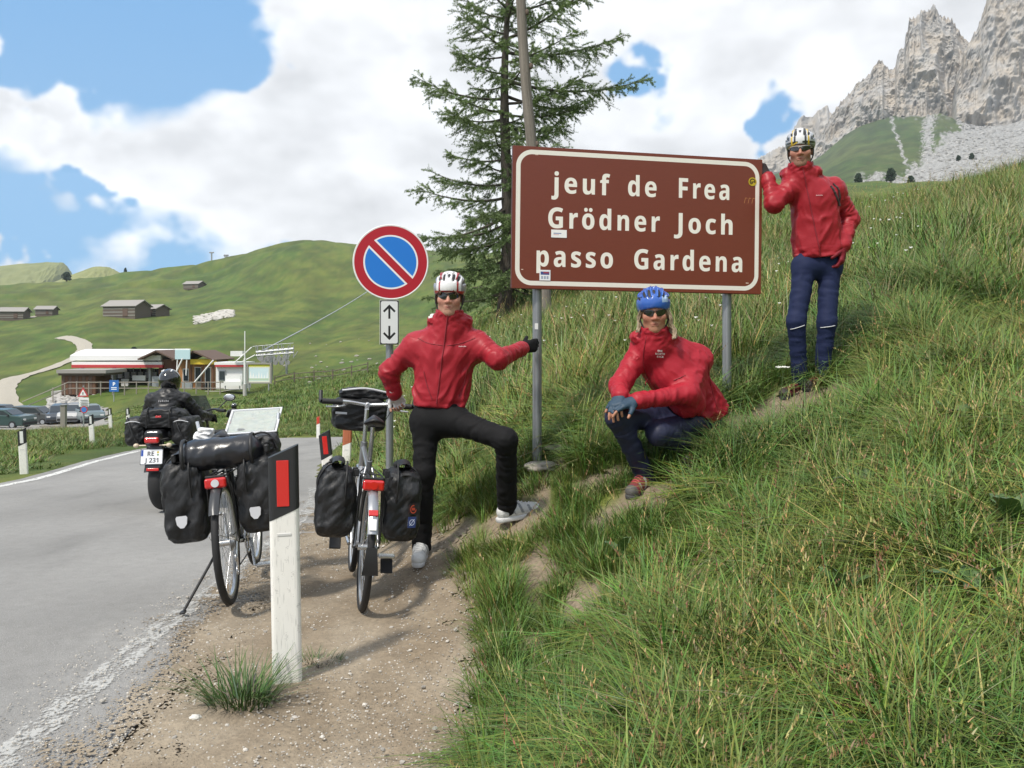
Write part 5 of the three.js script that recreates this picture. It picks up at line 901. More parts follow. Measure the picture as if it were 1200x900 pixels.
{
  const badge = (s, w, h, l) => mesh('reflective_patch', mv(patchShape(0.062, 0.066), -0.0 - 0.01, -h * 0.22, l * 0.49 + 0.008), B_.reflect, s);
  const a = pannier(bike1, 'left black pannier on the bicycle at the road edge', -1, 0.225, 0.47, 0.30, 0.605, -0.06, 1, badge);
  const b = pannier(bike1, 'right black pannier on the kickstand bicycle, next to the white post', 1, 0.22, 0.44, 0.30, 0.60, -0.06, 2, badge);
  const dry = onBike(bike1, 'dry_bag', 'shiny dark rolled dry bag lying across the rack of the kickstand bicycle', 'bag', V(0.02, 0.85, 0.0));
  const g = sheet(28, 30, (u, v) => { const A = -u * 2 * Math.PI, x = (v - 0.5) * 0.46, e = Math.pow(Math.abs(v - 0.5) * 2, 8), R = 0.098 * (1 - 0.75 * e) * (1 + 0.05 * n3(x * 9, Math.cos(A), Math.sin(A))) + 0.004 * n3(x * 24, Math.cos(A) * 3, Math.sin(A) * 3); return [x, Math.cos(A) * R * 0.92, Math.sin(A) * R, u, v]; });
  mesh('bag', g, B_.dry, dry); for (const x of [-0.2, 0.17]) mesh('strap', new THREE.TorusGeometry(0.1, 0.007, 6, 30).rotateY(Math.PI / 2).scale(1.6, 0.93, 1).translate(x, 0, 0), B_.plastic, dry);
  mesh('end_cap', merge([-1, 1].map((k) => box(0.03, 0.05, 0.13, k * 0.25, 0, 0, 0.012))), B_.plastic, dry);
  const tent = onBike(bike1, 'roll_bag', 'small black roll bag beside the shiny dry bag', 'bag', V(0.24, 0.84, -0.1)); mesh('bag', bagShape(0.16, 0.17, 0.26, 7, 0, 0.3), B_.bag, tent); mesh('strap', tube([V(-0.08, 0, 0.1), V(-0.04, 0.09, 0.1), V(0.04, 0.09, 0.1), V(0.085, 0, 0.1)], 0.006, 12, 5), B_.plastic, tent);
  const cloth = onBike(bike1, 'cloth', 'white folded cloth tucked under the straps left of the map', 'cloth', V(-0.13, 0.94, -0.3)); mesh('fold', bagShape(0.1, 0.05, 0.12, 5, 0, 0), B_.white, cloth); mesh('fold', mv(bagShape(0.08, 0.04, 0.1, 6, 0, 0), 0.02, 0.03, 0.01), B_.white, cloth);
  const map = onBike(bike1, 'handlebar_bag', 'black bar bag with a clear map case on its lid, on the kickstand bicycle', 'bag', V(0.07, 0.85, -0.93)); 
  mesh('bag', bagShape(0.3, 0.2, 0.2, 4, 0, 0), B_.bag, map);
  const mm = board(0.31, 0.24, (g, w, h) => { g.fillStyle = '#b9bbae'; g.fillRect(0, 0, w, h); for (let i = 0; i < 420; i++) { g.fillStyle = ['#a3b391', '#c9c6b2', '#d6d3c4', '#93a3a6', '#b3a890', '#cfd3cc'][i % 6]; g.globalAlpha = 0.35; g.fillRect(rnd() * w, rnd() * h, rr(4, 40), rr(3, 22)); } g.globalAlpha = 0.6; g.strokeStyle = '#8b6a5a'; for (let i = 0; i < 9; i++) { g.beginPath(); g.moveTo(rnd() * w, rnd() * h); g.bezierCurveTo(rnd() * w, rnd() * h, rnd() * w, rnd() * h, rnd() * w, rnd() * h); g.stroke(); } }, 256);
  const mc = new THREE.Group(); mc.name = 'map_case'; mc.position.set(0.02, 0.135, 0.03); mc.rotation.set(0.62, -0.12, 0.03); map.add(mc);
  mesh('map', box(0.30, 0.006, 0.23, 0, 0, 0, 0.003), mm, mc); mesh('cover', box(0.315, 0.003, 0.245, 0, 0.006, 0, 0.001), phys(0.9, 0.92, 0.92, 0.18, 0, { transmission: 0.85, thickness: 0 }), mc);
  mesh('border', merge([box(0.33, 0.008, 0.012, 0, 0.001, 0.126), box(0.33, 0.008, 0.012, 0, 0.001, -0.126), box(0.012, 0.008, 0.264, 0.165, 0.0015, 0), box(0.012, 0.008, 0.264, -0.165, 0.0015, 0)]), B_.reflect, mc);
}
{
  const stickers = (s, w, h, l) => { const q = board(1, 1, (g, W) => { g.fillStyle = '#1a1a1c'; g.fillRect(0, 0, W, W); g.strokeStyle = '#b8452a'; g.lineWidth = W * .1; g.beginPath(); g.arc(W / 2, W / 2, W * .34, 0, 5); g.stroke(); g.fillStyle = '#a8402c'; g.fillRect(W * .3, W * .35, W * .4, W * .25); }, 64), q2 = board(1, 1.2, (g, W, H) => { g.fillStyle = '#2c3c6e'; g.fillRect(0, 0, W, H); g.strokeStyle = '#c8cede'; g.lineWidth = W * .08; g.beginPath(); g.arc(W / 2, H / 2, W * .3, 0, 6.3); g.stroke(); g.beginPath(); g.moveTo(W * .2, H * .8); g.lineTo(W * .8, H * .2); g.stroke(); }, 64); mesh('sticker', box(0.05, 0.06, 0.003, w * 0.28, -h * 0.02, l / 2 + 0.008, 0.001, [0, 0.35, 0]), q, s); mesh('sticker', box(0.048, 0.06, 0.003, w * 0.27, -h * 0.2, l / 2 + 0.006, 0.001, [0, 0.35, 0]), q2, s); };
  pannier(bike2, 'left black pannier on the bicycle held by the standing man', -1, 0.20, 0.39, 0.30, 0.585, -0.07, 11);
  pannier(bike2, 'right black pannier with two small stickers, beside the black trouser leg', 1, 0.19, 0.40, 0.30, 0.58, -0.07, 12, stickers);
  const bagp = onBike(bike2, 'handlebar_bag', 'black bar bag with a grey lid edge on the held bicycle', 'bag', V(-0.035, 1.055, -1.02));
  mesh('bag', bagShape(0.34, 0.23, 0.2, 21, 0, 0), B_.bag, bagp); mesh('lid', mv(bagShape(0.31, 0.07, 0.19, 22, 0, 0), 0.02, 0.135, 0), B_.bag, bagp); mesh('lid_piping', tube([V(-0.13, 0.15, 0.1), V(0.02, 0.172, 0.105), V(0.165, 0.155, 0.1)], 0.007, 16, 6), B_.reflect, bagp); mesh('reflective_strip', box(0.075, 0.014, 0.003, -0.125, 0.0, 0.104, 0.001), B_.reflect, bagp); mesh('clasp', box(0.04, 0.03, 0.012, 0.02, 0.09, 0.105, 0.004), B_.plastic, bagp);
  const bt = onBike(bike2, 'water_bottle', 'dark drinking bottle on the frame of the held bicycle', 'bottle', V(0, 0.42, -0.56)); mesh('bottle', lathe([[0, 0], [0.036, 0.002], [0.036, 0.13], [0.025, 0.155], [0.025, 0.17], [0, 0.172]]).rotateX(-0.5), B_.plastic, bt); mesh('cap', ball(0, 0.165, -0.09, 0.018), B_.white, bt);
}
// ---- motorcycle
const moto = (() => {
  const s = thing('motorcycle', 'black touring motorcycle with soft luggage and number plate on the road', 'motorcycle'), dk = phys(0.012, 0.012, 0.014, 0.3, 0.1, { clearcoat: 0.5 });
  const tw = (z, R, w) => { const g = new THREE.Group(); g.name = 'wheel'; g.position.set(0, R, z); s.add(g); const pr = []; for (let i = 0; i <= 16; i++) { const a = i / 16 * Math.PI; pr.push(new THREE.Vector2(R - 0.085 + Math.sin(a) * 0.085, -Math.cos(a) * w / 2)); } mesh('tyre', new THREE.LatheGeometry(pr, 48).rotateZ(Math.PI / 2), B_.rubber, g); mesh('rim', new THREE.TorusGeometry(R - 0.095, 0.02, 8, 36).rotateY(Math.PI / 2), dk, g); mesh('hub', merge([new THREE.CylinderGeometry(0.06, 0.06, w, 18).rotateZ(Math.PI / 2), ...[0, 1, 2, 3, 4].map((i) => bar(V(0, 0, 0), V(0, Math.cos(i * 1.257) * (R - 0.1), Math.sin(i * 1.257) * (R - 0.1)), 0.02, 0.014, 6))]), dk, g); };
  tw(0, 0.315, 0.18); tw(-1.42, 0.3, 0.12);
  mesh('swingarm', merge([bar(V(-0.13, 0.315, 0), V(-0.13, 0.42, -0.55), 0.025, 0.03), bar(V(0.13, 0.315, 0), V(0.13, 0.42, -0.55), 0.025, 0.03)]), dk, s);
  mesh('engine', box(0.42, 0.4, 0.5, 0, 0.48, -0.72, 0.06), std(0.05, 0.05, 0.055, 0.5, 0.5), s); mesh('exhaust', bar(V(0.19, 0.36, -0.4), V(0.2, 0.45, 0.16), 0.045, 0.05, 16), B_.chrome, s);
  mesh('tank', ball(0, 0.88, -0.75, 0.2, 0.75, 1.5, 20), dk, s); mesh('seat', box(0.3, 0.1, 0.75, 0, 0.83, -0.2, 0.05), B_.saddle, s);
  mesh('tail', merge([box(0.2, 0.13, 0.36, 0, 0.82, 0.18, 0.05), box(0.17, 0.3, 0.03, 0, 0.62, 0.3, 0.01, [-0.25, 0, 0])]), dk, s);
  mesh('rear_mudguard', arc(0.345, 2.3, 0.35, 0.2, 0.02, 0, 0.315), dk, s);
  mesh('tail_light', box(0.15, 0.065, 0.05, 0, 0.775, 0.37, 0.02), B_.redLight, s); mesh('reflector', box(0.13, 0.03, 0.012, 0, 0.465, 0.345, 0.004), B_.redLight, s);
  for (const k of [-1, 1]) mesh('indicator', merge([bar(V(k * 0.07, 0.72, 0.34), V(k * 0.15, 0.72, 0.34), 0.008, 0.008, 6), ball(k * 0.17, 0.72, 0.345, 0.03, 0.8, 1, 12)]), std(0.6, 0.5, 0.38, 0.3), s);
  const pl = board(0.235, 0.165, (g, w, h) => { g.fillStyle = '#10131c'; g.fillRect(0, 0, w, h); g.fillStyle = '#e6e9ec'; g.beginPath(); g.roundRect(w * .02, h * .03, w * .96, h * .94, w * .04); g.fill(); g.fillStyle = '#2a4fa3'; g.fillRect(w * .03, h * .06, w * .1, h * .4); g.fillStyle = '#1b1f2b'; g.font = `bold ${h * .4}px sans-serif`; g.textAlign = 'center'; g.fillText('RE', w * .46, h * .45); g.fillText('J 231', w * .54, h * .87, w * .8); g.fillStyle = '#c7b24a'; g.beginPath(); g.arc(w * .78, h * .22, h * .07, 0, 7); g.fill(); g.fillStyle = '#6a8f62'; g.beginPath(); g.arc(w * .78, h * .38, h * .06, 0, 7); g.fill(); }, 256);
  mesh('number_plate', box(0.235, 0.165, 0.006, -0.01, 0.6, 0.345, 0.002, [-0.12, 0, 0]), pl, s);
  mesh('fork', merge([bar(V(-0.1, 0.3, -1.42), V(-0.1, 0.98, -1.1), 0.026, 0.026), bar(V(0.1, 0.3, -1.42), V(0.1, 0.98, -1.1), 0.026, 0.026)]), dk, s);
  mesh('handlebar', merge([tube([V(-0.4, 1.05, -0.86), V(-0.22, 1.07, -0.98), V(0, 1.02, -1.04), V(0.22, 1.07, -0.98), V(0.4, 1.05, -0.86)], 0.014, 24, 8)]), dk, s);
  for (const k of [-1, 1]) { mesh('grip', bar(V(k * 0.29, 1.06, -0.94), V(k * 0.41, 1.05, -0.85), 0.02, 0.02, 10), B_.plastic, s); const m = mesh('mirror', mv(ball(0, 0, 0, 0.075, 0.62, 0.28, 16), k * 0.42, 1.21, -1.0), dk, s); mesh('mirror_glass', mv(ball(0, 0, 0, 0.066, 0.58, 0.1, 16), k * 0.42, 1.21, -0.978), B_.chrome, m); mesh('mirror_stem', bar(V(k * 0.28, 1.06, -0.96), V(k * 0.4, 1.19, -1.0), 0.007, 0.007, 6), dk, s); }
  mesh('headlight', ball(0, 0.95, -1.24, 0.11, 1, 0.8, 16), B_.chrome, s); mesh('windscreen', sheet(8, 6, (u, v) => [(u - 0.5) * 0.34 * (1 - 0.3 * v), 1.02 + v * 0.22, -1.22 + v * 0.12 + Math.abs(u - 0.5) * 0.1]), phys(0.2, 0.22, 0.24, 0.1, 0, { transmission: 0.7, thickness: 0 }), s);
  s.position.copy(V(-3.8, roadY(9.33) + 0.02, -9.33)); s.rotation.set(-0.06, 0.04, 0.02, 'YXZ');
  return s;
})();
{
  const bg = (label, side, x, y, z, w, h, l, sd) => { const s = onBike(moto, 'saddle_bag', label, 'bag', V(x, y, z)); mesh('bag', bagShape(w, h, l, sd, 0, 0.3), B_.bag, s); mesh('strap', tube([V(-w * .3, h * .5, l * .45), V(0, 0, l * .53), V(w * .3, -h * .4, l * .48)], 0.008, 12, 5), B_.plastic, s); mesh('zip', tube([V(-w * .4, h * .3, l * .47), V(0, h * .36, l * .52), V(w * .4, h * .3, l * .47)], 0.005, 12, 4), B_.reflect, s); };
  bg('left black soft saddlebag of the motorcycle', -1, -0.25, 0.86, 0.0, 0.21, 0.32, 0.5, 31); bg('right black soft saddlebag of the motorcycle', 1, 0.25, 0.86, 0.0, 0.21, 0.32, 0.5, 32);
  const t = onBike(moto, 'tail_bag', 'black tail bag strapped behind the motorcycle rider', 'bag', V(0.03, 1.0, 0.08)); mesh('bag', bagShape(0.44, 0.22, 0.36, 33, 0, 0.4), B_.bag, t); mesh('strap', merge([-0.12, 0.12].map((x) => tube([V(x, -0.1, 0.2), V(x, 0.09, 0.185), V(x, 0.125, 0)], 0.008, 12, 5))), B_.plastic, t); mesh('badge', box(0.06, 0.02, 0.004, 0.0, 0.02, 0.19, 0.001), B_.redLight, t);
}

// ---------------------------------------------------------------- people
const ell = (cx, cy, cz, rx, ry, rz) => (x, y, z) => { const a = (x - cx) / rx, b = (y - cy) / ry, c = (z - cz) / rz, k0 = Math.sqrt(a * a + b * b + c * c), k1 = Math.sqrt((a / rx) ** 2 + (b / ry) ** 2 + (c / rz) ** 2); return k1 < 1e-6 ? -Math.min(rx, ry, rz) : k0 * (k0 - 1) / k1; };
const ridge = (x, y, z) => 1 - Math.abs(n3(x, y, z)) * 1.7;
const basis = (fwd, up = UPV) => { const f = fwd.clone().normalize(), r = up.clone().cross(f).normalize(), u = f.clone().cross(r); return { r, u, f }; };   // r = the picture's right when the figure faces the eye
const boundsOf = (pts, pad) => { const lo = pts[0].clone(), hi = pts[0].clone(); for (const p of pts) { lo.min(p); hi.max(p); } return [lo.subScalar(pad), hi.addScalar(pad)]; };
const SKIN = { base: [0.46, 0.235, 0.155] };
const skinM = new THREE.MeshPhysicalMaterial({ vertexColors: true, roughness: 0.55, sheen: 0.15, sheenColor: C(1, 0.8, 0.7), sheenRoughness: 0.5 });
// a limb whose cloth is thrown in folds across it
function sleeve(a, b, ra, rb, amp, sd, freq = 9) {
  const c = cap(a, b, ra, rb), ax = b.clone().sub(a).normalize();
  return (x, y, z) => { const d = c(x, y, z); if (d > 0.05) return d - amp * 0.3; const t = (x * ax.x + y * ax.y + z * ax.z) * 1.9, X = x + ax.x * t, Y = y + ax.y * t, Z = z + ax.z * t; const q = 0.6 * n3(X * 3 + sd, Y * 3, Z * 3); return d - amp * (ridge(X * freq + sd + q, Y * freq + q, Z * freq) - 0.35) - amp * 0.18 * ridge(X * freq * 2.3 + q * 2, Y * freq * 2.3 + sd, Z * freq * 2.3); };
}
// fingers: W wrist, F towards the fingertips, N the way the palm faces; thumb 1 or -1: the thumb's side along F x N
function handField(W, F, N, thumb, curls, k = 1, grow_ = 0, spread = 0.0) {
  F = F.clone().normalize(); N = N.clone().addScaledVector(F, -N.dot(F)).normalize(); const S = F.clone().cross(N).multiplyScalar(thumb);
  const at = (f, s, n) => W.clone().addScaledVector(F, f * k).addScaledVector(S, s * k).addScaledVector(N, n * k);
  const palm = [], fingers = [], joints = [], pads = [];
  [[.088, .029, .95], [.092, .010, 1.05], [.088, -.010, .98], [.080, -.028, .8]].forEach(([f, s, l], i) => {
    const kn = at(f, s, 0); palm.push(cap(at(0.005, s * 0.55, 0), kn, (0.0165 + grow_) * k, (0.0125 + grow_) * k));
    let p = kn, dir = F.clone().addScaledVector(S, spread * (1.5 - i)).normalize(), ang = 0; const ch = [p];
    [.044, .027, .022].forEach((len, j) => { ang += curls[i][j]; const d = dir.clone().multiplyScalar(Math.cos(ang)).addScaledVector(N, Math.sin(ang)); const e = p.clone().addScaledVector(d, len * l * k); fingers.push([cap(p, e, (0.0092 - j * 0.0007 + grow_) * k, (0.0086 - j * 0.0008 + grow_) * k), j]); p = e; ch.push(e); });
    joints.push(ch);
  });
  const t0 = at(0.022, 0.026, 0.006), td = F.clone().multiplyScalar(0.62).addScaledVector(S, 0.62).addScaledVector(N, curls[4][2] ?? 0.35).normalize(), t1 = t0.clone().addScaledVector(td, 0.036 * k), td2 = td.clone().multiplyScalar(Math.cos(curls[4][0])).addScaledVector(F.clone().multiplyScalar(.6).addScaledVector(N, .8).addScaledVector(S, -.5).normalize(), Math.sin(curls[4][0])).normalize(), t2 = t1.clone().addScaledVector(td2, 0.03 * k), td3 = td2.clone().multiplyScalar(Math.cos(curls[4][1])).addScaledVector(N.clone().multiplyScalar(.7).addScaledVector(S, -.6).normalize(), Math.sin(curls[4][1])).normalize(), t3 = t2.clone().addScaledVector(td3, 0.025 * k);
  palm.push(cap(at(0, 0.005, 0), t1, (0.016 + grow_) * k, (0.0115 + grow_) * k));
  const thumbs = [[cap(t1, t2, (0.0108 + grow_) * k, (0.0098 + grow_) * k), 1], [cap(t2, t3, (0.0098 + grow_) * k, (0.0082 + grow_) * k), 2]];
  const palmF = blend(palm, 0.018 * k), all = [...fingers, ...thumbs];
  return {
    pts: [W, ...joints.flat(), t1, t2, t3],
    full: (x, y, z) => { let d = palmF(x, y, z); for (const [f, j] of all) { const q = f(x, y, z); d = j === 0 ? smin(d, q, 0.008 * k) : Math.min(d, q); } return d; },
    cut: (x, y, z) => { let d = palmF(x, y, z); for (const [f, j] of all) if (j === 0 || (j === 1 && f === thumbs[0][0])) d = smin(d, f(x, y, z), 0.006 * k); return d; },
  };
}
const GRIP = [[1.1, 1.25, .7], [1.15, 1.3, .7], [1.2, 1.3, .7], [1.25, 1.3, .7], [.7, .5, .6]], HANG = [[.25, .4, .3], [.35, .5, .35], [.4, .55, .4], [.45, .6, .4], [.2, .2, .3]], HOOK = [[.55, .9, .5], [.6, .95, .5], [.62, .95, .5], [.65, 1.0, .5], [.5, .4, .5]];

function makePerson(o) {
  const s = thing('person', o.label, 'person', o.base.clone(), 0), rel = (p) => p.clone().sub(o.base), J = {};
  for (const k in o.j) J[k] = rel(o.j[k]);
  const FT = {};
  for (const k of ['R', 'L']) { // the shoe stands under the ankle
    const up = (o['soleUp' + k] ?? UPV).clone().normalize(), an = J['an' + k], toe = J['toe' + k]; an.addScaledVector(up, .092 - an.clone().sub(toe).dot(up));
    const dir = toe.clone().sub(an); dir.addScaledVector(up, -dir.dot(up)).normalize(); const L = o.footL ?? .285, heel = an.clone().addScaledVector(up, -.092).addScaledVector(dir, -.24 * L);
    FT[k] = { up, dir, L, heel, an, side: up.clone().cross(dir).normalize() }; J['toe' + k] = heel.clone().addScaledVector(dir, L * .7).addScaledVector(up, .035);
  }
  const T = basis(o.fwd), bodyParts = [], put = (name, geo, mat, label, par = s) => mesh(name, geo, mat, par, label);
  // ---- head
  const Hd = basis(o.headFwd, o.headUp ?? UPV), hp = J.head, toW = (x, y, z) => hp.clone().addScaledVector(Hd.r, x).addScaledVector(Hd.u, y).addScaledVector(Hd.f, z);
  const loc = (f) => (x, y, z) => { const X = x - hp.x, Y = y - hp.y, Z = z - hp.z; return f(X * Hd.r.x + Y * Hd.r.y + Z * Hd.r.z, X * Hd.u.x + Y * Hd.u.y + Z * Hd.u.z, X * Hd.f.x + Y * Hd.f.y + Z * Hd.f.z); };
  const hv = (x, y, z) => V(x, y, z), fem = o.female ? 0.86 : 1;
  const skull = [ell(0, .035, -.012, .074, .092, .094), ell(0, -.04, .022, .061, .082, .070)], face = [cap(hv(-.034, -.078, .02), hv(-.016, -.1, .055), .03 * fem, .022 * fem), cap(hv(.034, -.078, .02), hv(.016, -.1, .055), .03 * fem, .022 * fem), ell(0, -.103, .064, .02, .017, .018), cap(hv(-.03, .019, .076), hv(.03, .019, .076), .013, .013), ell(-.04, -.028, .06, .025, .022, .022), ell(.04, -.028, .06, .025, .022, .022)];
  const nose = [cap(hv(0, .008, .088), hv(0, -.034, .106), .0085, .0115), ell(-.011, -.037, .096, .009, .008, .011), ell(.011, -.037, .096, .009, .008, .011)];
  const lips = [cap(hv(-.019, -.066, .083), hv(0, -.0635, .0895), .006, .0075), cap(hv(.019, -.066, .083), hv(0, -.0635, .0895), .006, .0075), cap(hv(-.015, -.0745, .083), hv(.015, -.0745, .083), .007, .007)], mouth = cap(hv(-.021, -.0695, .092), hv(.021, -.0695, .092), .0022, .0022);
  const ears = [-1, 1].map((k) => ell(k * .077, -.012, -.008, .010, .030, .019));
  const sk = blend(skull, .04), fc = blend(face, .02), ns = blend(nose, .008), lp = blend(lips, .004);
  const neck = cap(hv(0, -.06, -.02), hv(0, -.22, -.045), .054 * fem, .062 * fem);
  const headF = (x, y, z) => { let d = smin(sk(x, y, z), fc(x, y, z), .03); d = smin(d, ns(x, y, z), .012); d = smin(d, lp(x, y, z), .006); d = smax(d, -mouth(x, y, z), .003); for (const k of [-1, 1]) { const e = Math.hypot(x - k * .032, y - .001, z - .1) - .0165; d = smax(d, -e, .014); } for (const e of ears) d = smin(d, e(x, y, z), .006); return smin(d, neck(x, y, z), .03); };
  const headLo = V(-.12, -.22, -.16), headHi = V(.12, .16, .14);
  const toGeo = (g) => { const m = new THREE.Matrix4().makeBasis(Hd.r, Hd.u, Hd.f).setPosition(hp); g.applyMatrix4(m); return g; };
  const sb = o.skin ?? SKIN.base;
  const headG = toGeo(grow(headF, headLo, headHi, .0033, (x, y, z) => {
    let c = sb.slice(); const lip = Math.exp(-(((x) / .02) ** 4 + ((y + .0695) / .008) ** 4)) * (z > .07 ? 1 : 0), cheek = Math.exp(-((Math.abs(x) - .042) ** 2 + (y + .035) ** 2) / .0009) * (z > .03 ? 1 : 0), nz = Math.exp(-(x * x + (y + .03) ** 2) / .0003) * (z > .07 ? 1 : 0), n = 1 + .06 * n3(x * 60, y * 60, z * 60);
    c = [c[0] * (1 + .05 * nz) * n, c[1] * (1 - .16 * cheek - .14 * nz) * n, c[2] * (1 - .12 * cheek - .1 * nz) * n];
    const beard = (o.stubble ?? 0) * sstep(-.045, -.065, y) * sstep(-.02, .03, z) * (1 - lip); c = c.map((v, k) => lerp(v, [.12, .085, .07][k], beard)); c = c.map((v, k) => lerp(v, [.4, .12, .1][k], lip * .75));
    return c;
  }));
  // ---- body under the clothes, one surface
  const th = [], A = (a, b, ra, rb, ax, q) => th.push(cap(J[a], J[b], ra, rb, ax, q));
  const neckBase = toW(0, -.2, -.045);
  th.push(cap(J.pelvis, J.chest, .125, .145, T.f, .68), cap(J.chest, neckBase, .09, .055), cap(J.shR, J.shL, .055, .055));
  for (const k of ['R', 'L']) { A('sh' + k, 'el' + k, .047, .039); A('el' + k, 'wr' + k, .039, .026); A('hip' + k, 'kn' + k, .078, .052); A('kn' + k, 'an' + k, .05, .036); th.push(cap(J['an' + k], J['toe' + k], .034, .026)); }
  const bf = blend(th, .035), all = Object.values(J), [lo, hi] = boundsOf(all, .16), skin1 = () => sb;
  hi.y = Math.min(hi.y, Math.max(J.chest.y, neckBase.y) + .02);
  for (const k of ['R', 'L']) hi.y = Math.max(hi.y, J['wr' + k].y + .06);
  bodyParts.push(headG, grow(bf, lo, hi, .017, skin1));
  // ---- hands and gloves
  const gl = {};
  for (const k of ['R', 'L']) {
    const h = o['hand' + k]; if (!h) continue;
    const f = handField(J['wr' + k], h.F, h.N, h.thumb, h.curl, h.k ?? 1, 0, h.spread), [a, b] = boundsOf(f.pts, .03);
    if (!h.full) bodyParts.push(grow(f.full, a, b, .0032, skin1));
    const g = handField(J['wr' + k], h.F, h.N, h.thumb, h.curl, h.k ?? 1, .0028, h.spread), cuff = cap(J['wr' + k].clone().addScaledVector(h.F.clone().normalize(), -.045), J['wr' + k].clone().addScaledVector(h.F.clone().normalize(), .015), .031, .027), gf = h.full ? g.full : g.cut;
    const m = put('glove', grow((x, y, z) => smin(gf(x, y, z), cuff(x, y, z), .012) - .0008 * n3(x * 90, y * 90, z * 90), a.subScalar(.03), b.addScalar(.03), .0034), h.mat, h.label);
    mesh('cuff_strap', new THREE.TorusGeometry(.029, .005, 6, 24).applyQuaternion(new THREE.Quaternion().setFromUnitVectors(V(0, 0, 1), h.F.clone().normalize())).translate(...J['wr' + k].clone().addScaledVector(h.F.clone().normalize(), -.012).toArray()), W_.dark, m);
  }
  put('body', merge(bodyParts), skinM);
  // ---- jacket
  const jk = o.jacket, spine = J.chest.clone().sub(J.pelvis).normalize(), hemP = J.hem, hemN = o.hemN ?? spine;
  const torso = [cap(J.pelvis.clone().addScaledVector(spine, -.06), J.chest, jk.waist, jk.chest, T.f, jk.flat ?? .7), cap(J.shR.clone().addScaledVector(spine, -.045), J.shL.clone().addScaledVector(spine, -.045), .07, .07), ...['R', 'L'].map((k) => cap(neckBase.clone().addScaledVector(spine, .0), J['sh' + k].clone().addScaledVector(spine, -.012), .06, .058)), cap(J.chest.clone().addScaledVector(spine, .06), neckBase, .11, .085)];
  (jk.extra ?? []).forEach(([a, b, r0, r1]) => torso.push(cap(rel(a), rel(b), r0, r1)));
  const tf = blend(torso, .07), T1 = T.r.clone().addScaledVector(spine, .7).normalize();
  const torsoF = (x, y, z) => {
    const d = tf(x, y, z), c = (x - hemP.x) * hemN.x + (y - hemP.y) * hemN.y + (z - hemP.z) * hemN.z; if (d > .06) return Math.max(d, -c);
    const a = jk.amp ?? .0115, sgn = ((x - hemP.x) * T.r.x + (z - hemP.z) * T.r.z) > 0 ? 1 : -1, dx = T.r.x * .55 * sgn + spine.x, dy = T.r.y * .55 * sgn + spine.y, dz = T.r.z * .55 * sgn + spine.z, u = (x * dx + y * dy + z * dz) * .55, wq = .35 * n3(x * 3.1 + jk.sd, y * 3.1, z * 3.1), q = 6.5;
    const X = x - dx * u, Y = y - dy * u, Z = z - dz * u, low = .55 + .6 * sstep(.35, .05, c);
    const w = a * low * (ridge(X * q + jk.sd + wq, Y * q + wq, Z * q) - .4) + a * .3 * ridge(X * 15 + wq * 2, Y * 15 + jk.sd, Z * 15) + a * .5 * sstep(.12, .03, c) * ridge(x * 4 + jk.sd, y * 26, z * 4);
    const hem = .010 * sstep(.05, .0, Math.abs(c - .022)) * -1;
    return smax(d - w + hem * -.6, -c, .012);
  };
  const arms = [];
  for (const k of ['R', 'L']) { const wr = J['wr' + k].clone().lerp(J['el' + k], .06); arms.push(sleeve(J['sh' + k], J['el' + k], .07, .061, .0085, 3 + jk.sd, 5), sleeve(J['el' + k], wr, .06, .043, .008, 9 + jk.sd, 5.5), cap(wr.clone().lerp(J['el' + k], .12), wr, .043, .041)); }
  const armF = (x, y, z) => { let d = 1; for (const a of arms) d = smin(d, a(x, y, z), .03); return d; };
  const colTop = toW(0, -.105, -.005), colBase = toW(0, -.19, -.035), collar = cap(colBase, colTop, .094, .082), colHole = cap(toW(0, -.2, -.04), toW(0, .02, .03), .062, .078);
  const hood = [ell(0, -.155, -.105, .12, .052, .06), ell(-.085, -.15, -.04, .05, .036, .06), ell(.085, -.15, -.04, .05, .036, .06)], hoodF = loc(blend(hood, .05)), cutTop = (x, y, z) => ((x - colTop.x) * Hd.u.x + (y - colTop.y) * Hd.u.y + (z - colTop.z) * Hd.u.z) - .028;
  const jacketF = (x, y, z) => {
    let d = smin(torsoF(x, y, z), armF(x, y, z), .045);
    let c = smax(collar(x, y, z) - .006 * ridge(x * 14, y * 22, z * 14), cutTop(x, y, z), .012); c = smin(c, hoodF(x, y, z) - .010 * ridge(x * 13 + 5, y * 18, z * 13), .02);
    d = smin(d, c, .03); return smax(d, -colHole(x, y, z), .008);
  };
  const jp = [J.chest, J.pelvis, hemP, colTop, ...(['R', 'L'].flatMap((k) => [J['sh' + k], J['el' + k], J['wr' + k]])), ...(jk.extra ?? []).flatMap(([a, b]) => [rel(a), rel(b)])], [jl, jh] = boundsOf(jp, .2);
  const jm = put('jacket', grow(jacketF, jl, jh, .0085), jk.mat);
  // zip down the front, found on the surface
  const onFront = (p, F, f = T.f) => { let t = .4; for (let i = 0; i < 60; i++) { const q = p.clone().addScaledVector(f, t), d = F(q.x, q.y, q.z); if (d < .0015) break; t -= Math.max(d * .6, .001); if (t < -.06) { t = .1; break; } } return p.clone().addScaledVector(f, t); };
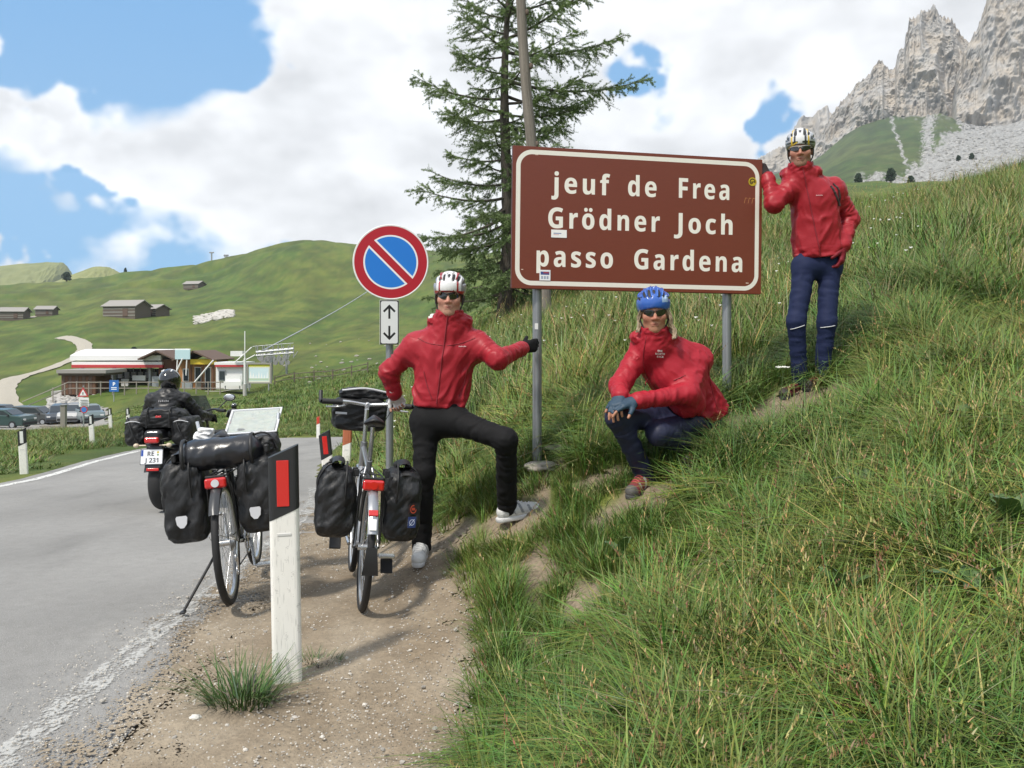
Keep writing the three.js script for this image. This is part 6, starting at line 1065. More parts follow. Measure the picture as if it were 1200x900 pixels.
  if (jk.zip) { const pts = []; for (let i = 0; i <= 14; i++) { const v = i / 14, base = hemP.clone().addScaledVector(hemN, .03).lerp(colTop, v); pts.push(onFront(base, jacketF).addScaledVector(T.f, .001)); } mesh('zip', tube(pts, .0042, 60, 6), jk.zip, jm); }
  (jk.patches ?? []).forEach((p) => { // printed patch wrapped on the cloth
    const c = rel(p.at), f = p.dir.clone().normalize(), B = basis(f), g = sheet(10, 6, (u, v) => { const q = c.clone().addScaledVector(B.r, (u - .5) * p.w).addScaledVector(B.u, (v - .5) * p.h), w = onFront(q.addScaledVector(f, -.1), jacketF, f).addScaledVector(f, .0025); return [w.x, w.y, w.z]; }); mesh('patch', g, p.mat, jm);
  });
  (jk.lines ?? []).forEach((p) => { const f = p.dir.clone().normalize(), c = new THREE.CatmullRomCurve3(p.pts.map(rel)), pts = []; for (let i = 0; i <= 16; i++) pts.push(onFront(c.getPoint(i / 16).addScaledVector(f, -.1), jacketF, f)); mesh('seam', tube(pts, p.r ?? .004, 40, 5), p.mat, jm); });
  // ---- trousers
  const tr = o.trousers, legs = [];
  for (const k of ['R', 'L']) { const an = J['an' + k].clone().lerp(J['kn' + k], -.1); legs.push(sleeve(J['hip' + k], J['kn' + k], tr.hip ?? .092, tr.knee ?? .068, tr.amp ?? .007, 5, 2.8), sleeve(J['kn' + k], an, tr.knee ?? .068, tr.ankle ?? .054, (tr.amp ?? .007) * 1.1, 8, 4.2)); }
  const seat = cap(J.hipR, J.hipL, tr.seat ?? .1, tr.seat ?? .1), waist = cap(J.pelvis, J.pelvis.clone().addScaledVector(spine, .07), tr.waist ?? .135, .13, T.f, .72), legF = (x, y, z) => { let d = smin(seat(x, y, z), waist(x, y, z), .05); for (const l of legs) d = smin(d, l(x, y, z), .04); for (const k of ['R', 'L']) { const a = J['an' + k]; } return d; };
  const ankCut = ['R', 'L'].map((k) => { const a = J['an' + k], n = J['kn' + k].clone().sub(a).normalize(); return (x, y, z) => { const t = (x - a.x) * n.x + (y - a.y) * n.y + (z - a.z) * n.z, r2 = (x - a.x) ** 2 + (y - a.y) ** 2 + (z - a.z) ** 2; return r2 < .03 ? -t - .045 : -1; }; });
  const [tl, thh] = boundsOf([J.pelvis, J.hipR, J.hipL, J.knR, J.knL, J.anR, J.anL], .17);
  const tm = put('trousers', grow((x, y, z) => { let d = legF(x, y, z); for (const c of ankCut) d = smax(d, c(x, y, z), .006); return d; }, tl, thh, .0095), tr.mat);
  (tr.stripes ?? []).forEach((k) => { const kn = J['kn' + k], ax = J['an' + k].clone().sub(kn).normalize(), c = kn.clone().addScaledVector(ax, .03), side = ax.clone().cross(T.f).normalize(), fr = side.clone().cross(ax).normalize(), f2 = fr.dot(T.f) > 0 ? fr : fr.negate(), pts = []; for (let i = 0; i <= 8; i++) { const a = (i / 8 - .5) * 1.5, dir = f2.clone().multiplyScalar(Math.cos(a)).addScaledVector(side, Math.sin(a)); let t = .14; for (let n = 0; n < 50; n++) { const q = c.clone().addScaledVector(dir, t).addScaledVector(ax, .015 * Math.sin(a)), d = legF(q.x, q.y, q.z); if (d < .001) break; t -= Math.max(.6 * d, .0008); } pts.push(c.clone().addScaledVector(dir, t + .001).addScaledVector(ax, .015 * Math.sin(a))); } mesh('knee_piping', tube(pts, .0028, 20, 5), B_.reflect, tm); });
  // ---- shoes
  for (const k of ['R', 'L']) {
    const so = o.shoe, { up, dir, L, heel, an, side } = FT[k], toe = heel.clone().addScaledVector(dir, L), Pq = (f, s_, u) => heel.clone().addScaledVector(dir, f * L).addScaledVector(side, s_).addScaledVector(up, u);
    const parts = [cap(Pq(.14, 0, .058), Pq(.45, 0, .062), .042, .042), cap(Pq(.45, 0, .062), Pq(.84, 0, .046), .042, .034), cap(Pq(.78, .012, .045), Pq(.86, .004, .042), .036, .03), cap(Pq(.2, 0, .07), an.clone().addScaledVector(up, .01), .04, .043)], uf = blend(parts, .03), bot = (x, y, z) => .026 - ((x - heel.x) * up.x + (y - heel.y) * up.y + (z - heel.z) * up.z), topc = (x, y, z) => ((x - an.x) * up.x + (y - an.y) * up.y + (z - an.z) * up.z) - .045;
    const [a, b] = boundsOf([heel, toe, an], .1), par = put('shoe', grow((x, y, z) => smax(smax(uf(x, y, z), bot(x, y, z), .008), topc(x, y, z), .01) - .0015 * ridge(x * 40, y * 40, z * 40), a, b, .005, (x, y, z) => { const f = ((x - heel.x) * dir.x + (y - heel.y) * dir.y + (z - heel.z) * dir.z) / L, u = (x - heel.x) * up.x + (y - heel.y) * up.y + (z - heel.z) * up.z, sd = Math.abs((x - heel.x) * side.x + (y - heel.y) * side.y + (z - heel.z) * side.z), n = n3(x * 25, y * 25, z * 25 + 3), st = Math.sin(f * 34 + u * 40) * (sd > .022 ? 1 : 0); return (u < .045 + .01 * n || f > .86 || f < .1) ? so.trim : st > .55 && f > .25 && f < .75 ? so.trim2 ?? so.trim : so.upper; }), new THREE.MeshStandardMaterial({ vertexColors: true, roughness: .65 }));
    const soleF = blend([cap(Pq(.1, 0, .018), Pq(.45, 0, .02), .043, .04), cap(Pq(.45, 0, .02), Pq(.86, .004, .018), .041, .04)], .02), top2 = (x, y, z) => ((x - heel.x) * up.x + (y - heel.y) * up.y + (z - heel.z) * up.z);
    mesh('sole', grow((x, y, z) => { const u = top2(x, y, z); return smax(smax(soleF(x, y, z), u - .032, .005), -u + .001, .004); }, a, b, .0055), so.sole, par);
    for (let i = 0; i < 5; i++) { const f = .42 + i * .075, pts = [-1, -.5, 0, .5, 1].map((q) => { const p = Pq(f + .02 * q, q * .022, .17); let t = 0; for (let n = 0; n < 50; n++) { const d = uf(p.x, p.y, p.z); if (d < .002) break; p.addScaledVector(up, -Math.max(d * .7, .001)); } return p.addScaledVector(up, .0015); }); mesh('lace', tube(pts, .0035, 10, 5), so.lace, par); }
    if (o.socks) mesh('sock', bar(an.clone().addScaledVector(up, .02), an.clone().lerp(J['kn' + k], .2), .045, .047, 14), o.socks, par);
  }
  // ---- helmet: shell with long vents, liner, straps
  const he = o.helmet, tilt = he.tilt ?? 0, hs = he.style ?? 1, shellE = ell(0, .052, -.016, .101, .102, .128), inner = ell(0, .045, -.014, .086, .088, .11), vents = [];
  for (const [x, z0, z1, r] of [[0, .085, .02, .0125], [.03, .095, .0, .012], [-.03, .095, .0, .012], [.058, .075, -.02, .012], [-.058, .075, -.02, .012], [.085, .045, -.05, .010], [-.085, .045, -.05, .010], [.022, -.04, -.1, .011], [-.022, -.04, -.1, .011], [.062, -.055, -.1, .011], [-.062, -.055, -.1, .011]]) {
    const on = (xx, zz) => { const q = 1 - (xx / .1) ** 2 - ((zz + .016) / .128) ** 2; return V(xx, .052 + .1 * Math.sqrt(Math.max(.0, q)), zz); }; const a = on(x, z0), m = on(x * 1.08, (z0 + z1) / 2), b = on(x * 1.1, z1); vents.push(cap(a, m, r * .75, r), cap(m, b, r, r * .7));
  }
  const rim = (x, y, z) => (.016 + tilt * z + .022 * sstep(.02, -.1, z) * -1 + .012 * (Math.abs(x) / .09) * -1) - y;
  const shell = grow((x, y, z) => { let d = smax(shellE(x, y, z), -inner(x, y, z), .004); d = smax(d, rim(x, y, z), .010); for (const v of vents) d = smax(d, -v(x, y, z), .007); return d; }, V(-.13, -.06, -.17), V(.13, .18, .14), .0036, he.paint);
  const hm = put('helmet', toGeo(shell), phys(1, 1, 1, .28, 0, { vertexColors: true, clearcoat: .8, clearcoatRoughness: .15 }), he.label);
  mesh('liner', toGeo(grow((x, y, z) => smax(smax(ell(0, .047, -.015, .094, .094, .12)(x, y, z), -inner(x, y, z), .004), rim(x, y, z) + .006, .006), V(-.12, -.06, -.16), V(.12, .16, .13), .005)), W_.dark, hm);
  if (he.ribs) mesh('rib', merge(he.ribs.map(([x, z0, z1]) => toGeo(tube([0, .25, .5, .75, 1].map((t) => { const z = lerp(z0, z1, t), xx = x * (1 + .25 * Math.sin(t * 3.1)), q = 1 - (xx / .101) ** 2 - ((z + .016) / .128) ** 2; return V(xx, .053 + .103 * Math.sqrt(Math.max(0, q)), z); }), .0045, 18, 6)))), he.ribMat, hm);
  for (const k of [-1, 1]) mesh('strap', toGeo(tube([V(k * .083, .01, .03), V(k * .08, -.05, .025), V(k * .05, -.105, .035), V(k * .012, -.132, .045)], .005, 20, 5)), he.strap ?? W_.dark, hm);
  for (const k of [-1, 1]) mesh('strap', toGeo(tube([V(k * .086, .01, -.055), V(k * .085, -.03, -.02), V(k * .08, -.055, .022)], .004, 14, 5)), he.strap ?? W_.dark, hm);
  // ---- sunglasses
  const gsh = ell(0, 0, .012, .079, .2, .091), gin = ell(0, 0, .012, .0755, .196, .0875), lens = (k) => (x, y, z) => { const q = Math.pow(Math.abs((x - k * .034) / .030), 2.6) + Math.pow(Math.abs((y + .002 - .1 * (x - k * .034) * k) / (o.glasses.h ?? .0185)), 2.6); return smax(smax(gsh(x, y, z), -gin(x, y, z), .001), (Math.pow(q, 1 / 2.6) - 1) * .018, .002); };
  const gg = new THREE.Group(); gg.name = 'sunglasses'; s.add(gg);
  for (const k of [-1, 1]) mesh('lens', toGeo(grow(lens(k), V(k * .034 - .036, -.03, .05), V(k * .034 + .036, .03, .112), .0018)), o.glasses.lens, gg);
  mesh('frame', merge([toGeo(tube([V(-.012, .006, .103), V(0, .010, .106), V(.012, .006, .103)], .0035, 10, 6)), ...(o.glasses.brow ? [toGeo(tube([V(-.066, .014, .068), V(-.036, .017, .094), V(0, .013, .106), V(.036, .017, .094), V(.066, .014, .068)], .0032, 30, 6))] : [])]), o.glasses.frame, gg);
  for (const k of [-1, 1]) mesh('temple', toGeo(tube([V(k * .064, .006, .066), V(k * .078, .008, .03), V(k * .083, .004, -.02)], .003, 12, 5)), o.glasses.frame, gg);
  // ---- hair
  if (o.hair) {
    const hr = o.hair, capE = ell(0, .03, -.018, .084, .1, .1);
    const hg = [toGeo(grow((x, y, z) => { let d = capE(x, y, z) - .004 * ridge(x * 60, y * 14, z * 60); const low = (hr.low ?? -.05) + .05 * sstep(-.02, .07, z) + (hr.front ?? 0) * 0; d = smax(d, low - y, .012); d = smax(d, -(ell(0, -.02, .06, .062, .066 + (hr.fringe ? -.012 : 0), .07)(x, y, z)), .008); return d; }, V(-.11, -.12, -.14), V(.11, .06, .11), .004))];
    for (const l of hr.locks ?? []) for (let i = 0; i < l.n; i++) { const j = () => V(rr(-1, 1), rr(-1, 1), rr(-1, 1)).multiplyScalar(l.j), pts = l.pts.map((p, q) => toW(...p).add(j())); hg.push(tube(pts, l.r * rr(.7, 1.2), 14, 5)); }
    put('hair', merge(hg), hr.mat);
  }
  return { s, J, jacketF, legF, toW, rel, jm };
}
const nylon = (r, g, b, rough = .5) => phys(r, g, b, rough, 0, { sheen: .08, sheenColor: C(.8, .5, .5), sheenRoughness: .4, bumpMap: weave, bumpScale: .003, specularIntensity: .6 });
const RED = nylon(.335, .017, .028, .45), RED2 = nylon(.325, .016, .025, .44), RED3 = nylon(.36, .015, .028, .52);
const navy = phys(.012, .019, .06, .75, 0, { specularIntensity: .5 }), blackCloth = phys(.007, .007, .0078, .8, 0, { specularIntensity: .5 }), navyTight = std(.011, .014, .042, .6), whitePrint = std(.75, .72, .72, .6), darkPrint = std(.05, .03, .033, .6), redSeam = std(.24, .014, .024, .5), darkLens = phys(.006, .006, .007, .06, 0, { clearcoat: 1 }), blackFrame = std(.012, .012, .012, .35);
const words = (w, h, lines, col = '#e9e4e4', back = null) => { const c = document.createElement('canvas'); c.width = 256; c.height = Math.round(256 * h / w); const g = c.getContext('2d'); g.clearRect(0, 0, c.width, c.height); if (back) { g.fillStyle = back; g.fillRect(0, 0, c.width, c.height); } g.fillStyle = col; g.textAlign = 'center'; const fs = c.height / lines.length; lines.forEach((t, i) => { g.font = `bold ${fs * .95}px sans-serif`; g.fillText(t, c.width / 2, fs * (i + .82), c.width * .96); }); const t = new THREE.CanvasTexture(c); t.colorSpace = THREE.SRGBColorSpace; return new THREE.MeshStandardMaterial({ map: t, transparent: true, alphaTest: .4, roughness: .6, side: THREE.DoubleSide }); };

const faint = (w, h, col) => { const c = document.createElement('canvas'); c.width = 128; c.height = Math.round(128 * h / w); const g = c.getContext('2d'); g.clearRect(0, 0, c.width, c.height); g.fillStyle = col; for (let i = 0; i < 6; i++) g.fillRect(8 + i * 20, c.height * (i % 2 ? .3 : .15), 12, c.height * (i % 2 ? .5 : .65)); const t = new THREE.CanvasTexture(c); t.colorSpace = THREE.SRGBColorSpace; return new THREE.MeshStandardMaterial({ map: t, transparent: true, alphaTest: .4, roughness: .6, side: THREE.DoubleSide }); };   // a small worn print
// standing man with one foot up, between the bicycle and the sign post
{
  const base = V(-.45, ground(-.55, 5.3), -5.3), gy2 = ground(.054, 5.38) + .01, gy1 = ground(-.58, 5.27) + .01;
  const toeR = P(489, 654, 5.14), toeL = P(638, 594, 5.33); toeR.y = gy1; toeL.y = gy2 - .02;
  makePerson({
    label: 'man in red jacket and black trousers, white helmet, one foot up, gripping the sign post', base, fwd: V(-.04, .02, 1), headFwd: V(-.02, -.03, 1), headUp: V(.02, 1, .04), stubble: .12, skin: [.48, .26, .18],
    j: { pelvis: P(514, 484, 5.3), chest: P(521, 420, 5.28), head: P(527, 347, 5.21), hem: P(514, 477, 5.3), hipR: P(499, 494, 5.3), hipL: P(531, 493, 5.27), knR: P(497, 555, 5.23), anR: P(494, 627, 5.32), toeR, knL: P(593, 515, 5.04), anL: P(592, 577, 5.28), toeL, shR: P(487, 403, 5.31), elR: P(456, 436, 5.36), wrR: P(463, 462, 5.41), shL: P(559, 401, 5.28), elL: P(583, 421, 5.17), wrL: P(613, 408, 5.5) },
    soleUpL: V(-.14, 1, .05), soleUpR: V(0, 1, .06), hemN: V(.05, 1, 0).normalize(),
    jacket: { mat: RED, waist: .165, chest: .178, flat: .66, sd: 1, zip: redSeam, lines: [{ pts: [P(493, 436, 5.1), P(497, 452, 5.1), P(503, 468, 5.1)], dir: V(-.1, 0, 1), r: .0035, mat: redSeam }, { pts: [P(548, 434, 5.1), P(545, 450, 5.1), P(539, 466, 5.1)], dir: V(.1, 0, 1), r: .0035, mat: redSeam }, { pts: [P(487, 396, 5.1), P(500, 402, 5.1), P(520, 405, 5.1)], dir: V(0, 0, 1), r: .0025, mat: redSeam }, { pts: [P(523, 405, 5.1), P(540, 402, 5.1), P(556, 396, 5.1)], dir: V(0, 0, 1), r: .0025, mat: redSeam }], patches: [{ at: P(541, 406, 5.1), dir: V(0, 0, 1), w: .05, h: .011, mat: faint(.05, .011, '#d9b9bb') }, { at: P(505, 370, 5.22), dir: V(-.15, .3, 1), w: .03, h: .035, mat: std(.7, .68, .66, .6) }] },
    trousers: { mat: blackCloth, hip: .086, knee: .062, ankle: .06, amp: .006 },
    shoe: { upper: [.52, .52, .51], trim: [.66, .66, .65], trim2: [.2, .21, .22], sole: std(.6, .6, .6, .6), lace: std(.7, .7, .7, .7) },
    helmet: { label: 'white, silver and red bicycle helmet', tilt: .08, paint: (x, y, z) => { const a = Math.abs(x), red = (Math.abs(a - .046 - z * .1) < .006 && z > -.06) || (y < .03 && z > .03); const grey = y < .03 || (a > .075); return red ? [.35, .015, .02] : grey ? [.24, .24, .26] : [.72, .72, .72]; }, ribs: [[.044, .085, -.06], [-.044, .085, -.06]], ribMat: std(.3, .012, .018, .4) },
    glasses: { lens: darkLens, frame: blackFrame, h: .0185, brow: true },
    hair: { mat: std(.13, .075, .045, .8), low: -.055, fringe: true, locks: [{ pts: [[-.045, .035, .085], [-.05, .02, .092], [-.055, .008, .085]], n: 10, j: .008, r: .003 }, { pts: [[.03, .035, .09], [.04, .022, .094], [.05, .012, .088]], n: 10, j: .010, r: .003 }, { pts: [[.076, .01, .02], [.08, -.02, .02], [.078, -.05, .015]], n: 9, j: .007, r: .004 }, { pts: [[-.076, .01, .02], [-.08, -.02, .02], [-.078, -.05, .015]], n: 9, j: .007, r: .004 }] },
    handR: { F: V(.22, -.62, -.72), N: V(.0, -.7, .72), thumb: 1, curl: GRIP, mat: std(.72, .72, .71, .7), label: 'white fingerless glove' },
    handL: { F: V(.86, .2, -.5), N: V(-.45, 0, -.9), thumb: 1, curl: HOOK, mat: blackCloth, full: true, label: 'black glove' },
  });
}
// crouching woman under the sign
{
  const base = V(.85, ground(.85, 5.1), -5.1), toeR = P(735, 575, 4.9), toeL = P(800, 545, 5.03); toeR.y = ground(toeR.x, 4.95) + .005; toeL.y = ground(toeL.x, 5.1) + .0;
  makePerson({
    label: 'woman crouching in a red hooded jacket and blue helmet below the brown sign', base, fwd: V(-.28, .02, .96), headFwd: V(-.08, -.05, 1), headUp: V(-.03, 1, .05), female: true, skin: [.42, .20, .125],
    j: { pelvis: P(812, 474, 5.34), chest: P(785, 428, 5.22), head: P(766, 366, 5.06), hem: P(822, 494, 5.4), hipR: P(800, 490, 5.33), hipL: P(826, 492, 5.36), knR: P(724, 489, 4.93), anR: P(756, 553, 5.07), toeR, knL: P(772, 508, 4.98), anL: P(816, 541, 5.22), toeL, shR: P(750, 414, 5.16), elR: P(726, 452, 5.05), wrR: P(727, 464, 4.9), shL: P(817, 418, 5.24), elL: P(806, 462, 5.03), wrL: P(744, 470, 4.86) },
    hemN: V(-.42, .9, .1).normalize(), soleUpR: V(0, 1, .15),
    jacket: { mat: RED3, waist: .162, chest: .17, flat: .78, sd: 4, amp: .013, lines: [{ pts: [P(757, 394, 5), P(752, 425, 5), P(757, 452, 5)], dir: V(-.28, 0, 1), r: .003, mat: redSeam }, { pts: [P(790, 446, 5), P(804, 440, 5)], dir: V(-.1, 0, 1), r: .0035, mat: redSeam }, { pts: [P(835, 430, 5.1), P(842, 460, 5.1), P(852, 490, 5.1)], dir: V(.1, 0, 1), r: .003, mat: redSeam }], extra: [[P(800, 455, 5.25), P(838, 492, 5.42), .13, .115], [P(785, 440, 5.15), P(806, 470, 5.12), .11, .1]], patches: [{ at: P(774, 415, 5.05), dir: V(-.25, .05, 1), w: .062, h: .05, mat: words(.062, .05, ['THE', 'NORTH', 'FACE'], '#f2eeee') }] },
    trousers: { mat: navyTight, hip: .09, knee: .065, ankle: .055, amp: .005 },
    shoe: { upper: [.17, .025, .03], trim: [.09, .085, .08], trim2: [.3, .29, .28], sole: std(.06, .06, .06, .8), lace: std(.5, .08, .08, .7) }, socks: std(.35, .35, .34, .9),
    helmet: { label: 'blue bicycle helmet', tilt: .1, paint: (x, y, z) => (Math.abs(x - .06) < .018 && z > .02 && y > .06 && y < .1) ? [.3, .42, .6] : [.022, .10, .42], ribs: [[.044, .085, -.06], [-.044, .085, -.06], [.016, .1, 0], [-.016, .1, 0], [.072, .06, -.05], [-.072, .06, -.05]], ribMat: phys(.03, .13, .5, .25, 0, { clearcoat: .7 }) },
    glasses: { lens: darkLens, frame: blackFrame, h: .019 },
    hair: { mat: std(.36, .28, .19, .6), low: -.06, locks: [{ pts: [[.07, .02, .045], [.092, -.03, .04], [.094, -.07, .03], [.118, -.11, .03], [.112, -.15, .045]], n: 34, j: .011, r: .0032 }, { pts: [[.08, .0, 0], [.1, -.05, -.01], [.104, -.1, -.005], [.122, -.14, .02]], n: 20, j: .013, r: .0035 }, { pts: [[-.072, .02, .035], [-.09, -.03, .02], [-.088, -.07, .025], [-.1, -.11, .035]], n: 22, j: .010, r: .0032 }] },
    handR: { F: V(-.35, -.55, .75), N: V(.3, -.8, -.45), thumb: -1, curl: HANG, mat: std(.02, .05, .085, .6), spread: .05, label: 'dark blue fingerless glove' },
    handL: { F: V(-.92, -.2, .35), N: V(.1, -.85, -.45), thumb: 1, curl: HANG, mat: std(.02, .05, .085, .6), spread: .05, label: 'dark blue fingerless glove' },
  });
}
// man on the bank beside the sign
{
  const base = V(2.05, ground(2.05, 5.95), -5.95), toeR = P(907, 458, 5.84), toeL = P(939, 460, 5.84); toeR.y = ground(toeR.x, 5.86) + .01; toeL.y = ground(toeL.x, 5.86) + .01;
  makePerson({
    label: 'man in red jacket and navy trousers standing on the bank, hand on the sign corner', base, fwd: V(-.22, 0, 1), headFwd: V(-.33, -.08, .94), headUp: V(-.03, 1, .05), stubble: .35, skin: [.40, .2, .13],
    j: { pelvis: P(958, 302, 6.02), chest: P(954, 240, 6.0), head: P(938, 176, 5.93), hem: P(958, 302, 6.02), hipR: P(943, 312, 6.0), hipL: P(972, 312, 6.03), knR: P(933, 377, 5.92), anR: P(938, 438, 6.0), toeR, knL: P(969, 377, 5.95), anL: P(963, 441, 6.0), toeL, shR: P(931, 216, 5.99), elR: P(907, 239, 5.88), wrR: P(899, 207, 5.97), shL: P(976, 220, 6.03), elL: P(996, 257, 6.07), wrL: P(988, 290, 5.96) },
    jacket: { mat: RED2, waist: .172, chest: .162, flat: .76, sd: 8, patches: [{ at: P(963, 227, 5.8), dir: V(-.1, 0, 1), w: .05, h: .01, mat: faint(.05, .01, '#d6b4b7') }], lines: [{ pts: [P(980, 214, 5.9), P(986, 222, 5.9), P(990, 240, 5.9)], dir: V(.3, 0, 1), r: .0075, mat: darkPrint }, { pts: [P(973, 218, 5.9), P(980, 230, 5.9), P(986, 240, 5.9)], dir: V(.2, 0, 1), r: .009, mat: darkPrint }] , zip: redSeam },
    trousers: { mat: navy, hip: .08, knee: .060, ankle: .051, amp: .0045, seat: .086, waist: .125, stripes: ['R', 'L'] },
    shoe: { upper: [.09, .014, .018], trim: [.04, .03, .03], trim2: [.2, .03, .03], sole: std(.04, .04, .042, .8), lace: std(.3, .05, .05, .7) },
    helmet: { label: 'white bicycle helmet with black and yellow stripes', tilt: .1, paint: (x, y, z) => { const a = Math.abs(x), ye = (Math.abs(a - .044 - z * .12) < .006 && z > -.03) || (Math.abs(y - .05 - x * .5) < .005 && z > .0 && x < -.02); const bk = (Math.abs(a - .03 - z * .05) < .007 && z > -.04) || (y < .048 && y > .034 && a > .015) || (a > .07 && y > .06 && y < .085); return ye ? [.62, .42, .02] : bk ? [.02, .02, .022] : y < .03 ? [.12, .12, .13] : a > .062 ? [.36, .37, .39] : [.66, .66, .66]; } },
    glasses: { lens: phys(.012, .011, .012, .05, 0, { clearcoat: 1 }), frame: std(.45, .42, .38, .4), h: .016, brow: true },
    hair: { mat: std(.05, .035, .028, .85), low: -.04 },
    handR: { F: V(-.45, .85, -.15), N: V(-.35, -.1, -1), thumb: 1, curl: HOOK, mat: std(.02, .012, .012, .8), full: true, label: 'dark glove' },
    handL: { F: V(-.16, -.98, .1), N: V(-.85, 0, -.4), thumb: -1, curl: [[.5, .7, .4], [.55, .8, .4], [.6, .8, .4], [.6, .85, .4], [.3, .3, .3]], k: 1.12, mat: nylon(.2, .012, .022, .6), full: true, label: 'dark red glove' },
  });
}
// motorcyclists: leather and full helmets
function rider(label, m, k, helmetLabel) {
  m.updateMatrixWorld(true);
  const s = thing('person', label, 'person'); s.position.copy(m.position); s.quaternion.copy(m.quaternion); s.scale.setScalar(.92); s.position.add(V(-.06, 0, .02).multiplyScalar(k ? 1 : 0));
  const L = (x, y, z) => V(x, y, z), torso = [cap(L(0, .95, -.22), L(0, 1.28, -.3), .165, .175, V(0, 0, 1), .75), cap(L(-.17, 1.31, -.32), L(.17, 1.31, -.32), .085, .085), cap(L(0, 1.3, -.33), L(0, 1.42, -.36), .09, .075)], arms = [], legs = [];
  for (const q of [-1, 1]) { arms.push(sleeve(L(q * .205, 1.3, -.33), L(q * .32, 1.1, -.5), .075, .065, .01, 3, 8), sleeve(L(q * .32, 1.1, -.5), L(q * .34, 1.07, -.85), .064, .048, .008, 6, 8)); legs.push(cap(L(q * .1, .93, -.25), L(q * .24, .86, -.68), .1, .075), cap(L(q * .24, .86, -.68), L(q * .2, .42, -.5), .07, .055)); }
  const tf = blend([...torso, ...arms], .05);
  mesh('body', grow(blend([cap(L(0, .95, -.22), L(0, 1.3, -.3), .11, .12), cap(L(0, 1.3, -.33), L(0, 1.5, -.38), .055, .06), ell(0, 1.5, -.37, .08, .11, .09)], .04), L(-.2, .8, -.55), L(.2, 1.66, -.05), .016, () => SKIN.base), skinM, s);
  mesh('jacket', grow((x, y, z) => tf(x, y, z) - .010 * (ridge(x * 7, y * 13, z * 7) - .4), L(-.5, .78, -1.0), L(.5, 1.5, .05), .014), phys(.0125, .0125, .014, .45, 0, { bumpMap: weave, bumpScale: .004 }), s);
  mesh('trousers', grow(blend(legs, .05), L(-.4, .34, -.85), L(.4, 1.05, -.1), .016), blackCloth, s);
  for (const q of [-1, 1]) { mesh('boot', grow(blend([cap(L(q * .2, .46, -.5), L(q * .2, .36, -.48), .06, .055), cap(L(q * .2, .34, -.44), L(q * .2, .33, -.66), .05, .04)], .03), L(q * .2 - .1, .24, -.75), L(q * .2 + .1, .56, -.35), .012), W_.dark, s); const hf = handField(L(q * .34, 1.07, -.84), V(q * .15, .1, -1), V(0, -1, 0), -q, GRIP, 1.1, .004), [a, b] = boundsOf(hf.pts, .03); mesh('glove', grow(hf.full, a, b, .006), blackCloth, s); }
  const hl = mesh('helmet', grow((x, y, z) => { const X = x, Y = y - 1.535, Z = z + .37; return smax(blend([ell(0, .01, 0, .128, .14, .15), ell(0, -.07, -.035, .105, .085, .115)], .04)(X, Y, Z), -.125 - Y, .02); }, L(-.17, 1.36, -.57), L(.17, 1.72, -.18), .008), phys(.009, .009, .011, .12, 0, { clearcoat: 1 }), s, helmetLabel);
  mesh('visor', grow((x, y, z) => { const X = x, Y = y - 1.535, Z = z + .37; return smax(smax(ell(0, .01, -.003, .13, .142, .153)(X, Y, Z), Math.abs(Y - .005) - .045, .01), Z + .03, .01); }, L(-.17, 1.44, -.57), L(.17, 1.64, -.33), .008), darkLens, hl);
  mesh('vent', merge([-1, 1].map((q) => box(.02, .012, .05, q * .05, 1.66, -.30, .005, [.5, 0, 0]))), B_.reflect, hl);
  if (k) { const g = sheet(8, 3, (u, v) => { const x = (u - .5) * .14, y = 1.27 + v * .035; let z = .2; for (let i = 0; i < 60; i++) { const d = tf(x, y, z) - .004; if (d < .002) break; z -= Math.max(d * .6, .001); } return [x, y, z + .004]; }); mesh('print', g, faint(.14, .035, '#8d8d90'), s); }
  return s;
}
rider('motorcyclist in black jacket and black helmet riding away', moto, true, 'glossy black full helmet');
{
  const m2 = copyOf(moto, 'far motorcycle half hidden behind the map case, farther round the curve', V(0, 0, 0)); const d = 36; m2.position.set((271 - 600) / F * d, ground((271 - 600) / F * d, d) - .3, -d); m2.rotation.set(-.07, .05, 0, 'YXZ'); m2.scale.set(.97, .97, .97);
  rider('far second motorcyclist in black, seen small beyond the map case', m2, false, 'black full helmet');
}

// ---------------------------------------------------------------- grass
function blade(out, base, A, len, w, lean, bend, col, segs = 3, droop = 0.35) {   // a tapering bent strip
  const ox = Math.cos(A), oz = Math.sin(A), sx = -oz, sz = ox, row = [];
  for (let i = 0; i <= segs; i++) { const t = i / segs, h = len * (lean * t + bend * t * t), y = len * (t - droop * bend * t * t), k = w * (1 - Math.pow(t, 1.6)) * 0.5 + 0.0003; row.push([base[0] + ox * h - sx * k, base[1] + y, base[2] + oz * h - sz * k, base[0] + ox * h + sx * k, base[1] + y, base[2] + oz * h + sz * k]); }
  for (let i = 0; i < segs; i++) { const a = row[i], b = row[i + 1]; out.pos.push(a[0], a[1], a[2], a[3], a[4], a[5], b[3], b[4], b[5]); if (i < segs - 1) out.pos.push(a[0], a[1], a[2], b[3], b[4], b[5], b[0], b[1], b[2]); for (let k = 0; k < (i < segs - 1 ? 6 : 3); k++) out.col.push(...col); }
}
const bladeGeo = (o) => { const g = new THREE.BufferGeometry(); g.setAttribute('position', new THREE.Float32BufferAttribute(o.pos, 3)); g.setAttribute('color', new THREE.Float32BufferAttribute(o.col, 3)); g.computeVertexNormals(); return g; };
const GREEN = [[.95, 1.0, .8], [.8, .95, .75], [1.35, 1.15, .9], [.9, 1.1, 1.0], [1.2, 1.0, .6], [1.5, 1.3, 1.1]], STRAW = [3.5, 1.95, 4.6];
const pickC = (dry) => (rnd() < dry ? STRAW.map((v) => v * rr(.6, 1.1)) : GREEN[Math.floor(rnd() * GREEN.length)].map((v) => v * rr(.75, 1.25)));
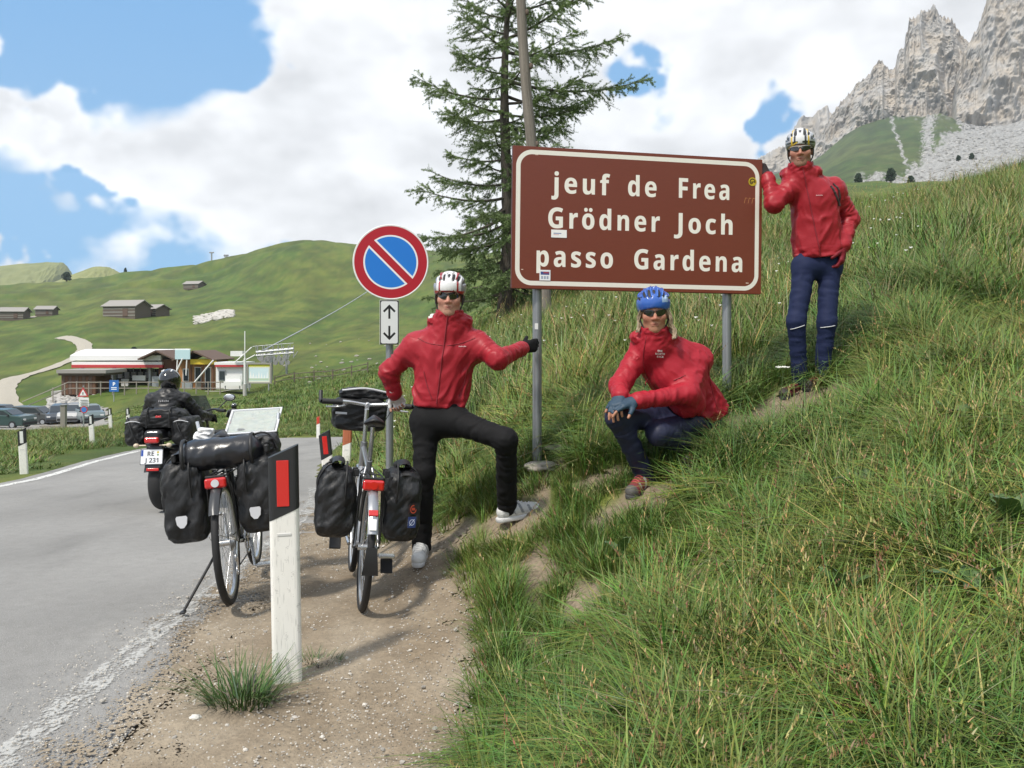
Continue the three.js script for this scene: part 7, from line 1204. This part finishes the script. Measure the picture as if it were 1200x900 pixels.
function tuft(n, rad, l0, l1, w, lean, bend, dry) { const o = { pos: [], col: [] }; for (let i = 0; i < n; i++) { const a = rr(0, 6.283), r = rad * Math.sqrt(rnd()), A = a + rr(-.9, .9); blade(o, [Math.cos(a) * r, -0.01, Math.sin(a) * r], A, rr(l0, l1), w * rr(.7, 1.3), rr(0, lean), rr(.1, bend), pickC(dry * .45)); } return o; }
function lodged(n, rad, l0, l1, w, dry) { const o = { pos: [], col: [] }; for (let i = 0; i < n; i++) { const a = rr(0, 6.283), r = rad * Math.sqrt(rnd()); blade(o, [Math.cos(a) * r, -0.01, Math.sin(a) * r], Math.PI + rr(-.8, .8), rr(l0, l1), w * rr(.7, 1.3), rr(.2, .7), rr(.4, .9), pickC(dry * .45), 4, 0.55); } return o; }
function stalks(n, rad, l0, l1, dry) {                 // flowering stems with a slim seed head
  const o = { pos: [], col: [] };
  for (let i = 0; i < n; i++) {
    const a = rr(0, 6.283), r = rad * Math.sqrt(rnd()), A = rr(0, 6.283), len = rr(l0, l1), lean = rr(.02, .25), bend = rr(.05, .45), c = rnd() < dry ? [3.2, 1.75, 2.8] : [1.5, 1.2, 1.3], b = [Math.cos(a) * r, 0, Math.sin(a) * r];
    blade(o, b, A, len, 0.0028, lean, bend, c, 4);
    const hd = rr(.07, .15), tint = rnd() < .25 ? [2.6, 1.0, 2.6] : rnd() < .5 ? [3.4, 2.0, 3.6] : [4.4, 2.2, 4.6];
    for (let k = 0; k < 13; k++) { const t = 1 - hd / len * (k / 13) * 1.1, h = len * (lean * t + bend * t * t), y = len * (t - .35 * bend * t * t); blade(o, [b[0] + Math.cos(A) * h, y, b[2] + Math.sin(A) * h], rr(0, 6.28), rr(.011, .02), .0042, rr(.1, .45), .15, tint.map((v) => v * rr(.7, 1.15)), 2); }
  }
  return o;
}
const grassM = new THREE.MeshStandardMaterial({ vertexColors: true, roughness: 0.62, side: THREE.DoubleSide });
const LUSH = (x, d) => { const t = clamp(0.5 + 0.9 * fbm2(x * 0.4 + 3, d * 0.4, 3), 0, 1), k = lerp(0.92, 1.12, t); return [lerp(.074, .114, t) * k, lerp(.142, .160, t) * k, lerp(.027, .031, t) * k]; };

function geosField(label, geos, N, sample, size, tintK = 1, tilt = 0.25) {
  const per = geos.map(() => []), cols = geos.map(() => []), q = new THREE.Quaternion(), e = new THREE.Euler(); let tries = 0, n = 0;
  while (n < N && tries++ < N * 14) {
    const p = sample(); if (!p) continue; const [x, d] = p, y = ground(x, d), k = Math.floor(rnd() * geos.length), s = size(x, d);
    if (s < 0.15) continue;
    e.set(rr(-tilt, tilt), rr(-1.1, 1.1) + (rnd() < .3 ? rr(0, 6.28) : 0), rr(-tilt, tilt) + 0.12, 'YXZ'); q.setFromEuler(e);
    per[k].push(new THREE.Matrix4().compose(V(x, y - 0.005, -d), q, V(s, s * rr(.8, 1.2), s))); const c = LUSH(x, d), m = tintK * rr(.82, 1.18); cols[k].push(C(c[0] * m * rr(.92, 1.1), c[1] * m, c[2] * m)); n++;
  }
  emit(label, geos, per, cols);
}
function emit(label, geos, per, cols) {
  geos.forEach((g, k) => {
    if (!per[k].length) return;
    const im = new THREE.InstancedMesh(g, grassM, per[k].length); per[k].forEach((m, i) => { im.setMatrixAt(i, m); im.setColorAt(i, cols[k][i]); });
    im.name = numbered('grass'); im.castShadow = im.receiveShadow = true; scene.add(tag(im, label, 'grass', null, 'stuff'));
  });
}
// a piece of meadow R wide: many tufts joined; put down on a jittered grid, sheared to the slope
function turfPatch(R, parts) {
  const o = { pos: [], col: [] };
  for (const [n, make] of parts) for (let i = 0; i < n; i++) {
    const t = make(), x = rr(-.5, .5) * R, z = rr(-.5, .5) * R, A = rr(-.7, .7) + (rnd() < .25 ? rr(0, 6.28) : 0), c = Math.cos(A), s = Math.sin(A), k = rr(.65, 1.2), m = rr(.82, 1.2), hue = rr(.9, 1.1);
    for (let j = 0; j < t.pos.length; j += 3) { o.pos.push(x + (t.pos[j] * c + t.pos[j + 2] * s) * k, t.pos[j + 1] * k, z + (-t.pos[j] * s + t.pos[j + 2] * c) * k); o.col.push(t.col[j] * m * hue, t.col[j + 1] * m, t.col[j + 2] * m); }
  }
  return bladeGeo(o);
}
const GAPS = [];
function meadow(label, geos, cell, d0, d1, x0, x1, pure, size, turn = 0.6) {
  const per = geos.map(() => []), cols = geos.map(() => []);
  for (let d = d0; d < d1; d += cell) for (let x = x0(d); x < x1(d); x += cell) {
    const X = x + rr(-.2, .2) * cell, D = d + rr(-.2, .2) * cell; if (!pure(X, D) || Math.abs(ground(X + .6, D) - ground(X - .6, D)) > 1.1 || Math.abs(ground(X, D + .6) - ground(X, D - .6)) > 1.1) { GAPS.push([x, d, cell]); continue; }
    const y = ground(X, D), e = cell * .5, sx = (ground(X + e, D) - ground(X - e, D)) / (2 * e), sd = (ground(X, D + e) - ground(X, D - e)) / (2 * e), s = size(X, D), k = Math.floor(rnd() * geos.length), A = rr(-turn, turn);
    const M = new THREE.Matrix4().set(1, 0, 0, X, sx, 1, -sd, y - 0.006, 0, 0, 1, -D, 0, 0, 0, 1); M.multiply(new THREE.Matrix4().makeRotationY(A)).scale(V(1.08, s, 1.08));
    per[k].push(M); const c = LUSH(X, D), m = rr(.88, 1.14); cols[k].push(C(c[0] * m * rr(.94, 1.07), c[1] * m, c[2] * m));
  }
  emit(label, geos, per, cols);
}
const ahead = (x, d) => Math.max(bare0(x, d), bare0(x, d + .18), .9 * bare0(x, d + .4), .6 * bare0(x, d + .65));
const pureAt = (x, d, e) => x - e > vergeEdge(d) + .12 && [[0, 0], [e, 0], [-e, 0], [0, e], [0, -e], [0, .45]].every(([a, b]) => bare0(x + a, d + b) < .12);
const short = () => tuft(24, .07, .05, .14, .005, .65, .8, .2), lush = () => tuft(26, .055, .14, .36, .0074, .42, .9, .05), fine = () => tuft(26, .055, .14, .36, .0042, .4, .9, .14), comb = () => lodged(22, .08, .18, .42, .0055, .2), broad = () => tuft(5, .05, .05, .13, .026, .9, .9, .05);
const NEAR = []; for (let i = 0; i < 9; i++) NEAR.push(turfPatch(.34, [[20, short], [9 + i % 3 * 3, lush], [9, fine], [i % 3 ? 6 : 10, comb], [i % 2 ? 8 : 14, broad]]));
meadow('green meadow grass covering the bank', NEAR, .27, .9, 7.2, (d) => -.5 - sstep(6, 7, d), (d) => .66 * d + 1.5, (x, d) => pureAt(x, d, .14), (x, d) => lerp(.52, .98, sstep(-.35, .35, n2(x * 1.4, d * 1.4))) * rr(.9, 1.1));
{ // thinner growth round the worn places and along the verge
  const gaps = GAPS.slice(), spot = () => { const [x, d, c] = gaps[Math.floor(rnd() * gaps.length)], X = x + rr(-.6, .6) * c, D = d + rr(-.6, .6) * c; return X < vergeEdge(D) + .1 - .1 * rnd() * rnd() || bare0(X, D) > .25 + .5 * rnd() * rnd() ? null : [X, D]; };
  const K2 = gaps.length;
  geosField('thin turf around the bare earth of the bank', [0, 1, 2].map(() => bladeGeo(short())), K2 * 15, spot, () => rr(.6, 1.15));
  geosField('scattered grass tufts around the bare earth of the bank', [bladeGeo(lush()), bladeGeo(fine()), bladeGeo(lush()), bladeGeo(fine())], K2 * 8, spot, (x, d) => rr(.45, .95) * lerp(1, .3, ahead(x, d)));
}
const bankSpot = (d0, d1, pw) => () => { const d = d0 * Math.pow(d1 / d0, Math.pow(rnd(), pw)), x = rr(-0.4, 0.68 * d + 0.4); return x < vergeEdge(d) + .15 || ahead(x, d) > .2 ? null : [x, d]; };
geosField('pale seed stalks rising above the grass of the bank', [() => stalks(4, .07, .3, .6, .3), () => stalks(3, .06, .35, .72, .4), () => stalks(5, .1, .25, .5, .35)].map((f) => bladeGeo(f())), 480, bankSpot(1.6, 8, .6), (x, d) => rr(.7, 1.1), 1.0, .4);
// the meadow behind
const openTo = (x, d, m) => { const [out] = d < 40 && x > -18 && x < 19 ? roadAt(x, d) : [9]; if (out < m) return false; if (d > 54 && x < -0.45 * d && d < 86) return false; if (d > 78 && x < -0.31 * d && d < 112) return false; return true; };
const tallA = () => tuft(24, .10, .16, .40, .0085, .35, .6, .3), tallB = () => tuft(24, .10, .2, .48, .0075, .3, .6, .45), stem = () => stalks(3, .1, .35, .68, .55);
const MID = []; for (let i = 0; i < 7; i++) MID.push(turfPatch(.72, [[13, tallA], [11, tallB], [3, stem]]));
meadow('tall meadow grass behind the sign and up the slope', MID, .56, 7.0, 15.5, (d) => -.46 * d - .3, (d) => .66 * d + 1.6, (x, d) => openTo(x, d, .75) && (d > 9.5 || x > vergeEdge(d) + .35 || x < -5), (x, d) => rr(.8, 1.15) * lerp(.6, 1, sstep(.7, 1.6, roadAt(x, d)[0])));
const wideA = () => tuft(20, .16, .18, .42, .014, .35, .6, .2), wideB = () => tuft(20, .16, .2, .5, .012, .3, .6, .3), FAR = []; for (let i = 0; i < 6; i++) FAR.push(turfPatch(1.5, [[24, wideA], [20, wideB], [5, () => stalks(4, .2, .4, .75, .4)]]));
meadow('tall meadow grass on the middle of the slope', FAR, 1.15, 15.5, 42, (d) => -.68 * d, (d) => .66 * d + .5, (x, d) => openTo(x, d, 1.2), (x, d) => rr(.8, 1.15) * (x < -.2 * d ? .5 : 1) * lerp(.6, 1, sstep(1, 2.5, d < 40 ? roadAt(x, d)[0] : 3)));
const bigA = () => tuft(18, .4, .18, .45, .035, .4, .6, .2), WIDE = []; for (let i = 0; i < 5; i++) WIDE.push(turfPatch(4, [[46, bigA]]));
meadow('rough grass between the road and the lift station', WIDE, 3.2, 42, 100, (d) => -.66 * d, (d) => -.02 * d, (x, d) => openTo(x, d, 2), (x, d) => rr(.8, 1.2) * (x < -.3 * d ? .45 : .9));
const midSpot = (d0, d1, x0, x1) => () => { const d = d0 * Math.pow(d1 / d0, rnd()), x = rr(x0, x1) * d; return openTo(x, d, .8) && (d > 9.5 || x > vergeEdge(d) + .3) ? [x, d] : null; };
// tuft beside the nearest post
{
  const o = { pos: [], col: [] }; for (let i = 0; i < 330; i++) { const a = rr(0, 6.28), r = .085 * Math.sqrt(rnd()); blade(o, [Math.cos(a) * r * 1.5, -.01, Math.sin(a) * r], a + rr(-.8, .8), rr(.07, .25), rr(.0035, .0065), rr(.1, .75), rr(.2, .9), pickC(.07).map((v, k) => v * [.052, .105, .026][k]), 4, .5); }
  const p = stand(284, 3.5, .012), m = mesh('grass_tuft', bladeGeo(o), grassM); m.position.copy(p); tag(m, 'single green grass tuft growing at the foot of the nearest road post', 'grass tuft');
  const o2 = { pos: [], col: [] }; for (let i = 0; i < 130; i++) { const a = rr(0, 6.28), r = .06 * Math.sqrt(rnd()); blade(o2, [Math.cos(a) * r * 2, -.01, Math.sin(a) * r], a + rr(-.8, .8), rr(.03, .09), .004, rr(.1, .8), rr(.2, .9), pickC(.35).map((v, k) => v * [.06, .1, .03][k]), 3, .5); }
  const m2 = mesh('grass_tuft', bladeGeo(o2), grassM); m2.position.copy(stand(372, 3.95, .012)); tag(m2, 'low dry grass tuft just right of the nearest road post', 'grass tuft');
}
// broad leaves
function leafGeo(L, W, bend, sd) { return sheet(6, 10, (u, v) => { const w = W * Math.pow(Math.sin(Math.PI * Math.min(1, v * .92 + .06)), .8) * (1 + .1 * n2(v * 6, sd)), k = (u - .5) * 2; return [k * w / 2, L * (v * .8 - bend * v * v) + Math.abs(k) * w * .18 + .006 * n2(v * 9 + sd, k * 3), L * v * .8]; }); }
{
  const lm = [C(.06, .125, .03), C(.07, .135, .03), C(.08, .14, .04)].map((c) => new THREE.MeshPhysicalMaterial({ color: c, roughness: .55, transmission: .2, thickness: 0 }));
  const dock = (px, d, n, L, label, name = 'dock_plant') => { const s = thing(name, label, 'plant', stand(px, d, 0), rr(0, 6)); for (let i = 0; i < n; i++) { const l = L * rr(.8, 1.4), m = mesh('leaf', leafGeo(l, l * .36, rr(.25, .6), i), lm[i % 3], s); m.rotation.y = i / n * 6.28 + rr(-.3, .3); m.position.y = .07; m.rotation.order = 'YXZ'; m.rotation.x = -rr(.1, .6); } mesh('stem', bar(V(0, -.02, 0), V(.01, L * .5, 0), .006, .003, 6), lm[2], s); };
  dock(1188, 3.3, 5, .2, 'large leaved dock plant at the right edge, half way down the bank'); dock(1150, 2.9, 5, .17, 'broad leaved plant near the lower right corner'); dock(722, 2.68, 5, .12, 'broad leaved plant at the bottom edge under the bare patch'); dock(990, 3.2, 5, .15, 'small broad leaved plant in the middle of the lower bank'); dock(1120, 4.5, 6, .17, 'broad leaved plant on the upper right of the bank'); dock(728, 4.25, 3, .13, 'single low rounded leaf cluster on the bare earth below the woman'); dock(1010, 4.1, 6, .15, 'broad leaved plant right of the middle of the bank'); dock(880, 3.1, 5, .14, 'low broad leaves in front of the bank, right of the bare patch');
}
{ // white yarrow and small meadow flowers
  const wm = std(.78, .78, .72, .7), gm = std(.07, .11, .035, .8), ym = std(.62, .45, .05, .7);
  const y = stand(914, 5.6), s = thing('yarrow', 'small white yarrow flower beside the right sign post', 'flower', y); mesh('stem', bar(V(0, 0, 0), V(.02, .32, 0), .003, .002, 5), gm, s); const u = []; for (let i = 0; i < 26; i++) { const a = i * 2.4, r = .0085 * Math.sqrt(i); u.push(ball(.02 + Math.cos(a) * r, .325 - r * r * 3 + .006 * rnd(), Math.sin(a) * r, .0055, .8, 1, 6)); } mesh('umbel', merge(u), wm, s);
  const fl = (label, mat, N, spot, h0, h1) => { const g = merge([0, 1, 2, 3, 4, 5].map((i) => ball(Math.cos(i * 1.05) * .008 * (i ? 1 : 0), .005 * (i % 2), Math.sin(i * 1.05) * .008, .006, .7, 1, 5))), im = new THREE.InstancedMesh(g, mat, N); let n = 0; while (n < N) { const p = spot(); if (!p) continue; const k = rr(.7, 1.3); im.setMatrixAt(n++, new THREE.Matrix4().compose(V(p[0], ground(p[0], p[1]) + rr(h0, h1), -p[1]), new THREE.Quaternion(), V(k, k, k))); } im.name = numbered('flowers'); scene.add(tag(im, label, 'flowers', null, 'stuff')); };
  fl('tiny white flower heads dotted over the meadow', wm, 240, midSpot(7, 26, -.3, .5), .22, .4);
}

renderer.render(scene, camera);
